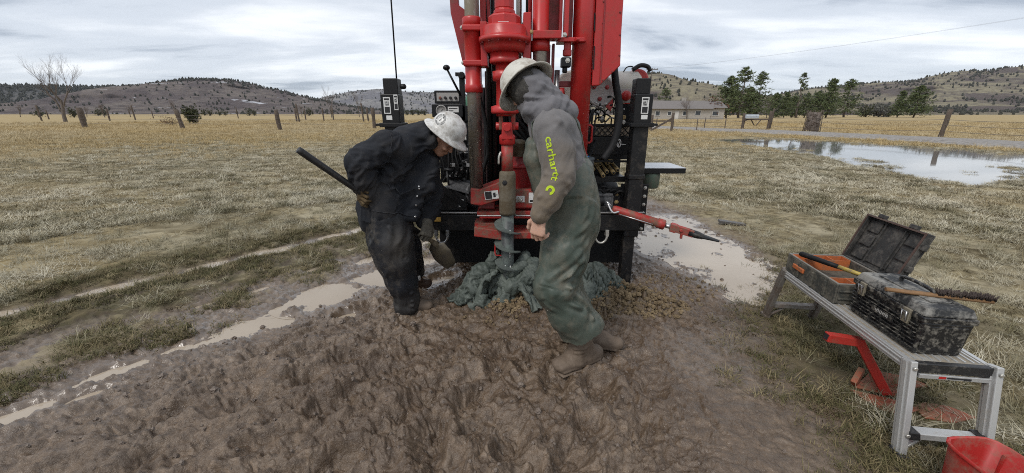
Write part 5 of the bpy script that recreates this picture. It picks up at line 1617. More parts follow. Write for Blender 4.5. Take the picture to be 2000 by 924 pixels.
for i in range(26):
    x, z = r2.uniform(.63, .88), r2.uniform(1.52, 1.72)
    m = MB()
    t = i % 4
    if t == 0:
        m.cyl((x, 3.96, z), (x + r2.uniform(-.04, .04), 3.90, z + .03), r2.uniform(.012, .024), None, 10)
    elif t == 1:
        m.box((x, 3.95, z), (r2.uniform(.03, .07), .05, r2.uniform(.02, .06)))
    else:
        m.tube(spline([(x, 3.97, z), (x + .03, 3.91, z + .04), (x + .09, 3.92, z + .01), (x + .11, 3.98, z - .05)], 4), .008, 6)
    rp(m, ('engine_fitting', 'engine_block', 'engine_pipe', 'engine_pipe')[t], (BLK, STL, RUB, BLK, RED if i == 4 else GRY)[(i * 7) % 5], .002)
m = MB(); m.prism([(.815, 3.90, 1.66), (.875, 3.90, 1.74), (.885, 3.90, 1.67), (.86, 3.90, 1.62)], (0, .04, 0)); rp(m, 'fan_shroud', RED, .004)
OFFX = 0.0
r2 = random.Random(21)
for i in range(9):
    x0_, x1_ = r2.uniform(.62, .72), r2.uniform(.68, .78)
    z0_, z1_ = r2.uniform(1.0, 1.3), r2.uniform(1.3, 1.6)
    y_ = r2.uniform(3.66, 3.86)
    m = MB(); m.tube(spline([(x0_, y_, z0_), (x0_ + r2.uniform(-.03, .06), y_ - .06, (z0_ + z1_) / 2 + r2.uniform(-.06, .06)), (x1_, y_, z1_), (x1_ + .03, y_ + .12, z1_ + .03)], 6), r2.choice((.007, .010, .014)), 7); rp(m, 'hydraulic_hose', RUB)
    if i % 2:
        m = MB(); m.lathe((x0_, y_ - .01, z0_), [(.010, 0), (.014, .004), (.014, .022), (.009, .028)], 6, (.2, -.2, 1)); rp(m, 'hose_coupling', STL if i % 4 == 1 else BRS)
for i in range(12):
    x0_ = -.70 + .045 * i
    m = MB(); m.tube(spline([(x0_, 3.74, 1.0 + .02 * (i % 3)), (x0_ + .02, 3.70, 1.12), (x0_ + r2.uniform(-.03, .05), 3.74, 1.25 + .03 * (i % 4)), (x0_ + .03, 3.84, 1.36)], 5), r2.choice((.007, .011)), 6); rp(m, 'hydraulic_hose', RUB)
    if i % 3 == 0:
        m = MB(); m.box((x0_ + .02, 3.70, 1.14), (.03, .03, .03)); rp(m, 'hose_coupling', STL, .002)
# whip line from the left jack to above the frame
ct = Vector((-.985, 3.60, 1.88))
m = MB(); m.tube([ct, ct + Vector((.02, 0, 1.5))], .0065, 6); rp(m, 'whip_line', BLK)
for i in range(3):
    m = MB(); m.tube(spline([(.02 + .03 * i, 3.52, 1.75), (-.02 + .02 * i, 3.50, 1.60), (.03 + .05 * i, 3.46, 1.45), (.22, 3.45, 1.30 - .05 * i)], 6), .016, 8); rp(m, 'hydraulic_hose', RUB)
m = MB(); m.tube(spline([(.36, 3.44, 1.56), (.40, 3.40, 1.50), (.46, 3.36, 1.36), (.49, 3.36, 1.15)], 6), .045, 12); rp(m, 'hose_sleeve', RUB)

# ================================================================== soft bodies: blended distance fields turned into one continuous mesh
_g3 = np.random.default_rng(8).normal(size=(512, 3))
_g3 /= np.linalg.norm(_g3, axis=1)[:, None]
def perlin3(P, seed=0):
    P = np.asarray(P, dtype=np.float64) + np.array([seed * 7.13, seed * 3.77, -seed * 5.91])
    I = np.floor(P).astype(np.int64)
    Fp = P - I
    U = Fp ** 3 * (Fp * (Fp * 6 - 15) + 10)
    out = 0
    for dx in (0, 1):
        for dy in (0, 1):
            for dz in (0, 1):
                h = _perm[(_perm[(_perm[(I[:, 0] + dx) & 511] + I[:, 1] + dy) & 511] + I[:, 2] + dz) & 511]
                g = _g3[h]
                d = g[:, 0] * (Fp[:, 0] - dx) + g[:, 1] * (Fp[:, 1] - dy) + g[:, 2] * (Fp[:, 2] - dz)
                w = (U[:, 0] if dx else 1 - U[:, 0]) * (U[:, 1] if dy else 1 - U[:, 1]) * (U[:, 2] if dz else 1 - U[:, 2])
                out = out + d * w
    return out * 1.6
def fbm3(P, oct=3, gain=.5, seed=0, ridged=False):
    t, a, n = 0, 1.0, 0
    P = np.asarray(P)
    for i in range(oct):
        p = perlin3(P * 2.03 ** i, seed + i)
        if ridged:
            p = 1 - 2 * np.abs(p)
        t = t + a * p
        n += a
        a *= gain
    return t / n
class Soft:
    """list of blended rounded segments; each may carry a fold pattern that runs round it"""
    def __init__(self, k=.03):
        self.k = k
        self.seg = []
    def limb(self, pts, rad, up=(0, 0, 1), k=None, sub=0):
        """chain of elliptical cones: rad = (a,b) pairs, a across, b along up"""
        if sub:
            n = (len(pts) - 1) * sub + 1
            pts = spline(pts, sub)
            rad = lerp([r if isinstance(r, tuple) else (r, r) for r in rad], n)
        pts = [np.array(p, dtype=float) for p in pts]
        rad = [r if isinstance(r, tuple) else (r, r) for r in rad]
        for i in range(len(pts) - 1):
            s, u, d = frame(Vector(pts[i + 1] - pts[i]), up)
            self.seg.append((pts[i], pts[i + 1], rad[i], rad[i + 1], np.array(s), np.array(u), np.array(d), k or self.k))
        return self
    def ball(self, c, r, ax=None, k=None):
        """ellipsoid: r = (rx,ry,rz) along axes ax (x,y,z vectors)"""
        r = r if isinstance(r, tuple) else (r, r, r)
        A = np.eye(3) if ax is None else np.array([list(Vector(a).normalized()) for a in ax])
        self.seg.append((np.array(c, dtype=float), np.array(r), A, k or self.k))
        return self
    def __call__(self, P):
        P = np.asarray(P, dtype=np.float64)
        out = None
        for sg in self.seg:
            if len(sg) == 4:
                c, r, A, k = sg
                q = (P - c) @ A.T
                n1 = np.linalg.norm(q / r, axis=1)
                n2 = np.linalg.norm(q / (r * r), axis=1)
                d = np.where(n2 > 1e-9, n1 * (n1 - 1) / np.maximum(n2, 1e-9), -min(r))
            else:
                p0, p1, ra, rb, s, u, dv, k = sg
                L = np.linalg.norm(p1 - p0)
                w = P - p0
                t = w @ dv
                tc_ = np.clip(t, 0, L)
                f = tc_ / max(L, 1e-9)
                a = ra[0] + (rb[0] - ra[0]) * f
                b = ra[1] + (rb[1] - ra[1]) * f
                o = t - tc_
                m = np.minimum(a, b)
                q = np.sqrt((w @ s / a) ** 2 + (w @ u / b) ** 2 + (o / m) ** 2)
                d = (q - 1) * m
            if out is None:
                out = d
            else:
                h = np.clip(.5 + .5 * (out - d) / k, 0, 1)
                out = out * (1 - h) + d * h - k * h * (1 - h)
        return out
def surface(f, lo, hi, vox, cut=None):
    """surface nets over the box lo..hi; cut = list of functions whose positive side is removed"""
    lo, hi = np.array(lo), np.array(hi)
    n = np.ceil((hi - lo) / vox).astype(int) + 1
    gx_, gy_, gz_ = [lo[i] + vox * np.arange(n[i]) for i in range(3)]
    G = np.stack(np.meshgrid(gx_, gy_, gz_, indexing='ij'), -1)
    Q = G.reshape(-1, 3)
    val = np.concatenate([f(Q[i:i + 400000]) for i in range(0, len(Q), 400000)]).reshape(n)
    ins = val < 0
    c8 = [ins[a:n[0] - 1 + a, b:n[1] - 1 + b, c:n[2] - 1 + c] for a in (0, 1) for b in (0, 1) for c in (0, 1)]
    sm = sum(x.astype(np.int8) for x in c8)
    act = (sm > 0) & (sm < 8)
    vid = -np.ones(act.shape, dtype=np.int64)
    ii, jj, kk = np.nonzero(act)
    vid[ii, jj, kk] = np.arange(len(ii))
    acc = np.zeros((len(ii), 3))
    cnt = np.zeros(len(ii))
    corners = [(a, b, c) for a in (0, 1) for b in (0, 1) for c in (0, 1)]
    for p in corners:
        for ax in range(3):
            if p[ax]:
                continue
            q = list(p)
            q[ax] = 1
            va = val[ii + p[0], jj + p[1], kk + p[2]]
            vb = val[ii + q[0], jj + q[1], kk + q[2]]
            x = (va < 0) != (vb < 0)
            t = va / np.where(x, va - vb, 1)
            pos = np.stack([np.full(len(ii), float(p[m])) for m in range(3)], 1)
            pos[:, ax] = t
            acc += np.where(x[:, None], pos, 0)
            cnt += x
    V = lo + (np.stack([ii, jj, kk], 1) + acc / cnt[:, None]) * vox
    faces = []
    for ax in range(3):
        a0 = [slice(None)] * 3
        a1 = [slice(None)] * 3
        a0[ax] = slice(0, n[ax] - 1)
        a1[ax] = slice(1, n[ax])
        x = ins[tuple(a0)] != ins[tuple(a1)]
        o1, o2 = [(1, 2), (2, 0), (0, 1)][ax]
        I = np.stack(np.nonzero(x), 1)
        I = I[(I[:, o1] > 0) & (I[:, o2] > 0) & (I[:, o1] < n[o1] - 1) & (I[:, o2] < n[o2] - 1)]
        e1 = np.zeros(3, int); e1[o1] = 1
        e2 = np.zeros(3, int); e2[o2] = 1
        qd = [I - e1 - e2, I - e2, I, I - e1]
        ids = np.stack([vid[q[:, 0], q[:, 1], q[:, 2]] for q in qd], 1)
        flip = ins[tuple(I.T)]
        ids[~flip] = ids[~flip][:, ::-1]
        faces.append(ids)
    F = np.concatenate(faces)
    return V, F
def normals(V, F):
    a, b, c, d = (V[F[:, i]] for i in range(4))
    fn = np.cross(c - a, d - b)
    N = np.zeros_like(V)
    for i in range(4):
        np.add.at(N, F[:, i], fn)
    return N / np.maximum(np.linalg.norm(N, axis=1)[:, None], 1e-12)
def relax(V, F, it=2, lam=.5):
    for _ in range(it):
        acc = np.zeros_like(V)
        cnt = np.zeros(len(V))
        for a, b in ((0, 1), (1, 2), (2, 3), (3, 0)):
            np.add.at(acc, F[:, a], V[F[:, b]])
            np.add.at(cnt, F[:, a], 1)
            np.add.at(acc, F[:, b], V[F[:, a]])
            np.add.at(cnt, F[:, b], 1)
        V = V * (1 - lam) + lam * acc / cnt[:, None]
    return V
def limb_coords(P, pts):
    """along-limb distance, angle round the limb and limb index for a polyline"""
    best = np.full(len(P), 1e9)
    T = np.zeros(len(P))
    TH = np.zeros(len(P))
    off = 0
    for i in range(len(pts) - 1):
        p0, p1 = np.array(pts[i], float), np.array(pts[i + 1], float)
        s, u, d = frame(Vector(p1 - p0), (.3, .8, .5))
        s, u, d = np.array(s), np.array(u), np.array(d)
        L = np.linalg.norm(p1 - p0)
        w = P - p0
        t = np.clip(w @ d, 0, L)
        q = w - np.outer(t, d)
        dd = np.linalg.norm(q, axis=1)
        m = dd < best
        best[m] = dd[m]
        T[m] = off + t[m]
        TH[m] = np.arctan2(q @ u, q @ s)[m]
        off += L
    return T, TH, best
def folds(P, N, limbs, amp=.010, seed=0):
    """cloth folds: (axis points, height, folds per metre along, twist, folds round); sharper crests than hollows"""
    D = np.zeros(len(P))
    bd = np.full(len(P), 1e9)
    wv = np.stack([perlin3(P * 6, seed + 40), perlin3(P * 6, seed + 41), perlin3(P * 6, seed + 42)], 1)
    for j, (pts, am, fr, tw, ar) in enumerate(limbs):
        T, TH, dist = limb_coords(P, pts)
        A = TH + tw * T * 4
        Q = np.stack([T * fr, np.cos(A) * ar, np.sin(A) * ar], 1) + .30 * wv
        d = 1 - 2.6 * np.abs(perlin3(Q, seed + j * 5))
        Q2 = np.stack([T * fr * 1.9, np.cos(A) * ar * 1.9, np.sin(A) * ar * 1.9], 1) + .5 * wv
        d = d + .5 * (1 - 2.6 * np.abs(perlin3(Q2, seed + j * 5 + 3)))
        d = d * (.45 + .9 * np.clip(perlin3(P * 4.0, seed + 60 + j) + .45, 0, 1)) * am
        m = dist < bd
        D = np.where(m, d, D)
        bd = np.minimum(bd, dist)
    return D
def crease(P, lines):
    """hand-placed folds: (a, b, width, height)"""
    D = np.zeros(len(P))
    for a, b, w, h in lines:
        a, b = np.array(a, float), np.array(b, float)
        e = b - a
        t = np.clip((P - a) @ e / (e @ e), 0, 1)
        d = np.linalg.norm(P - a - np.outer(t, e), axis=1)
        D += h * np.exp(-(d / w) ** 2) * np.sin(PI * np.clip(t * .9 + .08, 0, 1)) ** .5
        D -= h * .35 * np.exp(-((d - w * 1.7) / w) ** 2)
    return D
def soft_mesh(name, f, lo, hi, vox, limbs=None, lines=None, amp_n=0.0, nscale=30, seed=0, smooth=1, trim=None):
    V, F = surface(f, lo, hi, vox)
    V = relax(V, F, smooth)
    N = normals(V, F)
    D = np.zeros(len(V))
    if limbs:
        D += folds(V, N, limbs, seed=seed)
    if lines:
        D += crease(V, lines)
    if amp_n:
        D += fbm3(V * nscale, 3, .5, seed + 9) * amp_n
    V = V + N * D[:, None]
    if limbs or lines:
        V = relax(V, F, 1, .15)
    if trim is not None:
        keep = ~trim(V)
        fk = keep[F].all(axis=1)
        F = F[fk]
        used = np.unique(F)
        mp = -np.ones(len(V), dtype=np.int64)
        mp[used] = np.arange(len(used))
        V, F = V[used], mp[F]
    return np_mesh(name, V, F, True), V, F
def bounds(soft, pad=.05):
    pts = []
    for sg in soft.seg:
        if len(sg) == 4:
            pts += [sg[0] - sg[1].max(), sg[0] + sg[1].max()]
        else:
            for p, r in ((sg[0], max(sg[2])), (sg[1], max(sg[3]))):
                pts += [p - r, p + r]
    pts = np.array(pts)
    return pts.min(0) - pad, pts.max(0) + pad
def attr_point(me, name, arr):
    a = me.attributes.new(name, 'FLOAT', 'POINT')
    a.data.foreach_set('value', np.asarray(arr, dtype=np.float32))
# ------------------------------------------------------------------ cloth and skin materials
def cloth(name, col, dark, dirt, damt, scale=5.0, weave=420, rough=.9, attr=None, sheen=.0):
    k = NT(name)
    n1 = k.noise(scale, 6, .65)
    n2 = k.noise(scale * 5, 5, .65, .3)
    base = k.mix(k.ramp(n1, (.36, 0), (.66, 1)), col, dark)
    dmk = k.ramp(k.math('ADD', k.math('MULTIPLY', n1, .55), k.math('MULTIPLY', n2, .45)), (.58 - damt * .2, 0), (.70 - damt * .12, 1))
    f = k.math('MULTIPLY', dmk, min(1, .25 + damt))
    if attr:
        f = k.math('MAXIMUM', f, k.math('MULTIPLY', k.attr(attr).outputs['Fac'], k.math('ADD', .35, k.math('MULTIPLY', n2, .9))), True)
    sp = k.ramp(k.noise(scale * 22, 3, .6), (.68, 0), (.74, 1))
    f = k.math('MAXIMUM', f, k.math('MULTIPLY', sp, .5 * damt))
    k.set('Base Color', k.mix(f, base, dirt))
    k.set('Roughness', rough)
    k.b.inputs['Specular IOR Level'].default_value = .25
    if sheen:
        k.b.inputs['Sheen Weight'].default_value = sheen
    k.bump(k.math('ADD', k.noise(weave, 2, .5), k.math('MULTIPLY', n2, 2.0)), .0012, .5)
    return k.m
M_jacket = cloth('black_jacket_cloth', (0.015, 0.017, 0.022), (0.028, 0.029, 0.033), (0.075, 0.065, 0.056), .26, 4, attr='dirt')
M_trouser = cloth('black_rain_trousers', (0.012, 0.014, 0.018), (0.020, 0.021, 0.025), (0.095, 0.082, 0.066), .34, 6, rough=.42, attr='dirt')
M_hoodie = cloth('grey_hoodie_fleece', (0.168, 0.160, 0.160), (0.130, 0.124, 0.125), (0.165, 0.128, 0.086), .25, 5, 300, .95, 'dirt', .1)
M_bib = cloth('green_bib_overalls', (0.058, 0.074, 0.060), (0.088, 0.102, 0.084), (0.165, 0.145, 0.110), .52, 4.5, 500, .42, 'dirt')
M_bootmud = cloth('mud_caked_leather', (0.135, 0.100, 0.075), (0.175, 0.135, 0.10), (0.10, 0.072, 0.052), .6, 9, 200, .65)
M_boot = cloth('brown_boot_leather', (0.075, 0.042, 0.028), (0.055, 0.032, 0.022), (0.15, 0.11, 0.08), .4, 9, 200, .5)
M_glove = cloth('dirty_work_glove', (0.115, 0.105, 0.085), (0.060, 0.055, 0.046), (0.20, 0.18, 0.145), .5, 14, 300, .9)
M_gloveo = cloth('tan_work_glove', (0.11, 0.075, 0.035), (0.05, 0.04, 0.03), (0.16, 0.11, 0.05), .5, 16, 300, .9)
M_gait = cloth('grey_gaiter', (0.125, 0.122, 0.130), (0.160, 0.155, 0.165), (0.16, 0.14, 0.12), .12, 5, 300, .95, None, .1)
M_hair = cloth('dark_hair', (0.018, 0.014, 0.012), (0.03, 0.024, 0.02), (0.05, 0.04, 0.035), .2, 40, 500, .7)
M_liner = cloth('hat_liner', (0.055, 0.052, 0.048), (0.022, 0.021, 0.02), (0.13, 0.12, 0.105), .5, 30, 300, .9)
k = NT('skin')
sn = k.noise(22, 4, .6)
k.set('Base Color', k.mix(sn, (0.50, 0.28, 0.20), (0.62, 0.40, 0.30)))
k.set('Roughness', .5)
k.b.inputs['Subsurface Weight'].default_value = .08
k.b.inputs['Subsurface Radius'].default_value = (.01, .004, .002)
k.bump(k.noise(140, 3, .5), .001, .35)
M_skin = k.m
k = NT('weathered_skin')
sn = k.noise(18, 4, .6)
k.set('Base Color', k.mix(sn, (0.30, 0.155, 0.105), (0.42, 0.24, 0.165)))
k.set('Roughness', .5)
k.bump(k.noise(120, 3, .5), .001, .4)
M_skin2 = k.m
def hatmat(name, col, dirt, damt, rough):
    return paint(name, col, rough, 0, damt, 10, dirt, .12, .5, .0004)
M_hatA = hatmat('scuffed_silver_hat', (0.66, 0.655, 0.63), (0.24, 0.215, 0.18), .42, .35)
M_hatB = hatmat('muddy_white_hat', (0.56, 0.54, 0.48), (0.24, 0.20, 0.155), .45, .5)
def hard_hat(parent, c, axis, fwd, mat, R_=.125, brim=.165, ribs=0, lean=.012):
    """full-brim hard hat: domed shell, dished brim, raised ribs; returns shell"""
    ax = Vector(axis).normalized()
    fw = Vector(fwd)
    fw = (fw - ax * fw.dot(ax)).normalized()
    sd_ = ax.cross(fw)
    c = Vector(c)
    n = 56
    prof = [(brim - .012, -.006), (brim, -.012), (brim + .003, -.008), (brim - .004, .001), (brim - .022, .008), (R_ + .006, .014), (R_, .024), (R_ * .985, .05), (R_ * .93, .08), (R_ * .80, .110), (R_ * .58, .135), (R_ * .30, .149), (.004, .153)]
    inn = [(R_ - .004, .010), (R_ - .006, .05), (R_ * .90, .080), (R_ * .55, .130), (.004, .148)]
    def pt(r_, h, t):
        el = 1.10 if r_ > .02 else 1.0
        rib = 0.0
        x = math.cos(t) * r_ * el
        y = math.sin(t) * r_ * .94
        if ribs and h > .03:
            for q in (-.034, 0, .034):
                rib += math.exp(-((y - q) / .009) ** 2) * .007 * (1 if x > -.09 else .4)
        fr = max(0, math.cos(t)) ** 3 * (.010 if r_ > R_ + .01 else 0)
        return c + fw * (x + fr) + sd_ * y + ax * (h + rib - (.006 * abs(math.cos(t)) if r_ > R_ + .01 else 0))
    m = MB()
    vs = [pt(r_, h, 2 * PI * q / n) for r_, h in prof for q in range(n)]
    fs = [(i * n + q, i * n + (q + 1) % n, (i + 1) * n + (q + 1) % n, (i + 1) * n + q) for i in range(len(prof) - 1) for q in range(n)]
    m.add(vs, fs, True)
    vs = [pt(r_, h, 2 * PI * q / n) - ax * .002 for r_, h in [prof[0]] + inn for q in range(n)]
    fs = [((i + 1) * n + q, (i + 1) * n + (q + 1) % n, i * n + (q + 1) % n, i * n + q) for i in range(len(inn)) for q in range(n)]
    m.add(vs, fs, True)
    me = bpy.data.meshes.new('hard_hat')
    me.from_pydata(m.v, [], m.f)
    me.polygons.foreach_set('use_smooth', m.sm)
    me.update()
    return link('hard_hat', me, mat, parent), pt, fw, sd_, ax
def hand(soft, wrist, d, n_, thumb, curls, scale=1.0, spread=.004, thumb_curl=.6):
    """adds palm, four fingers and thumb: d to the fingers, n_ palm normal (side the fingers close to), thumb side vector"""
    d, n0, t_ = Vector(d).normalized(), Vector(n_), Vector(thumb)
    n0 = (n0 - d * n0.dot(d)).normalized()
    t_ = (t_ - d * t_.dot(d) - n0 * t_.dot(n0)).normalized()
    w = Vector(wrist)
    S_ = scale
    for o_ in (-.026, -.009, .009, .026):
        soft.limb([w + t_ * o_ * .75 * S_, w + d * .085 * S_ + t_ * o_ * S_], [(.015 * S_, .017 * S_), (.013 * S_, .013 * S_)], n0, .012)
    lens = (.068, .082, .088, .080)
    for i in range(4):
        o_ = (-.033, -.0115, .0105, .031)[i]
        p = w + d * ((.085 + (-.008, 0, .003, -.002)[i]) * S_) + t_ * (o_ * S_)
        dd = (d + t_ * ((i - 1.5) * spread * 8)).normalized()
        nn = n0.copy()
        L = lens[i] * S_
        r0 = (.0085, .0098, .0100, .0098)[i] * S_
        pts = [p - dd * (.02 * S_), p]
        q = p
        for j, fr in enumerate((.46, .30, .24)):
            a = curls[j] + (.10 * (1.5 - i) if j == 0 else 0)
            ax = dd.cross(nn)
            Mr = Matrix.Rotation(a, 3, ax)
            dd = (Mr @ dd).normalized()
            nn = (Mr @ nn).normalized()
            q = q + dd * (L * fr)
            pts.append(q)
        soft.limb(pts, [r0 * 1.05, r0, r0 * .95, r0 * .86, r0 * .74], t_, .004)
    b = w + d * (.018 * S_) + t_ * (.024 * S_)
    p1 = b + (d * .6 + t_ * .75 + n0 * .25).normalized() * (.042 * S_)
    p2 = p1 + (d * .85 + t_ * .25 + n0 * (.5 * thumb_curl)).normalized() * (.034 * S_)
    p3 = p2 + (d * .8 - t_ * .15 + n0 * thumb_curl).normalized() * (.028 * S_)
    soft.limb([b, p1, p2, p3], [.016 * S_, .013 * S_, .0108 * S_, .009 * S_], t_, .008)
def head_soft(c, fwd, up, k=.018):
    """head centred at c (ear level), facing fwd"""
    f, u = Vector(fwd).normalized(), Vector(up)
    u = (u - f * u.dot(f)).normalized()
    s_ = f.cross(u)
    c = Vector(c)
    S_ = Soft(k)
    ax = (f, s_, u)
    P = lambda a, b, d_: c + f * a + s_ * b + u * d_
    S_.ball(P(-.012, 0, .035), (.098, .077, .088), ax)                 # cranium
    S_.ball(P(.030, 0, -.020), (.062, .062, .080), ax)                 # face
    S_.ball(P(.048, 0, -.082), (.036, .040, .030), ax)                 # chin
    S_.limb([P(.0, -.052, -.055), P(.05, -.022, -.092)], [.020, .018], u)
    S_.limb([P(.0, .052, -.055), P(.05, .022, -.092)], [.020, .018], u)
    S_.limb([P(.088, 0, .018), P(.107, 0, -.022)], [.009, .013], u, .010)  # nose bridge to tip
    S_.ball(P(.100, 0, -.026), (.015, .017, .011), ax, .008)
    for q in (-1, 1):
        S_.ball(P(.083, q * .030, .026), (.014, .026, .009), ax, .010)     # brow
        S_.ball(P(.068, q * .044, -.020), (.022, .020, .018), ax, .012)    # cheekbone
        S_.ball(P(-.008, q * .078, -.006), (.021, .008, .032), ax, .006)   # ear
        S_.ball(P(-.004, q * .083, .012), (.016, .006, .012), ax, .004)
        S_.ball(P(-.012, q * .080, -.030), (.009, .006, .010), ax, .004)
    S_.ball(P(.088, 0, -.052), (.012, .024, .006), ax, .006)           # lips
    S_.ball(P(.086, 0, -.063), (.012, .021, .006), ax, .006)
    return S_, P
def boot(soft, heel, toe, ankle, top, w=.048):
    """work boot: foot from heel to toe, shaft to top"""
    heel, toe, ankle, top = (Vector(v) for v in (heel, toe, ankle, top))
    up = Vector((0, 0, 1))
    m = heel.lerp(toe, .55)
    soft.limb([heel + up * .045, m + up * .046, toe + up * .040], [(w * .82, .046), (w * 1.02, .052), (w * .90, .042)], up, .02)
    soft.limb([heel + up * .014, toe + up * .014], [(w * .9, .016), (w * 1.02, .016)], up, .008)
    soft.limb([heel.lerp(toe, .28) + up * .06, ankle, top], [(w * .95, .072), (.064, .070), (.074, .076)], (toe - heel), .03)
    soft.limb([ankle, heel.lerp(toe, .62) + up * .055], [(w * .95, .058), (w * .98, .046)], up, .03)

# ================================================================== right man: grey hoodie, green bib overalls, walking past the auger
def V3(p):
    return Vector(p)
gzR = ground_h(.42, 2.2)
hipL, kneeL, ankL = V3((0.348, 2.3, 0.964)), V3((0.257, 2.2, 0.596)), V3((0.441, 2.24, 0.177))
hipR, kneeR, ankR = V3((0.378, 2.5, 0.93)), V3((0.341, 2.46, 0.515)), V3((0.53, 2.56, 0.06))
pel, wst, chs, nck = V3((0.355, 2.4, 0.99)), V3((0.319, 2.39, 1.218)), V3((0.262, 2.4, 1.445)), V3((0.196, 2.4, 1.625))
hdc = V3((0.101, 2.42, 1.723))
shL, elL, wrL = V3((0.218, 2.22, 1.519)), V3((0.256, 2.13, 1.273)), V3((0.158, 2.1, 1.072))
shR, elR, wrR = V3((0.216, 2.6, 1.512)), V3((0.298, 2.7, 1.238)), V3((0.291, 2.6, 1.108))
# the body: one continuous figure under the clothes
B, HP = head_soft(hdc, (-.80, .32, -.42), (-.42, .30, .80))
B.k = .03
B.limb([hdc + Vector((.02, 0, -.03)), nck], [.058, .062])
B.limb([nck, chs, wst, pel], [(.09, .08), (.17, .115), (.15, .11), (.155, .12)], (-1, 0, 0))
for a in ((shL, elL, wrL), (shR, elR, wrR)):
    B.limb([chs.lerp(nck, .55), a[0]], [.07, .062])
    B.limb(a, [.056, .045, .030])
for a in ((hipL, kneeL, ankL), (hipR, kneeR, ankR)):
    B.limb([pel, a[0]], [.10, .092])
    B.limb(a, [.088, .062, .042])
dH = (wrL - elL).normalized()
hdir = Vector((-.10, .02, -1))
hand(B, wrL + Vector((-.006, 0, -.015)), hdir, (.55, .75, 0), (-.85, -.2, 0), (.55, .95, .75), 1.12, .003, .5)
hand(B, wrR, (-.2, .1, -1), (.3, -.9, 0), (-.9, -.3, 0), (.5, .8, .6), 1.0)
lo, hi = bounds(B, .03)
V, F = surface(B, lo, hi, .0095)
# finer hand and head: re-mesh the near hand at high resolution and keep the figure continuous
V = relax(V, F, 1, .4)
manR = link('person', np_mesh('person', V, F), M_skin)
tag(manR, 'man in grey hooded sweatshirt, green bib overalls and muddy white hard hat', 'person')
Bh = Soft(.02)
Bh.limb([elL.lerp(wrL, .5), wrL + Vector((-.006, 0, -.015))], [.036, .029])
hand(Bh, wrL + Vector((-.006, 0, -.015)), hdir, (.55, .75, 0), (-.85, -.2, 0), (.55, .95, .75), 1.15, .003, .5)
lo, hi = bounds(Bh, .02)
V, F = surface(Bh, lo, hi, .0042)
V = relax(V, F, 1, .35)
link('bare_hand', np_mesh('bare_hand', V, F), M_skin, manR)
# hoodie
Hd = Soft(.045)
Hd.limb([V3((0.343, 2.4, 1.104)), wst, chs, chs.lerp(nck, .72)], [(.190, .140), (.185, .135), (.195, .132), (.125, .105)], (-1, 0, .1), None, 3)
Hd.limb([chs.lerp(nck, .45) + Vector((.03, -.03, 0)), shL, shL.lerp(elL, .5), elL, elL.lerp(wrL, .5), wrL], [.095, .090, .076, .074, .066, .050], (0, 1, 0), .05)
Hd.limb([chs.lerp(nck, .5) + Vector((.02, .04, 0)), shR, elR, wrR], [.105, .095, .075, .048], (0, 1, 0), .05)
Hd.limb([wrL + (elL - wrL).normalized() * .035, wrL + (elL - wrL).normalized() * -.012], [.046, .041], (0, 1, 0), .01)
lo, hi = bounds(Hd, .04)
armL = [shL, elL, wrL]
me, V, F = soft_mesh('hoodie', Hd, lo, hi, .0085, [([nck, chs, wst, pel], .006, 3.0, .6, 1.2), (armL, .008, 6.0, 1.6, .9), ([shR, elR, wrR], .008, 9.0, .7, 1.0)], 
    [(shL + Vector((.02, -.09, .05)), chs + Vector((.12, -.12, -.06)), .016, .012), (elL + Vector((-.07, -.03, .02)), elL + Vector((.06, -.07, -.03)), .014, .014), (elL + Vector((-.06, -.03, -.05)), elL + Vector((.05, -.06, -.09)), .013, .012),
     (wrL + Vector((.04, -.03, .12)), wrL + Vector((-.05, -.04, .09)), .011, .010), (wst + Vector((.10, -.12, .12)), wst + Vector((.18, -.02, -.02)), .016, .012)], .0016, 40, 3)
T, TH, dist = limb_coords(V, [tuple(p) for p in armL])
slv = (dist < .12) * sstep(.04, .16, T) * (.55 + .45 * sstep(.20, .42, T))
attr_point(me, 'dirt', slv * .95)
hoodie = link('hoodie', me, M_hoodie, manR)
# cuff
cf = Soft(.01)
ev = (elL - wrL).normalized()
cf.limb([wrL + ev * .045, wrL + ev * .005], [.050, .043], (0, 1, 0))
me, V, F = soft_mesh('cuff', cf, *bounds(cf, .02), .006, None, None, .002, 60, 4)
attr_point(me, 'dirt', np.full(len(V), .9))
link('cuff', me, M_hoodie, hoodie)
# hood bunched at the neck and the gaiter over the head
Gt = Soft(.03)
Gt.limb([hdc + Vector((.015, -.01, .01)), hdc.lerp(nck, .55), nck + Vector((.02, 0, -.03))], [(.098, .100), (.105, .112), (.150, .135)], (-1, 0, 0))
Gt.limb([nck + Vector((-.10, -.09, -.015)), nck + Vector((.02, -.14, .0)), nck + Vector((.12, -.06, -.02)), nck + Vector((.12, .07, -.01)), nck + Vector((.0, .14, .01))], [.030, .045, .055, .055, .04], (0, 0, 1), .035)
me, V, F = soft_mesh('hood', Gt, *bounds(Gt, .03), .0085, [([hdc, hdc.lerp(nck, .5), nck + Vector((.05, 0, -.06))], .011, 12.0, 1.3, .9)],
    [(hdc + Vector((-.06, -.10, -.03)), nck + Vector((.10, -.12, .03)), .012, .014), (hdc + Vector((-.07, -.10, -.07)), nck + Vector((.09, -.14, -.01)), .012, .013), (hdc + Vector((.05, -.10, .03)), nck + Vector((.13, -.06, .05)), .012, .012)], .001, 40, 6)
attr_point(me, 'dirt', np.zeros(len(V)))
link('hood', me, M_gait, manR)
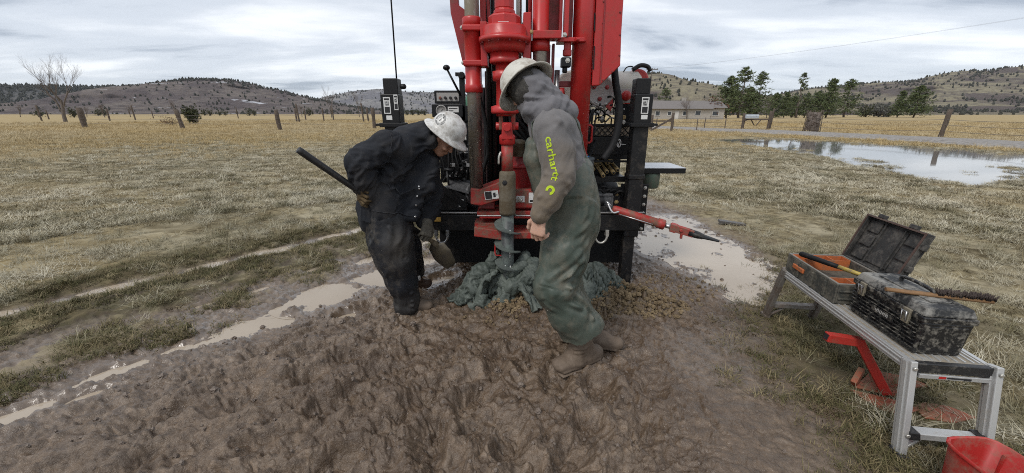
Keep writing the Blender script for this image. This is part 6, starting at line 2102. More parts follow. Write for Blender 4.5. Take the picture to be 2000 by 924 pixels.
# liner band seen under the brim
ln = Soft(.01)
hax = Vector((-.50, .56, .66)).normalized()
hc = hdc + hax * .035 + Vector((.0, -.01, 0))
ln.limb([hc - hax * .035, hc + hax * .04], [(.103, .103), (.106, .106)], (0, 1, 0))
me, V, F = soft_mesh('hat_liner', ln, *bounds(ln, .02), .008, None, None, .008, 30, 2)
link('hat_liner', me, M_liner, manR)
hatB, ptB, fwB, sdB, axB = hard_hat(manR, hc + hax * .012, hax, (-.8, .1, -.5), M_hatB, .124, .160)
# bib overalls
Bb = Soft(.045)
Bb.limb([V3((0.323, 2.39, 1.255)), V3((0.335, 2.39, 1.123)), pel, pel + Vector((.0, 0, -.10))], [(.200, .155), (.212, .172), (.218, .180), (.205, .165)], (-1, 0, .1), None, 2)
Bb.limb([hipL + Vector((.0, .02, 0)), hipL.lerp(kneeL, .5) + Vector((.02, 0, 0)), kneeL, kneeL.lerp(ankL, .45) + Vector((.02, 0, 0)), ankL + Vector((.012, 0, .10)), ankL + Vector((.016, 0, -.02))], [.150, .138, .120, .122, .126, .128], (0, 1, 0), .05)
Bb.limb([hipR, hipR.lerp(kneeR, .5), kneeR, ankR + Vector((0, 0, .03))], [.145, .132, .118, .122], (0, 1, 0), .05)
Bb.limb([wst + Vector((-.11, -.02, -.08)), chs + Vector((-.125, -.02, -.10)), chs + Vector((-.13, -.02, -.02))], [(.13, .070), (.125, .060), (.11, .045)], (-1, 0, .1), .02)
Bb.limb([wst + Vector((.10, .0, -.08)), wst + Vector((.115, .03, .06)), chs + Vector((.13, .06, -.05))], [(.14, .075), (.10, .055), (.05, .04)], (1, 0, .1), .02)
lo, hi = bounds(Bb, .04)
kx = kneeL + Vector((-.06, -.09, 0))
me, V, F = soft_mesh('bib_overalls', Bb, lo, hi, .0088, [([V3((0.323, 2.39, 1.255)), pel, pel + Vector((0, 0, -.1))], .006, 2.5, .6, 1.1), ([hipL, kneeL, ankL], .008, 2.4, .7, 1.0), ([hipR, kneeR, ankR], .008, 3, .6, 1.0)],
    [(kx, kx + Vector((.18, -.01, .15)), .013, .034), (kx + Vector((0, 0, .02)), kx + Vector((.21, -.02, .04)), .012, .026), (kx + Vector((.02, 0, -.02)), kx + Vector((.22, .0, -.11)), .014, .026), (kx + Vector((.02, 0, .08)), kx + Vector((.2, .02, .24)), .016, .020), (kx + Vector((.16, -.02, .02)), kx + Vector((.22, .02, .16)), .014, -.022),
     (hipL + Vector((-.12, -.13, -.16)), hipL + Vector((.12, -.14, .06)), .014, .018), (hipL + Vector((.14, -.06, -.02)), kneeL + Vector((.12, -.06, .10)), .013, .014), (kneeL + Vector((.11, -.07, -.02)), ankL + Vector((.12, -.05, .20)), .013, .014), (kneeL + Vector((-.06, -.10, -.08)), ankL + Vector((-.05, -.10, .22)), .014, .010), (hipL + Vector((-.05, -.14, -.22)), hipL + Vector((.13, -.12, -.06)), .020, .014),
     (ankL + Vector((-.10, -.08, .16)), ankL + Vector((.10, -.09, .24)), .016, .014), (ankL + Vector((-.06, -.1, .08)), ankL + Vector((.11, -.06, .13)), .014, .014)], .0018, 35, 11, trim=lambda V: ((V - np.array(ankL + Vector((0, 0, .085)))) @ np.array((ankL - kneeL).normalized()) + .008 * np.sin(V[:, 0] * 40) > 0) & (np.linalg.norm(V - np.array(ankL), axis=1) < .28) & (V[:, 1] < 2.42))
tt = np.clip((.75 - V[:, 2]) / .75, 0, 1)
attr_point(me, 'dirt', .55 * sstep(.35, 1, tt) * (fbm3(V * 5, 3, .5, 3) * .5 + .6) + .9 * sstep(.12, .3, fbm3(V * np.array([9, 9, 5]), 3, .5, 8)) * (V[:, 2] > .35) * .35)
link('bib_overalls', me, M_bib, manR)
# strap over the back
st = MB()
bk = [wst + Vector((.16, -.10, .02)), chs + Vector((.175, -.06, -.05)), chs + Vector((.14, -.06, .08)), chs.lerp(nck, .6) + Vector((.05, -.12, .06)), chs + Vector((-.13, -.10, .02)), wst + Vector((-.16, -.06, .02))]
bv = BVHTree.FromPolygons([v.co.copy() for v in hoodie.data.vertices], [tuple(p.vertices) for p in hoodie.data.polygons])
sp_ = []
for p in spline(bk, 8):
    h = bv.find_nearest(p)
    sp_.append((h[0] + h[1] * .006, h[1]))
vs, fs = [], []
for i, (p, n_) in enumerate(sp_):
    d = (sp_[min(i + 1, len(sp_) - 1)][0] - sp_[max(i - 1, 0)][0]).normalized()
    s_ = d.cross(n_).normalized() * .022
    vs += [p - s_, p + s_, p + s_ - n_ * .008, p - s_ - n_ * .008]
for i in range(len(sp_) - 1):
    for j in range(4):
        fs.append((i * 4 + j, i * 4 + (j + 1) % 4, i * 4 + 4 + (j + 1) % 4, i * 4 + 4 + j))
st.add(vs, fs, True)
so = st.build('bib_strap', M_bib, manR)
# boots
bt = Soft(.02)
boot(bt, V3((0.57, 2.293, -0.0)) + Vector((0, .02, .016)), V3((0.307, 2.181, 0.0)) + Vector((0, 0, .004)), ankL + Vector((.005, 0, .02)), ankL + Vector((.012, 0, .14)), .068)
me, V, F = soft_mesh('boot', bt, *bounds(bt, .03), .007, None, [(ankL + Vector((-.06, -.06, -.02)), ankL + Vector((.05, -.07, .0)), .010, .007), (ankL + Vector((-.07, -.06, -.045)), ankL + Vector((.03, -.07, -.035)), .009, .006)], .004, 28, 7)
link('boot', me, M_bootmud, manR)
sl = Soft(.008)
sl.limb([V3((0.575, 2.281, 0.0)) + Vector((0, .02, .010)), V3((0.299, 2.171, 0.0)) + Vector((0, 0, -.002))], [(.066, .014), (.070, .013)], (0, 0, 1))
me, V, F = soft_mesh('boot_sole', sl, *bounds(sl, .02), .007, None, None, .003, 30, 4)
link('boot_sole', me, M_bootmud, manR)
bt = Soft(.02)
boot(bt, V3((0.747, 2.426, 0.0)) + Vector((0, .0, .0)), V3((0.379, 2.545, 0.0)) + Vector((0, .02, .0)), ankR + Vector((0, 0, .0)), ankR + Vector((0, 0, .12)), .062)
me, V, F = soft_mesh('boot', bt, *bounds(bt, .03), .008, None, None, .004, 28, 8)
link('boot', me, M_bootmud, manR)
# sleeve lettering, laid on the cloth
M_neon = paint('neon_print', (0.50, 0.66, 0.03), .8, 0, .30, 30, (0.22, 0.20, 0.09), .25, .2)
bvh = BVHTree.FromPolygons([v.co.copy() for v in hoodie.data.vertices], [tuple(p.vertices) for p in hoodie.data.polygons])
def sleeve_point(t, v, lift=.0025):
    """t metres along the sleeve from the shoulder, v metres towards the front of the arm"""
    L1 = (elL - shL).length
    p = shL.lerp(elL, t / L1) if t < L1 else elL.lerp(wrL, (t - L1) / (wrL - elL).length)
    ax = ((elL - shL).normalized() * max(0, 1 - max(0, t - L1 + .06) / .12) + (wrL - elL).normalized() * min(1, max(0, t - L1 + .06) / .12)).normalized()
    out = Vector((-.30, -.95, .0))
    out = (out - ax * out.dot(ax)).normalized()
    side = ax.cross(out)
    o = p + out * .3 + side * v
    h = bvh.ray_cast(o, -out)
    if h[0] is None:
        h = bvh.find_nearest(p + out * .08 + side * v)
    return h[0] + h[1] * lift
cu = bpy.data.curves.new('sleeve_text', 'FONT')
cu.body = 'carhartt'
cu.size = 1.0
cu.space_character = 1.02
cu.offset = .012
cu.resolution_u = 4
to = bpy.data.objects.new('sleeve_text', cu)
C.objects.link(to)
dg = bpy.context.evaluated_depsgraph_get()
tm = bpy.data.meshes.new_from_object(to.evaluated_get(dg))
bpy.data.objects.remove(to)
bm = bmesh.new()
bm.from_mesh(tm)
bmesh.ops.triangulate(bm, faces=bm.faces)
for _ in range(2):
    lg = [e for e in bm.edges if e.calc_length() > .10]
    bmesh.ops.subdivide_edges(bm, edges=lg, cuts=1)
    bmesh.ops.triangulate(bm, faces=bm.faces)
xs = [v.co.x for v in bm.verts]
x0, x1 = min(xs), max(xs)
TL, TH_ = .235, .058
for v in bm.verts:
    t = .065 + (v.co.x - x0) / (x1 - x0) * TL
    v.co = sleeve_point(t, (.28 - v.co.y) * TH_ + .004)
bm.to_mesh(tm)
bm.free()
# C-shaped mark below the word
m = MB()
def patch(poly, n=1):
    vs = [sleeve_point(t, v) for t, v in poly]
    m.add(vs, [tuple(range(len(vs)))])
tc0, vc0 = .352, .002
ring = []
for i in range(17):
    a = 1.0 + i / 16 * 4.9
    ring.append((a, .024, .010))
for i in range(16):
    a, b = ring[i], ring[i + 1]
    q = []
    for (ang, ro, ri), rad in ((a, 1), (b, 1), (b, 0), (a, 0)):
        rr_ = ro if rad else ri
        q.append((tc0 + math.cos(ang) * rr_ * 1.05, vc0 + math.sin(ang) * rr_))
    patch(q)
to = link('sleeve_lettering', tm, M_neon, hoodie)
mo = m.build('sleeve_mark', M_neon, hoodie)

# ================================================================== left man: black jacket, bent over his shovel
hipN, kneN, ankN = V3((-0.981, 2.97, 0.804)), V3((-0.929, 2.94, 0.481)), V3((-0.875, 2.96, 0.1))
hipF, kneF, ankF = V3((-0.97, 3.16, 0.775)), V3((-0.895, 3.24, 0.463)), V3((-0.907, 3.42, 0.134))
pel, wst, chs, nck = V3((-1.016, 3.06, 0.856)), V3((-0.956, 3.06, 1.062)), V3((-0.841, 3.07, 1.321)), V3((-0.651, 3.07, 1.451))
hdc = V3((-0.537, 3.07, 1.409))
shN, elN, wrN = V3((-0.904, 2.86, 1.38)), V3((-1.077, 2.8, 1.268)), V3((-1.065, 2.84, 1.044))
shF, elF, wrF = V3((-0.723, 3.24, 1.281)), V3((-0.672, 3.22, 0.965)), V3((-0.724, 3.12, 0.755))
hax = Vector((.60, -.16, .78)).normalized()
fwdA = Vector((.76, -.10, -.62)).normalized()
B, HP = head_soft(hdc, fwdA, hax)
B.k = .03
B.limb([hdc + hax * -.05 - fwdA * .02, nck], [.056, .062])
B.limb([nck, chs, wst, pel], [(.09, .08), (.17, .115), (.15, .11), (.155, .12)], (0, 0, 1))
for a in ((shN, elN, wrN), (shF, elF, wrF)):
    B.limb([chs.lerp(nck, .45), a[0]], [.07, .06])
    B.limb(a, [.054, .043, .03])
for a in ((hipN, kneN, ankN), (hipF, kneF, ankF)):
    B.limb([pel, a[0]], [.10, .09])
    B.limb(a, [.085, .06, .042])
lo, hi = bounds(B, .03)
V, F = surface(B, lo, hi, .0085)
V = relax(V, F, 1, .4)
manL = link('person', np_mesh('person', V, F), M_skin2)
tag(manL, 'man in black jacket and silver hard hat bending over with a shovel', 'person')
# finely meshed face and ear over the figure's head
S2, HP = head_soft(hdc, fwdA, hax, .016)
S2.limb([hdc + hax * -.05 - fwdA * .02, nck], [.056, .060])
me, V, F = soft_mesh('face', S2, *bounds(S2, .01), .0045, None, None, .0006, 60, 3)
face = link('face', me, M_skin2, manL)
M_eye = flat('eye_dark', (.05, .03, .02), .2)
for q in (-1, 1):
    p = HP(.079, q * .030, .008)
    m = MB(); m.lathe(p, [(.003, -.004), (.009, 0), (.008, .004), (.003, .006)], 10, fwdA); m.build('eye', M_eye, face)
    m = MB(); m.tube([HP(.088, q * .014, .030), HP(.088, q * .03, .036), HP(.078, q * .046, .030)], [.003, .0045, .002], 6); m.build('eyebrow', M_hair, face)
hr = Soft(.02)
hr.ball(HP(-.030, 0, .030), (.092, .082, .088), (fwdA, fwdA.cross(hax), hax))
hr.ball(HP(-.070, 0, -.020), (.034, .062, .05), (fwdA, fwdA.cross(hax), hax))
me, V, F = soft_mesh('hair', hr, *bounds(hr, .02), .006, None, None, .004, 70, 5)
link('hair', me, M_hair, manL)
hatA, ptA, fwA, sdA, axA = hard_hat(manL, hdc + hax * .066 + fwdA * .004, hax, fwdA, M_hatA, .124, .166, 1)
# round emblem on the near side of the hat
bvh_h = BVHTree.FromPolygons([v.co.copy() for v in hatA.data.vertices], [tuple(p.vertices) for p in hatA.data.polygons])
ec = hdc + hax * .13 + fwdA * -.045
out = (Vector((-.28, -.93, .22))).normalized()
ex = (Vector((1, -.3, -.1)) - out * out.dot(Vector((1, -.3, -.1)))).normalized()
ey = out.cross(ex)
m = MB()
def hp(a, b):
    o = ec + out * .3 + ex * a + ey * b
    h = bvh_h.ray_cast(o, -out)
    return (h[0] + h[1] * .0012) if h[0] else None
def hquad(pts):
    q = [hp(*p) for p in pts]
    if all(x is not None for x in q):
        m.add(q, [tuple(range(len(q)))])
r2 = random.Random(2)
for ro, ri in ((.043, .0405), (.029, .0275)):
    for i in range(36):
        a, b = 2 * PI * i / 36, 2 * PI * (i + 1) / 36
        hquad([(math.cos(a) * ro, math.sin(a) * ro), (math.cos(b) * ro, math.sin(b) * ro), (math.cos(b) * ri, math.sin(b) * ri), (math.cos(a) * ri, math.sin(a) * ri)])
for i in range(26):
    a = 2 * PI * i / 26
    if i % 7 == 6:
        continue
    b = a + .14
    hquad([(math.cos(a) * .038, math.sin(a) * .038), (math.cos(b) * .038, math.sin(b) * .038), (math.cos(b) * .032, math.sin(b) * .032), (math.cos(a) * .032, math.sin(a) * .032)])
for i in range(15):
    x, y, w_ = r2.uniform(-.02, .02), r2.uniform(-.018, .018), r2.uniform(.003, .008)
    hquad([(x, y), (x + w_, y + .002), (x + w_, y + .006), (x, y + .004)])
m.build('hat_emblem', INK, hatA)
# jacket
Jk = Soft(.05)
Jk.limb([V3((-1.019, 3.06, 0.822)), V3((-0.989, 3.06, 0.927)), wst, chs, chs.lerp(nck, .55)], [(.225, .190), (.225, .185), (.205, .155), (.200, .145), (.140, .112)], (-.6, 0, .8), None, 2)
Jk.limb([chs.lerp(nck, .4), chs.lerp(nck, .98)], [(.15, .13), (.098, .092)], (0, 0, 1), .04)
Jk.limb([chs.lerp(nck, .25) + Vector((-.02, -.08, -.01)), shN, shN.lerp(elN, .55), elN, elN.lerp(wrN, .5), wrN], [.100, .094, .086, .084, .074, .060], (0, 1, 0), .05)
Jk.limb([chs.lerp(nck, .35), shF, elF, elF.lerp(wrF, .5), wrF], [.11, .10, .088, .080, .064], (0, 1, 0), .06)
Jk.limb([V3((-0.636, 3.05, 1.261)), V3((-0.708, 3.0, 1.08)), V3((-0.797, 2.98, 0.883))], [(.09, .05), (.085, .045), (.07, .03)], (0, -1, .2), .05)   # open jacket front hanging
Jk.limb([nck + Vector((-.06, -.10, .02)), nck + Vector((.045, -.09, -.045)), nck + Vector((.06, .0, -.09)), nck + Vector((.045, .09, -.045)), nck + Vector((-.06, .09, .02))], [.030, .034, .036, .034, .03], (0, 0, 1), .03)
Jk.limb([V3((-1.153, 3.0, 0.903)), V3((-0.944, 2.93, 0.863)), V3((-0.767, 2.97, 0.828))], [(.05, .04), (.05, .04), (.045, .035)], (0, 0, 1), .05)
lo, hi = bounds(Jk, .04)
me, V, F = soft_mesh('jacket', Jk, lo, hi, .0092, [([V3((-1.019, 3.06, 0.822)), wst, chs, nck], .013, 2.8, .9, 1.4), ([shN, elN, wrN], .013, 6.0, 1.8, 1.0), ([shF, elF, wrF], .014, 7.0, 1.8, 1.2)],
    [(shN + Vector((.06, -.10, -.02)), wst + Vector((.08, -.18, .05)), .018, .016), (shN + Vector((-.02, -.11, -.05)), wst + Vector((-.05, -.18, .08)), .018, .016), (chs + Vector((.02, -.17, -.02)), V3((-0.776, 2.9, 0.903)), .016, .016),
     (elN + Vector((.05, -.08, .05)), elN + Vector((-.05, -.08, -.06)), .014, .015), (elN + Vector((.08, -.06, .0)), elN + Vector((.0, -.08, -.10)), .014, .013), (wrN + Vector((-.05, -.05, .09)), wrN + Vector((.05, -.06, .06)), .012, .012),
     (chs + Vector((-.14, -.06, .12)), chs + Vector((.06, -.14, .10)), .018, .010), (nck + Vector((-.07, -.10, .0)), nck + Vector((-.02, -.11, -.12)), .012, .012)], .0018, 34, 21)
T, TH, dist = limb_coords(V, [tuple(p) for p in (shN, elN, wrN)])
d_ = (dist < .11) * sstep(.25, .5, T) * .35 + .35 * (1 - sstep(.62, .85, V[:, 2])) + .2 * sstep(.1, .4, fbm3(V * 6, 3, .5, 2))
attr_point(me, 'dirt', np.clip(d_, 0, 1))
jacket = link('jacket', me, M_jacket, manL)
bj = BVHTree.FromPolygons([v.co.copy() for v in jacket.data.vertices], [tuple(p.vertices) for p in jacket.data.polygons])
def seam(pts, name, r_=.004, mat=M_jacket):
    out_ = []
    for p in spline(pts, 8):
        h = bj.find_nearest(p)
        out_.append(h[0] + h[1] * .001)
    m = MB(); m.tube(out_, r_, 6); m.build(name, mat, jacket)
seam([shN + Vector((.08, -.06, .11)), shN + Vector((.09, -.10, .0)), shN + Vector((.07, -.10, -.11)), shN + Vector((.0, -.08, -.14))], 'sleeve_seam')
seam([V3((-1.137, 2.84, 0.94)), V3((-0.939, 2.8, 0.904)), V3((-0.728, 2.88, 0.852))], 'hem')
seam([V3((-0.958, 2.84, 1.138)), V3((-0.853, 2.82, 1.082)), V3((-0.749, 2.84, 1.063))], 'pocket_flap', .005)
for i in range(5):
    p = V3((-0.703, 2.85, 1.106)).lerp(V3((-0.721, 2.88, 0.852)), i / 4)
    h = bj.find_nearest(p)
    m = MB(); m.lathe(h[0], [(.008, 0), (.008, .003), (.004, .004)], 10, h[1]); m.build('button', STL, jacket)
# trousers
Tr = Soft(.045)
Tr.limb([wst + Vector((0, 0, -.1)), pel, pel + Vector((0, 0, -.06))], [(.19, .15), (.20, .165), (.185, .15)], (-1, 0, 0))
Tr.limb([hipN + Vector((0, .02, 0)), hipN.lerp(kneN, .5), kneN, kneN.lerp(ankN, .5), ankN + Vector((0, 0, .02)), ankN + Vector((-.01, 0, -.02))], [.178, .164, .145, .118, .096, .108], (0, 1, 0), .04)
Tr.limb([hipF, kneF, ankF + Vector((0, 0, .06))], [.125, .10, .085], (0, 1, 0), .04)
lo, hi = bounds(Tr, .04)
me, V, F = soft_mesh('rain_trousers', Tr, lo, hi, .0088, [([hipN, kneN, ankN], .008, 2.2, .3, 1.3), ([hipF, kneF, ankF], .008, 3, .3, 1.2)],
    [(kneN + Vector((.05, -.10, .03)), kneN + Vector((-.08, -.09, -.05)), .015, .014), (ankN + Vector((-.08, -.07, .03)), ankN + Vector((.08, -.08, .0)), .012, .016), (ankN + Vector((-.08, -.07, .09)), ankN + Vector((.08, -.08, .12)), .014, .012), (hipN + Vector((.06, -.15, -.02)), kneN + Vector((.09, -.10, .08)), .013, .014), (hipN + Vector((-.08, -.14, -.06)), ankN + Vector((-.05, -.08, .10)), .012, .012), (kneN + Vector((.10, -.09, .05)), kneN + Vector((-.04, -.13, -.02)), .011, .014), (kneN + Vector((.10, -.08, -.01)), kneN + Vector((-.06, -.12, -.09)), .011, .013), (ankN + Vector((-.09, -.05, .06)), ankN + Vector((.08, -.08, .045)), .010, .014)], .0016, 36, 31)
d_ = .8 * np.exp(-(((V - np.array(hipN.lerp(kneN, .55) + Vector((.08, -.08, 0)))) / np.array([.09, .14, .15])) ** 2).sum(1)) + .35 * (1 - sstep(.1, .3, V[:, 2]))
attr_point(me, 'dirt', np.clip(d_, 0, 1))
trou = link('rain_trousers', me, M_trouser, manL)
bt = Soft(.02)
boot(bt, V3((-0.954, 2.951, 0.0)) + Vector((0, .03, .01)), V3((-0.759, 3.005, 0.0)) + Vector((.05, .0, .005)), ankN + Vector((0, 0, -.02)), ankN + Vector((0, 0, .06)), .052)
me, V, F = soft_mesh('boot', bt, *bounds(bt, .03), .008, None, None, .003, 28, 8)
link('boot', me, M_bootmud, manL)
bt = Soft(.02)
hf = V3((-1.032, 3.412, 0.0)); tf = V3((-0.813, 3.482, 0.0))
boot(bt, hf + Vector((0, 0, -.01)), tf + Vector((0, 0, .0)), ankF + Vector((-.02, 0, -.03)), ankF + Vector((-.01, 0, .06)), .052)
me, V, F = soft_mesh('boot', bt, *bounds(bt, .03), .008, None, None, .003, 28, 9)
link('boot', me, M_boot, manL)
m = MB(); m.tube([ankF + Vector((.045, -.06, -.01)), ankF + Vector((.042, -.06, .07))], [.016, .015], 8); m.build('boot_tag', WHT, manL)
# ------------------------------------------------------------------ shovel held by the left man
s0, s1, s2 = V3((-1.385, 2.62, 1.401)), V3((-1.053, 2.8, 1.026)), V3((-0.732, 3.05, 0.662))
sdv = (s2 - s1).normalized()
s0 = s1 - sdv * ((s1 - s0).length)
s3 = s2 + sdv * .17
shv = thing('shovel', 'long handled shovel with a black grip and muddy rounded blade', 'shovel', tuple(s3))
SI = Matrix.Translation(-s3)
def sp2(mb, nm, mat, bev=0):
    o = mb.build(nm, mat, shv, bev); o.matrix_parent_inverse = SI; return o
m = MB(); m.tube([s0, s0.lerp(s1, .04), s1, s2], [.022, .0235, .0215, .019], 14); sp2(m, 'grip_sleeve', paint('black_grip', (.012, .012, .013), .5, 0, .25))
m = MB(); m.tube([s2 - sdv * .02, s3 + sdv * .02], [.0185, .019], 12); sp2(m, 'handle', MUDST)
bdir = (sdv + Vector((-.25, .05, -.9))).normalized()
bside = Vector((.85, -.42, .3)); bside = (bside - bdir * bside.dot(bdir)).normalized()
bn = bside.cross(bdir)
vs, fs = [], []
NU, NV = 11, 13
for side in (0, 1):
    for i in range(NV):
        t = i / (NV - 1)
        w_ = .105 * (.55 + .45 * min(1, t * 4)) * (1 if t < .6 else math.sqrt(max(0, 1 - ((t - .6) / .405) ** 2)))
        for j in range(NU):
            u = (j / (NU - 1) - .5) * 2
            p = s3 + bdir * (t * .29 - .01) + bside * (u * w_) + bn * (.030 * u * u - .022 + .012 * math.exp(-(t / .12) ** 2) + (.004 if side else 0) + .03 * t * t)
            vs.append(p)
for side in (0, 1):
    for i in range(NV - 1):
        for j in range(NU - 1):
            a = side * NU * NV + i * NU + j
            q = (a, a + 1, a + NU + 1, a + NU)
            fs.append(q if side else q[::-1])
m = MB(); m.add(vs, fs, True)
for i in range(NV - 1):
    for j in (0, NU - 1):
        a = i * NU + j
        m.f.append((a, a + NU, a + NU + NU * NV, a + NU * NV)); m.sm.append(False)
for j in range(NU - 1):
    a = j
    m.f.append((a, a + 1, a + 1 + NU * NV, a + NU * NV)); m.sm.append(False)
sp2(m, 'blade', paint('muddy_blade', (.16, .135, .095), .5, .3, .5, 12, (.06, .05, .04), .4))
m = MB(); m.tube([s3 - sdv * .05, s3, s3 + bdir * .07], [.023, .025, .014], 12); sp2(m, 'socket', MUDST)
# gloved hands on the shovel
for nm, w_, near, mt, side in (('glove', wrN, s1 - sdv * .0, M_gloveo, 1), ('glove', wrF, s2 + sdv * .01, M_glove, -1)):
    g_ = Soft(.014)
    d_ = (near - Vector(w_))
    d_ = d_.normalized()
    off = near - d_ * .085 * 1.25
    nvec = Vector((.15, .95, .2)) if side == 1 else Vector((-.75, .55, -.3))
    thn = sdv * (1 if side == 1 else 1)
    pal = off - (nvec - d_ * nvec.dot(d_)).normalized() * .042
    hand(g_, pal, d_, nvec, thn, (.95, 1.25, .9), 1.30, .002, 1.0)
    g_.limb([Vector(w_) + (Vector(w_) - near).normalized() * .01, pal], [.046, .040], (0, 1, 0), .02)
    me, V, F = soft_mesh(nm, g_, *bounds(g_, .02), .005, None, None, .002, 50, 12)
    link(nm, me, mt, manL)

# ================================================================== clay off the auger
k = NT('green_clay')
cn = k.noise(9, 6, .65, .4)
cn2 = k.noise(45, 5, .65)
k.set('Base Color', k.mix(k.ramp(cn, (.4, 0), (.66, 1)), (0.060, 0.074, 0.063), (0.120, 0.138, 0.119)))
k.set('Roughness', k.mix(cn2, .45, .8))
k.bump(k.math('ADD', cn2, k.math('MULTIPLY', k.noise(130, 3, .6), .4)), .006, .8)
M_clay = k.m
def clay(label, pts, rad, seed, flat_=(0, 1, 0), amp=.030, k_=.03):
    s_ = Soft(k_)
    s_.limb(pts, rad, flat_)
    me, V, F = soft_mesh('clay_clump', s_, *bounds(s_, .06), .0075, None, None, 0, 1, seed)
    N = normals(V, F)
    Q = V * np.array([1, 1, .45]) + .05 * np.stack([perlin3(V * 9, seed), perlin3(V * 9, seed + 1), perlin3(V * 9, seed + 2)], 1)
    D = 1 - 2.4 * np.abs(perlin3(Q * np.array([11, 11, 7]), seed + 4)) + .6 * (1 - 2.4 * np.abs(perlin3(Q * np.array([27, 27, 13]), seed + 6)))
    D = np.sign(D) * np.abs(D) ** .8
    V = V + N * (D * amp * .95 + fbm3(V * 60, 2, .5, seed + 7, True) * .005)[:, None]
    me2 = np_mesh('clay_clump', V, F)
    o = link('clay_clump', me2, M_clay)
    return tag(o, label, 'clay')
clay('tall folded slab of grey green clay standing against the left of the auger', [(-0.2, 3.22, -0.058), (-0.205, 3.22, 0.195), (-0.171, 3.25, 0.402)], [(.09, .06), (.08, .055), (.05, .035)], 1)
clay('grey green clay sheet slumped on the mud towards the shovel', [(-0.413, 3.12, 0.044), (-0.335, 3.14, 0.157), (-0.268, 3.18, 0.295)], [(.05, .035), (.085, .05), (.05, .04)], 2)
clay('lower lip of grey green clay lying in the mud below the slumped sheet', [(-0.318, 3.05, 0.006), (-0.244, 3.08, 0.039)], [(.05, .03), (.07, .04)], 3)
clay('rounded clay lump at the foot of the auger', [(-0.067, 3.1, 0.029), (-0.036, 3.14, 0.118)], [(.085, .06), (.06, .05)], 4)
clay('curled ribbon of clay wrapped round the bottom of the auger', [(-0.112, 3.16, 0.206), (0.0, 3.12, 0.166), (0.133, 3.14, 0.23), (0.188, 3.2, 0.349)], [(.04, .045), (.05, .05), (.055, .05), (.04, .04)], 5, (0, 1, 0), .022)
clay('upper coil of clay still stuck on the auger flight', [(-0.099, 3.2, 0.315), (0.0, 3.17, 0.289), (0.098, 3.2, 0.349), (0.118, 3.28, 0.401)], [(.03, .03), (.04, .035), (.04, .035), (.03, .03)], 6, (0, 0, 1), .016)
clay('clay heap between the auger and the walking man', [(0.211, 3.3, 0.083), (0.305, 3.32, 0.177), (0.421, 3.3, 0.135)], [(.08, .06), (.09, .07), (.08, .06)], 7)
clay('folded clay heap behind the knee of the walking man', [(0.616, 3.35, 0.138), (0.763, 3.38, 0.151), (0.858, 3.35, 0.06)], [(.09, .08), (.10, .08), (.06, .05)], 8)
clay('smooth clay knob resting in the brown spoil behind the walking man', [(0.674, 3.18, 0.064), (0.692, 3.2, 0.129)], [(.075, .06), (.06, .05)], 9, (0, 1, 0), .014)
def clay_sheet(label, top, out, width, length, seed, group, pleats=3.2, amp=.030, fall=1.0):
    """thin slab of clay slumped over what lies under it: pleated, torn at the lower edge"""
    nu, nv = 34, 26
    top, out = Vector(top), Vector(out)
    side = Vector((-out.y, out.x, 0)).normalized()
    o2 = Vector((out.x, out.y, 0))
    U, Vv = np.meshgrid(np.linspace(-1, 1, nu), np.linspace(0, 1, nv), indexing='ij')
    n1 = perlin(U * 1.7 + seed, Vv * 1.6, seed)
    n2 = perlin(U * 4.1 + seed, Vv * 3.3, seed + 3)
    ed = 1 + .22 * perlin(U * 3.0, U * 0 + seed, seed + 5)
    L = Vv * ed
    w = width * (.45 + .55 * np.sin(np.clip(L * 1.3 + .25, 0, 1.57)))
    ph = U * pleats * 1.3 + n1 * 3.4 + L * 5.5
    fold = amp * (np.abs(np.sin(ph)) * 1.3 - .6) * (.35 + .65 * np.minimum(1, L * 2)) + n2 * .030 + perlin(U * 9 + seed, Vv * 8, seed + 9) * .010
    dist = length * (L - .18 * L * L)
    drop = length * fall * (.25 * L + .75 * L * L) * .8
    rf_ = fold * (1 - .85 * np.minimum(1, L))
    X = top.x + o2.x * (dist + rf_) + side.x * (U * w * .5)
    Y = top.y + o2.y * (dist + rf_) + side.y * (U * w * .5)
    Z = top.z - drop + fold * .8 + n1 * .02
    gz = ground_parts(X.ravel(), Y.ravel())[0].reshape(X.shape) + .010 + np.maximum(fold + .02, 0) * .55
    Z = np.maximum(Z, gz)
    idx = np.arange(nu * nv).reshape(nu, nv)
    F = np.stack([idx[:-1, :-1], idx[1:, :-1], idx[1:, 1:], idx[:-1, 1:]], -1).reshape(-1, 4)
    me = np_mesh('clay_sheet', np.stack([X.ravel(), Y.ravel(), Z.ravel()], 1), F)
    o = link('clay_sheet', me, M_clay)
    so_ = o.modifiers.new('thickness', 'SOLIDIFY')
    so_.thickness = .016
    so_.offset = 0
    return tag(o, label, 'clay', group)
r2 = random.Random(31)
CLG = 'thin clay sheets draped round the auger hole'
for i in range(2):
    a = (-2.85, -.6)[i] + r2.uniform(-.1, .1)
    ov = Vector((math.cos(a), math.sin(a), 0))
    tr_ = .085
    clay_sheet(('crumpled clay sheet slumped from the auger towards the shovel', 'crumpled clay sheet slumped from the auger towards the walking man')[i], Vector((-.038 + ov.x * tr_, 3.19 + ov.y * tr_, (.30, .22)[i])), ov * r2.uniform(.8, 1.15), r2.uniform(.16, .26), r2.uniform(.22, .34), 11 + i * 3, None, r2.uniform(.5, .9), r2.uniform(.035, .05))
for i, (p, a) in enumerate((((0.659, 3.36, 0.251), -1.9), ((0.796, 3.38, 0.233), -1.2), ((0.719, 3.28, 0.169), -1.6), ((0.86, 3.34, 0.142), -.6))):
    clay_sheet('thin torn flap of clay on the heap behind the walking man', Vector(p), Vector((math.cos(a), math.sin(a), 0)), .24, .24, 80 + i * 3, 'torn clay flaps on the far heap', 1.4, .045)
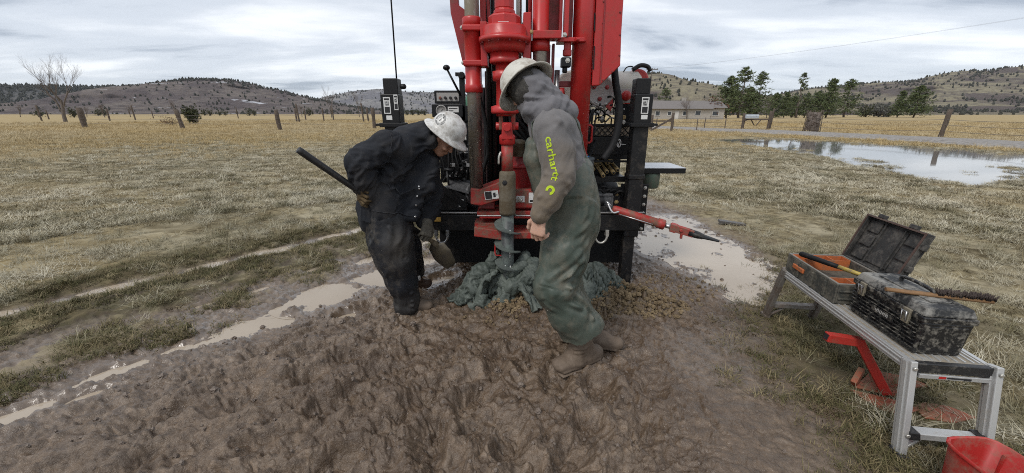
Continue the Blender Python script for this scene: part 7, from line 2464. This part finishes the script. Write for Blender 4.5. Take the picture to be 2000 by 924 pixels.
for i, (p, a) in enumerate((((-0.373, 3.2, 0.129), -2.3), ((-0.282, 3.22, 0.219), -2.0))):
    clay_sheet(('torn clay sheet lying flat towards the shovel blade', 'upright clay fold beside the shovel blade')[i], Vector(p), Vector((math.cos(a), math.sin(a), 0)), .20, .22, 60 + i * 3, None, 2.2, .026)
# ------------------------------------------------------------------ brown crumbled spoil
k = NT('ochre_spoil')
cn = k.noise(14, 5, .65)
k.set('Base Color', k.mix(k.ramp(cn, (.35, 0), (.68, 1)), (0.115, 0.078, 0.040), (0.25, 0.185, 0.105)))
k.set('Roughness', .8)
k.bump(k.noise(90, 4, .65), .004, .8)
M_spoil = k.m
def spoil(label, spots, seed):
    r2 = random.Random(seed)
    V, F = [], []
    for (x, y, rx, ry, h, n, q0) in spots:
        for i in range(n):
            a, rr_ = r2.uniform(0, 2 * PI), math.sqrt(r2.random()) * 1.05
            px_, py_ = x + math.cos(a) * rr_ * rx, y + math.sin(a) * rr_ * ry
            q = q0 * r2.choice((.4, .5, .6, .75, 1.0))
            z = GH(px_, py_) + h * .25 * max(0, 1 - rr_ * rr_) * r2.uniform(.0, 1.0) + q * .25
            vs, fs = rock_verts((px_, py_, z), q, r2)
            b = len(V)
            V += [tuple(v) for v in vs]
            for f in fs:
                f = [b + j for j in f]
                if len(f) == 4:
                    F += [(f[0], f[1], f[2]), (f[0], f[2], f[3])]
                else:
                    for j in range(1, len(f) - 1):
                        F.append((f[0], f[j], f[j + 1]))
    o = link('spoil_crumbs', np_mesh('spoil_crumbs', np.array(V), np.array(F), False), M_spoil)
    tag(o, label, 'spoil', None, 'stuff')
_hx, _hy = np.meshgrid(np.arange(-1.2, 3.2, .03), np.arange(1.0, 6.6, .03), indexing='ij')
_hz = ground_parts(_hx.ravel(), _hy.ravel())[0].reshape(_hx.shape)
def GH(x, y):
    i, j = int(round((x + 1.2) / .03)), int(round((y - 1.0) / .03))
    return float(_hz[min(max(i, 0), _hz.shape[0] - 1), min(max(j, 0), _hz.shape[1] - 1)])
def gxy(p):
    return p[0], p[1]
spoil('crumbled ochre brown spoil heaped in front of the right jack leg', [(*gxy((0.946, 3.208, 0.0)), .30, .22, .11, 1300, .021), (*gxy((1.174, 3.061, 0.0)), .34, .20, .05, 700, .020), (*gxy((1.586, 3.482, 0.0)), .35, .30, .02, 120, .02), (*gxy((0.691, 2.969, 0.0)), .22, .15, .04, 260, .018)], 1)
spoil('crumbled brown spoil at the front knee of the walking man', [(*gxy((0.159, 3.157, 0.0)), .16, .15, .13, 420, .020), (*gxy((-0.066, 3.014, 0.0)), .16, .08, .03, 60, .026), (*gxy((-0.166, 2.84, 0.0)), .4, .12, .01, 60, .014)], 2)
# dirt clods scattered over the trampled mud
k = NT('mud_clod')
k.set('Base Color', k.mix(k.noise(12, 5, .65), (0.105, 0.078, 0.060), (0.19, 0.15, 0.12)))
k.set('Roughness', .6)
k.bump(k.noise(90, 4, .65), .004, .8)
M_clod = k.m
r2 = random.Random(3)
cand = []
for i in range(1700):
    x, y = r2.uniform(-2.4, 1.5), r2.uniform(1.15, 4.2)
    if r2.random() < .35:
        x, y = r2.uniform(1.0, 3.0), r2.uniform(2.6, 6.0)
    s__, _t = track_st(x, y)
    if s__ < 1.9 or x > np.interp(y, RIGHT_Y, RIGHT_X) or (x > 1.0 and y < 2.5 and r2.random() < .8):
        continue
    cand.append((x, y))
cand = np.array(cand)
ch = ground_parts(cand[:, 0], cand[:, 1])[0]
V, F = [], []
for (x, y), z in zip(cand, ch):
    q = .008 * r2.uniform(.4, 1.6) * (1.0 if r2.random() < .9 else 2.2)
    vs, fs = rock_verts((x, y, z + q * .2), q, r2)
    b = len(V)
    V += [tuple(v) for v in vs]
    for f in fs:
        f = [b + j for j in f]
        for j in range(1, len(f) - 1):
            F.append((f[0], f[j], f[j + 1]))
tag(link('mud_clods', np_mesh('mud_clods', np.array(V), np.array(F), False), M_clod), 'small clods of mud strewn over the trampled ground', 'mud', None, 'stuff')

# ================================================================== work platform with tool boxes on it (built in its own frame)
BO = Vector((1.90, 1.515, 0))
BA = math.atan2(-.137, .9906)
ALU = paint('brushed_aluminium', (0.62, 0.62, 0.61), .42, .55, .30, 12, (0.26, 0.22, 0.17), .2)
ALUD = paint('muddy_aluminium', (0.24, 0.225, 0.205), .6, .3, .55, 9, (0.12, 0.09, 0.07), .3)
BPL = paint('black_plastic', (0.022, 0.022, 0.023), .45, 0, .20, 18, (0.20, 0.18, 0.15), .2)
bench = thing('work_platform', 'folding aluminium work platform carrying the tool boxes', 'work platform', BO, BA)
def bb(mb, nm, mat, bev=.003, sub=None):
    return mb.build(nm, mat, sub or bench, bev)
TZ = .47
m = MB(); m.box((.17, .675, TZ - .030), (.31, 1.12, .050)); deck_ = bb(m, 'platform_top', paint('muddy_deck', (0.46, 0.44, 0.40), .6, .3, .60, 9, (0.25, 0.21, 0.155), .3), .004)
for a in (.035, .07, .105, .14, .175, .21, .245, .28, .305):
    m = MB(); m.box((a, .675, TZ - .003), (.008, 1.10, .007)); bb(m, 'grip_rib', ALU, 0, deck_)
m = MB(); m.box((.004, .675, TZ - .030), (.022, 1.14, .055)); m.box((-.008, .675, TZ - .018), (.006, 1.14, .008)); m.box((-.008, .675, TZ - .040), (.006, 1.14, .008)); bb(m, 'side_rail', ALU, .002)
m = MB(); m.box((.336, .675, TZ - .030), (.022, 1.14, .055)); m.box((.348, .675, TZ - .018), (.006, 1.14, .008)); bb(m, 'side_rail', ALU, .002)
m = MB(); m.box((.18, .100, TZ - .026), (.32, .030, .050)); ec_ = bb(m, 'end_cap', BPL, .004)
m = MB(); m.box((.185, .085, TZ - .066), (.305, .012, .022)); es_ = bb(m, 'end_strip', ALU, .002)
m = MB(); m.box((.13, .0782, TZ - .066), (.03, .0012, .012)); bb(m, 'strip_print', RED, 0, es_)
m = MB(); m.box((.20, .0782, TZ - .066), (.10, .0012, .008)); m.box((.235, .0778, TZ - .069), (.03, .0012, .008)); bb(m, 'strip_print', INK, 0, es_)
def leg(x, y0, y1, mat):
    m = MB(); m.bar((x, y1, TZ + .005), (x, y0, 0), .030, .062, (0, 1, 0))
    lg = bb(m, 'leg', mat, .004)
    m = MB(); m.bar((x - .017, y1, TZ), (x - .017, y0, .004), .006, .022, (0, 1, 0)); bb(m, 'leg_groove', mat, .001, lg)
    m = MB(); m.box((x, y0, .012), (.045, .08, .035)); bb(m, 'foot', BPL if mat is ALU else ALUD, .006, lg)
    return lg
leg(-.008, .0, .105, ALU); leg(.345, .0, .105, ALU)
leg(.0, 1.40, 1.26, ALUD); leg(.345, 1.40, 1.26, ALUD)
m = MB(); m.box((.17, .022, .125), (.33, .055, .034)); rg = bb(m, 'rung', ALU, .004)
for a in (.022, .318):
    m = MB(); m.prism([(a - .02, -.012, .108), (a + .03, -.012, .108), (a + .02, -.012, .148), (a - .02, -.012, .148)], (0, .07, 0)); bb(m, 'rung_bracket', BPL, .003, rg)
m = MB(); m.box((.17, 1.372, .125), (.33, .055, .034)); bb(m, 'rung', ALUD, .004)
m = MB(); m.bar((.012, .028, .012), (.11, .04, .105), .022, .012); bb(m, 'brace', ALU, .002)
m = MB(); m.bar((.33, .028, .012), (.235, .04, .105), .022, .012); bb(m, 'brace', ALU, .002)
m = MB(); m.bar((.01, 1.38, .02), (.11, 1.36, .11), .018, .012); bb(m, 'brace', ALUD, .002)
for a in (.012, .328):
    m = MB(); m.prism([(a - .014, .088, TZ - .09), (a + .034 if a < .1 else a + .014, .088, TZ - .075), (a + .034 if a < .1 else a + .014, .088, TZ - .05), (a - .014, .088, TZ - .05)], (0, .03, 0)); bb(m, 'hinge_block', BPL, .003)
def bolt_b(c, ax, r_, sub):
    m = MB(); m.lathe(c, [(r_ * 1.4, 0), (r_ * 1.4, .004), (r_, .006)], 8, ax); return m.build('bolt', ZNC, sub)
for a in (-.008, .345):
    for z in (TZ - .02, .13):
        bolt_b((a, -.012 if z < .3 else .063, z), (0, -1, 0), .007, bench)
def on_bench(a, b, z=0):
    c_, s_ = math.cos(BA), math.sin(BA)
    return Vector((BO.x + a * c_ - b * s_, BO.y + a * s_ + b * c_, z))
# ------------------------------------------------------------------ black tool box
TBM = paint('muddy_black_plastic', (0.014, 0.014, 0.015), .38, 0, .36, 34, (0.26, 0.24, 0.20), .2, .5, .0006)
tbx = thing('tool_box', 'long black plastic tool box splashed with mud on the platform', 'tool box', on_bench(.155, .40, TZ), BA)
w_, l_, h_ = .225, .48, .175
m = MB(); m.box((0, 0, h_ / 2), (w_ * .90, l_ * .95, h_), None, (1.08, 1.04)); tb_body = m.build('body', TBM, tbx, .008)
m = MB(); m.box((0, 0, h_ + .014), (w_ * 1.04, l_ * 1.02, .030)); m.build('rim', TBM, tb_body, .006)
lidm = paint('dusty_black_lid', (0.022, 0.023, 0.024), .5, 0, .5, 9, (0.27, 0.26, 0.235), .2, .5, .0006)
m = MB(); m.box((0, 0, h_ + .052), (w_ * 1.02, l_ * 1.0, .046), None, (.84, .94)); lid_ = m.build('lid', lidm, tbx, .010)
m = MB(); m.box((.0, .0, h_ + .078), (w_ * .42, l_ * .70, .008)); m.build('lid_recess', lidm, lid_, .003)
m = MB(); m.tube(spline([(.015, -.10, h_ + .078), (.015, -.09, h_ + .105), (.015, 0, h_ + .112), (.015, .09, h_ + .105), (.015, .10, h_ + .078)], 6), .010, 8); m.build('carry_handle', TBM, tbx)
for i in range(7):
    z = .03 + i * .020
    m = MB(); m.box((-w_ * .46 - .004 - z * .06, 0, z), (.010, l_ * .93, .005)); m.build('rib', TBM, tb_body, .002)
for y in (-.155, .155):
    m = MB(); m.box((-w_ * .53, y, h_ - .005), (.014, .042, .075)); lt_ = m.build('latch', paint('dirty_brass_latch', (.36, .32, .24), .45, .6, .4, 20, (.14, .12, .09)), tbx, .003)
    m = MB(); m.tube([(-w_ * .53 - .010, y - .014, h_ - .03), (-w_ * .53 - .016, y - .014, h_ + .02), (-w_ * .53 - .016, y + .014, h_ + .02), (-w_ * .53 - .010, y + .014, h_ - .03)], .0035, 6); m.build('latch_wire', STL, lt_)
    m = MB(); m.box((-w_ * .53 - .012, y, h_ + .012), (.008, .034, .014)); m.build('latch_tab', STL, lt_, .002)
def word(txt, size, mat, parent, M):
    cu = bpy.data.curves.new('lettering', 'FONT')
    cu.body = txt
    cu.size = size
    cu.extrude = .0006
    cu.align_x = 'CENTER'
    cu.resolution_u = 2
    o = bpy.data.objects.new('tmp', cu)
    C.objects.link(o)
    me = bpy.data.meshes.new_from_object(o.evaluated_get(bpy.context.evaluated_depsgraph_get()))
    bpy.data.objects.remove(o)
    me.transform(M)
    return link('lettering', me, mat, parent)
m = MB(); m.box((-w_ * .485 - .008, -.015, .105), (.006, .15, .034)); m.build('name_plate', TBM, tb_body, .002)
m = MB()
for i, hh_ in enumerate((.010, .016, .018, .017, .019, .017, .018, .017, .019)):
    m.box((-w_ * .485 - .0115, .030 - i * .0105, .105 + hh_ * .1), (.0012, .0045, hh_))
    if i % 2:
        m.box((-w_ * .485 - .0114, .030 - i * .0105 - .004, .105 + (.005 if i % 3 else -.005)), (.0012, .006, .004))
m.build('worn_print', GRY, tb_body)
m = MB(); m.box((0, -l_ * .47 - .010, h_ * .52), (w_ * .80, .006, h_ * .75)); m.build('end_panel', TBM, tb_body, .003)
# wire brush lying across the lid
wb = thing('wire_brush', 'wooden handled brush with muddy dark bristles across the tool box lid', 'brush', on_bench(.155, .40, TZ + h_ + .083), BA)
m = MB(); m.tube([(-.165, -.050, .002), (-.08, -.078, .004), (.02, -.105, .006), (.23, -.145, .006)], [(.016, .010), (.018, .011), (.019, .011), (.020, .010)], 8, True, (0, 0, 1)); m.build('handle', paint('brush_wood', (.24, .13, .055), .7, 0, .35, 20, (.09, .06, .035), .3), wb)
r2 = random.Random(8)
m = MB()
for i in range(300):
    t = r2.random()
    p = Vector((.02 + .21 * t, -.105 - .04 * t + r2.uniform(-.018, .018), .012))
    m.tube([p, p + Vector((r2.gauss(0, .006), r2.gauss(0, .008), r2.uniform(.018, .032)))], [.003, .0018], 3)
o = m.build('bristles', paint('muddy_bristle', (.055, .04, .035), .9, 0, .3), wb)
o['kind'] = 'stuff'
# ------------------------------------------------------------------ open tool case with trays
TC = paint('dusty_case_plastic', (0.060, 0.062, 0.055), .7, 0, .5, 12, (0.16, 0.145, 0.115), .3, .4, .0008)
TCL = paint('charcoal_lid_plastic', (0.034, 0.033, 0.032), .65, 0, .45, 10, (0.115, 0.105, 0.092), .25, .4, .0008)
ORT = paint('orange_tray', (0.55, 0.15, 0.045), .6, 0, .40, 14, (0.20, 0.12, 0.07), .3)
cs = thing('tool_case', 'open dark tool case with orange parts trays and its lid tipped back', 'tool case', on_bench(.0, .70, TZ), BA)
CW, CL, CH = .37, .57, .125
m = MB()
m.box((CW / 2, CL / 2, .006), (CW - .02, CL - .02, .012))
for c_, s_ in (((.006, CL / 2, CH / 2), (.012, CL, CH)), ((CW - .006, CL / 2, CH / 2), (.012, CL, CH)), ((CW / 2, .006, CH / 2), (CW - .024, .012, CH)), ((CW / 2, CL - .006, CH / 2), (CW - .024, .012, CH))):
    m.box(c_, s_)
cb = m.build('case_body', TC, cs, .004)
for z in (.035, .085):
    m = MB(); m.box((CW / 2, -.004, z), (CW * .9, .008, .010)); m.build('case_rib', TC, cb, .002)
for y in (.10, .24, .40):
    m = MB(); m.box((-.005, y, .06), (.010, .018, .10)); m.build('case_rib', TC, cb, .002)
m = MB(); m.box((-.008, .40, .075), (.014, .13, .030)); m.build('case_latch', ORT, cs, .004)
m = MB()
for x0, y0, x1, y1 in ((0, 0, CW, .014), (0, CL - .014, CW, CL), (0, .014, .014, CL - .014), (CW - .014, .014, CW, CL - .014)):
    m.box(((x0 + x1) / 2, (y0 + y1) / 2, CH + .004), (x1 - x0 - .001, y1 - y0 - .001, .010))
m.build('case_rim', paint('worn_rim', (.20, .19, .165), .6, 0, .4, 20), cb, .002)
def tray(x0, y0, x1, y1, nx, ny):
    m = MB()
    z0, z1 = .035, CH + .006
    m.box(((x0 + x1) / 2, (y0 + y1) / 2, z0), (x1 - x0 - .002, y1 - y0 - .002, .006))
    for i in range(nx + 1):
        x = x0 + (x1 - x0) * i / nx
        m.box((x, (y0 + y1) / 2, (z0 + z1) / 2), (.005, y1 - y0, z1 - z0))
    for j in range(ny + 1):
        y = y0 + (y1 - y0) * j / ny
        m.box(((x0 + x1) / 2, y, (z0 + z1) / 2 - .0007), (x1 - x0 - .006, .005, z1 - z0 - .002))
    return m.build('parts_tray', ORT, cs, .001)
tray(.02, .455, CW - .02, .55, 3, 1); tray(.02, .02, .20, .115, 2, 1)
m = MB(); m.box((CW / 2, .28, .05), (CW - .03, .33, .006)); m.build('case_floor', paint('case_grime', (.12, .105, .08), .9, 0, .5, 14, (.05, .045, .035)), cs)
# lid
LA = math.atan2(.10, .32)
Ml = Matrix.Translation((CW + .012, .10, CH)) @ Matrix.Rotation(LA, 4, 'Y')
LW, LH, LT = .50, .335, .05
def lidbox(mm, c_, s_):
    vs = []
    hx, hy, hz = s_[0] / 2, s_[1] / 2, s_[2] / 2
    for p in ((-hx, -hy, -hz), (hx, -hy, -hz), (hx, hy, -hz), (-hx, hy, -hz), (-hx, -hy, hz), (hx, -hy, hz), (hx, hy, hz), (-hx, hy, hz)):
        vs.append(Ml @ (Vector(c_) + Vector(p)))
    mm.add(vs, [(0, 3, 2, 1), (4, 5, 6, 7), (0, 1, 5, 4), (1, 2, 6, 5), (2, 3, 7, 6), (3, 0, 4, 7)])
    return mm
m = MB(); lidbox(m, (LT - .006, LW / 2, LH / 2), (.012, LW, LH))
for c_, s_ in (((LT / 2 - .006, .007, LH / 2), (LT - .013, .014, LH)), ((LT / 2 - .006, LW - .007, LH / 2), (LT - .013, .014, LH)), ((LT / 2 - .006, LW / 2, .007), (LT - .013, LW - .03, .014)), ((LT / 2 - .006, LW / 2, LH - .007), (LT - .013, LW - .03, .014))):
    lidbox(m, c_, s_)
ld = m.build('case_lid', TCL, cs, .006)
m = MB(); lidbox(m, (LT - .016, LW / 2, LH / 2), (.010, LW * .40, LH * .80)); m.build('lid_panel', TCL, ld, .004)
for y in (.085, LW - .085):
    for z in (.065, .165, .265):
        m = MB(); lidbox(m, (LT - .018, y, z), (.012, .105, .080)); m.build('lid_panel', TCL, ld, .008)
for y in (.17, LW - .17):
    m = MB(); lidbox(m, (LT - .02, y, LH / 2), (.02, .010, LH * .86)); m.build('lid_rib', TCL, ld, .003)
for y in (.12, .38):
    m = MB(); lidbox(m, (.012, y, LH + .012), (.030, .055, .026)); m.build('lid_catch', TCL, ld, .004)
for z in (.10, .25):
    m = MB(); lidbox(m, (.02, -.012, z), (.03, .022, .04)); m.build('lid_catch', TCL, ld, .004)
m = MB()
for c_, s_ in (((-.004, .007, LH / 2), (.006, .010, LH)), ((-.004, LW / 2, LH - .007), (.006, LW - .02, .010)), ((-.004, LW - .007, LH / 2), (.006, .010, LH))):
    lidbox(m, c_, s_)
m.build('lid_seal', paint('brown_seal', (.085, .05, .04), .7, 0, .4), ld)
# hammer and rag in the case
hm = thing('hammer', 'stubby sledge hammer with black and yellow handle in the case', 'hammer', on_bench(.17, .95, TZ + CH), BA)
hh = Vector((.08, -.12, .012)); hb_ = Vector((-.14, .235, .035))
dv = (hb_ - hh).normalized()
m = MB(); m.tube([hh, hh.lerp(hb_, .42)], [.013, .014], 10); m.build('handle', paint('yellow_handle', (.45, .33, .06), .5, 0, .4, 20), hm)
m = MB(); m.tube([hh.lerp(hb_, .40), hh.lerp(hb_, .55), hb_.lerp(hh, .03), hb_], [.015, .017, .019, .015], 10); m.build('grip', RUB, hm)
sx_ = dv.cross(Vector((0, 0, 1))).normalized()
m = MB(); m.tube([hh - sx_ * .050, hh - sx_ * .042, hh + sx_ * .042, hh + sx_ * .050], [.020, .026, .026, .020], 8, True, None, False); m.build('hammer_head', paint('muddy_hammer_head', (.25, .23, .18), .6, .3, .5, 20, (.13, .10, .06)), hm)
rg_ = Soft(.012)
c0 = on_bench(.245, .775, TZ + CH + .012)
for i, (dx, dy, dz, q) in enumerate(((0, 0, 0, .022), (.03, .01, .005, .018), (-.02, .015, .008, .016), (.01, -.015, .012, .014))):
    rg_.ball(c0 + Vector((dx, dy, dz)), (q * 1.3, q, q * .5))
me, V, F = soft_mesh('rag', rg_, *bounds(rg_, .02), .004, None, None, .008, 60, 3)
tag(link('rag', me, paint('blue_rag', (.36, .47, .62), .8, 0, .2, 30, (.6, .6, .6))), 'small crumpled pale blue rag on the orange tray', 'rag')
pk = thing('scraper', 'small scraper with dark handle beside the blue rag', 'scraper', on_bench(.30, .77, TZ + CH + .022), BA)
m = MB(); m.tube([(0, 0, 0), (.07, -.02, .006)], [.008, .010], 8); m.build('handle', RUB, pk)
m = MB(); m.box((-.022, .006, 0), (.05, .03, .002)); m.build('scraper_blade', STL, pk)
# ------------------------------------------------------------------ red stand lying by the platform: bent square tube and flat plates
RST = paint('scraped_red_paint', (0.48, 0.035, 0.025), .45, 0, .25, 12, (0.20, 0.09, 0.055), .25)
RSP = paint('muddy_orange_red', (0.34, 0.075, 0.035), .7, 0, .55, 9, (0.20, 0.115, 0.07), .3, .4, .001)
t0, t1, t2 = Vector((1.83, 2.02, .352)), Vector((2.035, 2.00, .330)), Vector((2.20, 1.93, .03))
std = thing('red_stand', 'bent red square tube stand with rusty plates lying on the grass', 'stand', (t2.x, t2.y, 0))
STI = Matrix.Translation((-t2.x, -t2.y, 0))
def sp3(mb, nm, mat, bev=0, sub=None):
    o = mb.build(nm, mat, sub or std, bev)
    if sub is None:
        o.matrix_parent_inverse = STI
    return o
m = MB(); m.bar(t0 + Vector((.012, 0, 0)), t1, .048, .048); tu = sp3(m, 'square_tube', RST, .003)
m = MB(); m.bar(t0 + Vector((.0115, 0, 0)), t0 + Vector((.0105, 0, .0001)), .036, .036); sp3(m, 'tube_bore', INK, 0, tu)
m = MB(); m.bar(t1 + Vector((-.018, 0, .010)), t2, .047, .047, (0, 0, 1)); sp3(m, 'square_tube', RST, .003)
def slab(poly, z, th, nm='plate', tilt=0):
    m = MB(); m.prism([(x, y, GH(x, y) * .5 + z + (tilt * (x - 2.2))) for x, y in poly], (0, 0, th)); return sp3(m, nm, RSP, .003)
slab([(2.06, 1.98), (2.30, 2.14), (2.46, 2.06), (2.50, 1.98), (2.33, 1.96), (2.22, 1.90)], .02, .012)
slab([(2.02, 1.97), (2.16, 1.90), (2.24, 1.86), (2.28, 1.80), (2.14, 1.76), (2.06, 1.80)], .012, .010)
slab([(2.26, 1.83), (2.36, 1.86), (2.46, 1.82), (2.52, 1.74), (2.36, 1.70), (2.24, 1.74)], .010, .010)
m = MB(); m.bar((2.05, 1.985, .05), (2.12, 2.03, .12), .03, .05); sp3(m, 'gusset', RSP, .003)
# ------------------------------------------------------------------ red bin at the corner
RBN = paint('red_bin_plastic', (0.44, 0.028, 0.024), .42, 0, .42, 12, (0.26, 0.12, 0.085), .25)
bn_ = thing('red_bin', 'open red plastic bin standing in the grass beside the platform leg', 'bin', (1.94, 1.16, ground_h(1.94, 1.16)))
zt, zb = .27, .0
def ring(s_, z, n=32):
    out_ = []
    for i in range(n):
        a = 2 * PI * i / n
        ca, sa = math.cos(a), math.sin(a)
        p = 5.0
        rr_ = (abs(ca) ** p + abs(sa) ** p) ** (-1 / p)
        out_.append(Vector((ca * rr_ * (.118 * s_) + .0, sa * rr_ * (.185 * s_), z)))
    return out_
vs = []
prof = [(.84, 0), (.86, .01), (.98, zt - .012), (1.02, zt - .010), (1.03, zt), (1.0, zt + .004), (.965, zt), (.83, .02), (.80, .016)]
for s_, z in prof:
    vs += ring(s_, z)
n = 32
fs = [(i * n + j, i * n + (j + 1) % n, (i + 1) * n + (j + 1) % n, (i + 1) * n + j) for i in range(len(prof) - 1) for j in range(n)]
fs.append(tuple((len(prof) - 1) * n + j for j in range(n)))
fs.append(tuple(n - 1 - j for j in range(n)))
m = MB(); m.add(vs, fs, True)
bo = m.build('bin_body', RBN, bn_)
bo.modifiers.new('edge', 'EDGE_SPLIT').split_angle = R(50)
m = MB(); m.box((-.116, -.10, .19), (.016, .075, .050)); m.build('bin_latch', paint('dirty_clip', (.28, .22, .14), .6, 0, .5, 20), bn_, .004)
for y in (-.12, -.04, .04, .12):
    m = MB(); m.box((.100, y, .13), (.006, .010, .22)); m.build('bin_rib', RBN, bn_, .002)
for i in range(3):
    m = MB(); m.tube([(2.22 + .02 * i, 1.50 - .01 * i, .05), (2.50, 1.20 - .02 * i, .10), (2.80, .85, .06)], .007, 6)
    o = m.build('steel_rod', RUB if i else STL)
    tag(o, 'thin dark rod lying on the grass behind the red bin', 'rod', 'rods behind the red bin')
# dark board by the wet track
pb = (3.271, 5.642, 0.0)
m = MB(); m.box((0, 0, 0), (.36, .11, .035), Matrix.Rotation(-.22, 3, 'Z') @ Matrix.Rotation(.10, 3, 'Y'))
o = m.build('board', paint('wet_dark_board', (.085, .08, .078), .5, 0, .4, 8), None, .004, 2, (pb[0], pb[1], ground_h(pb[0], pb[1]) + .03))
tag(o, 'short dark wet board lying at the mud edge', 'board')

# ================================================================== thin moist air between here and the hills
k = NT('haze_air')
for n_ in list(k.t.nodes):
    if n_.type == 'BSDF_PRINCIPLED':
        k.t.nodes.remove(n_)
pv = k.n('ShaderNodeVolumePrincipled')
pv.inputs['Color'].default_value = (0.80, 0.86, 0.95, 1)
pv.inputs['Density'].default_value = 0.00004
k.l(pv.outputs[0], k.out.inputs['Volume'])
m = MB(); m.box((0, 0, 148), (14000, 14000, 304))
hz_ = m.build('haze', k.m)
tag(hz_, 'thin blue grey air fading the far hills', 'haze', None, 'stuff')
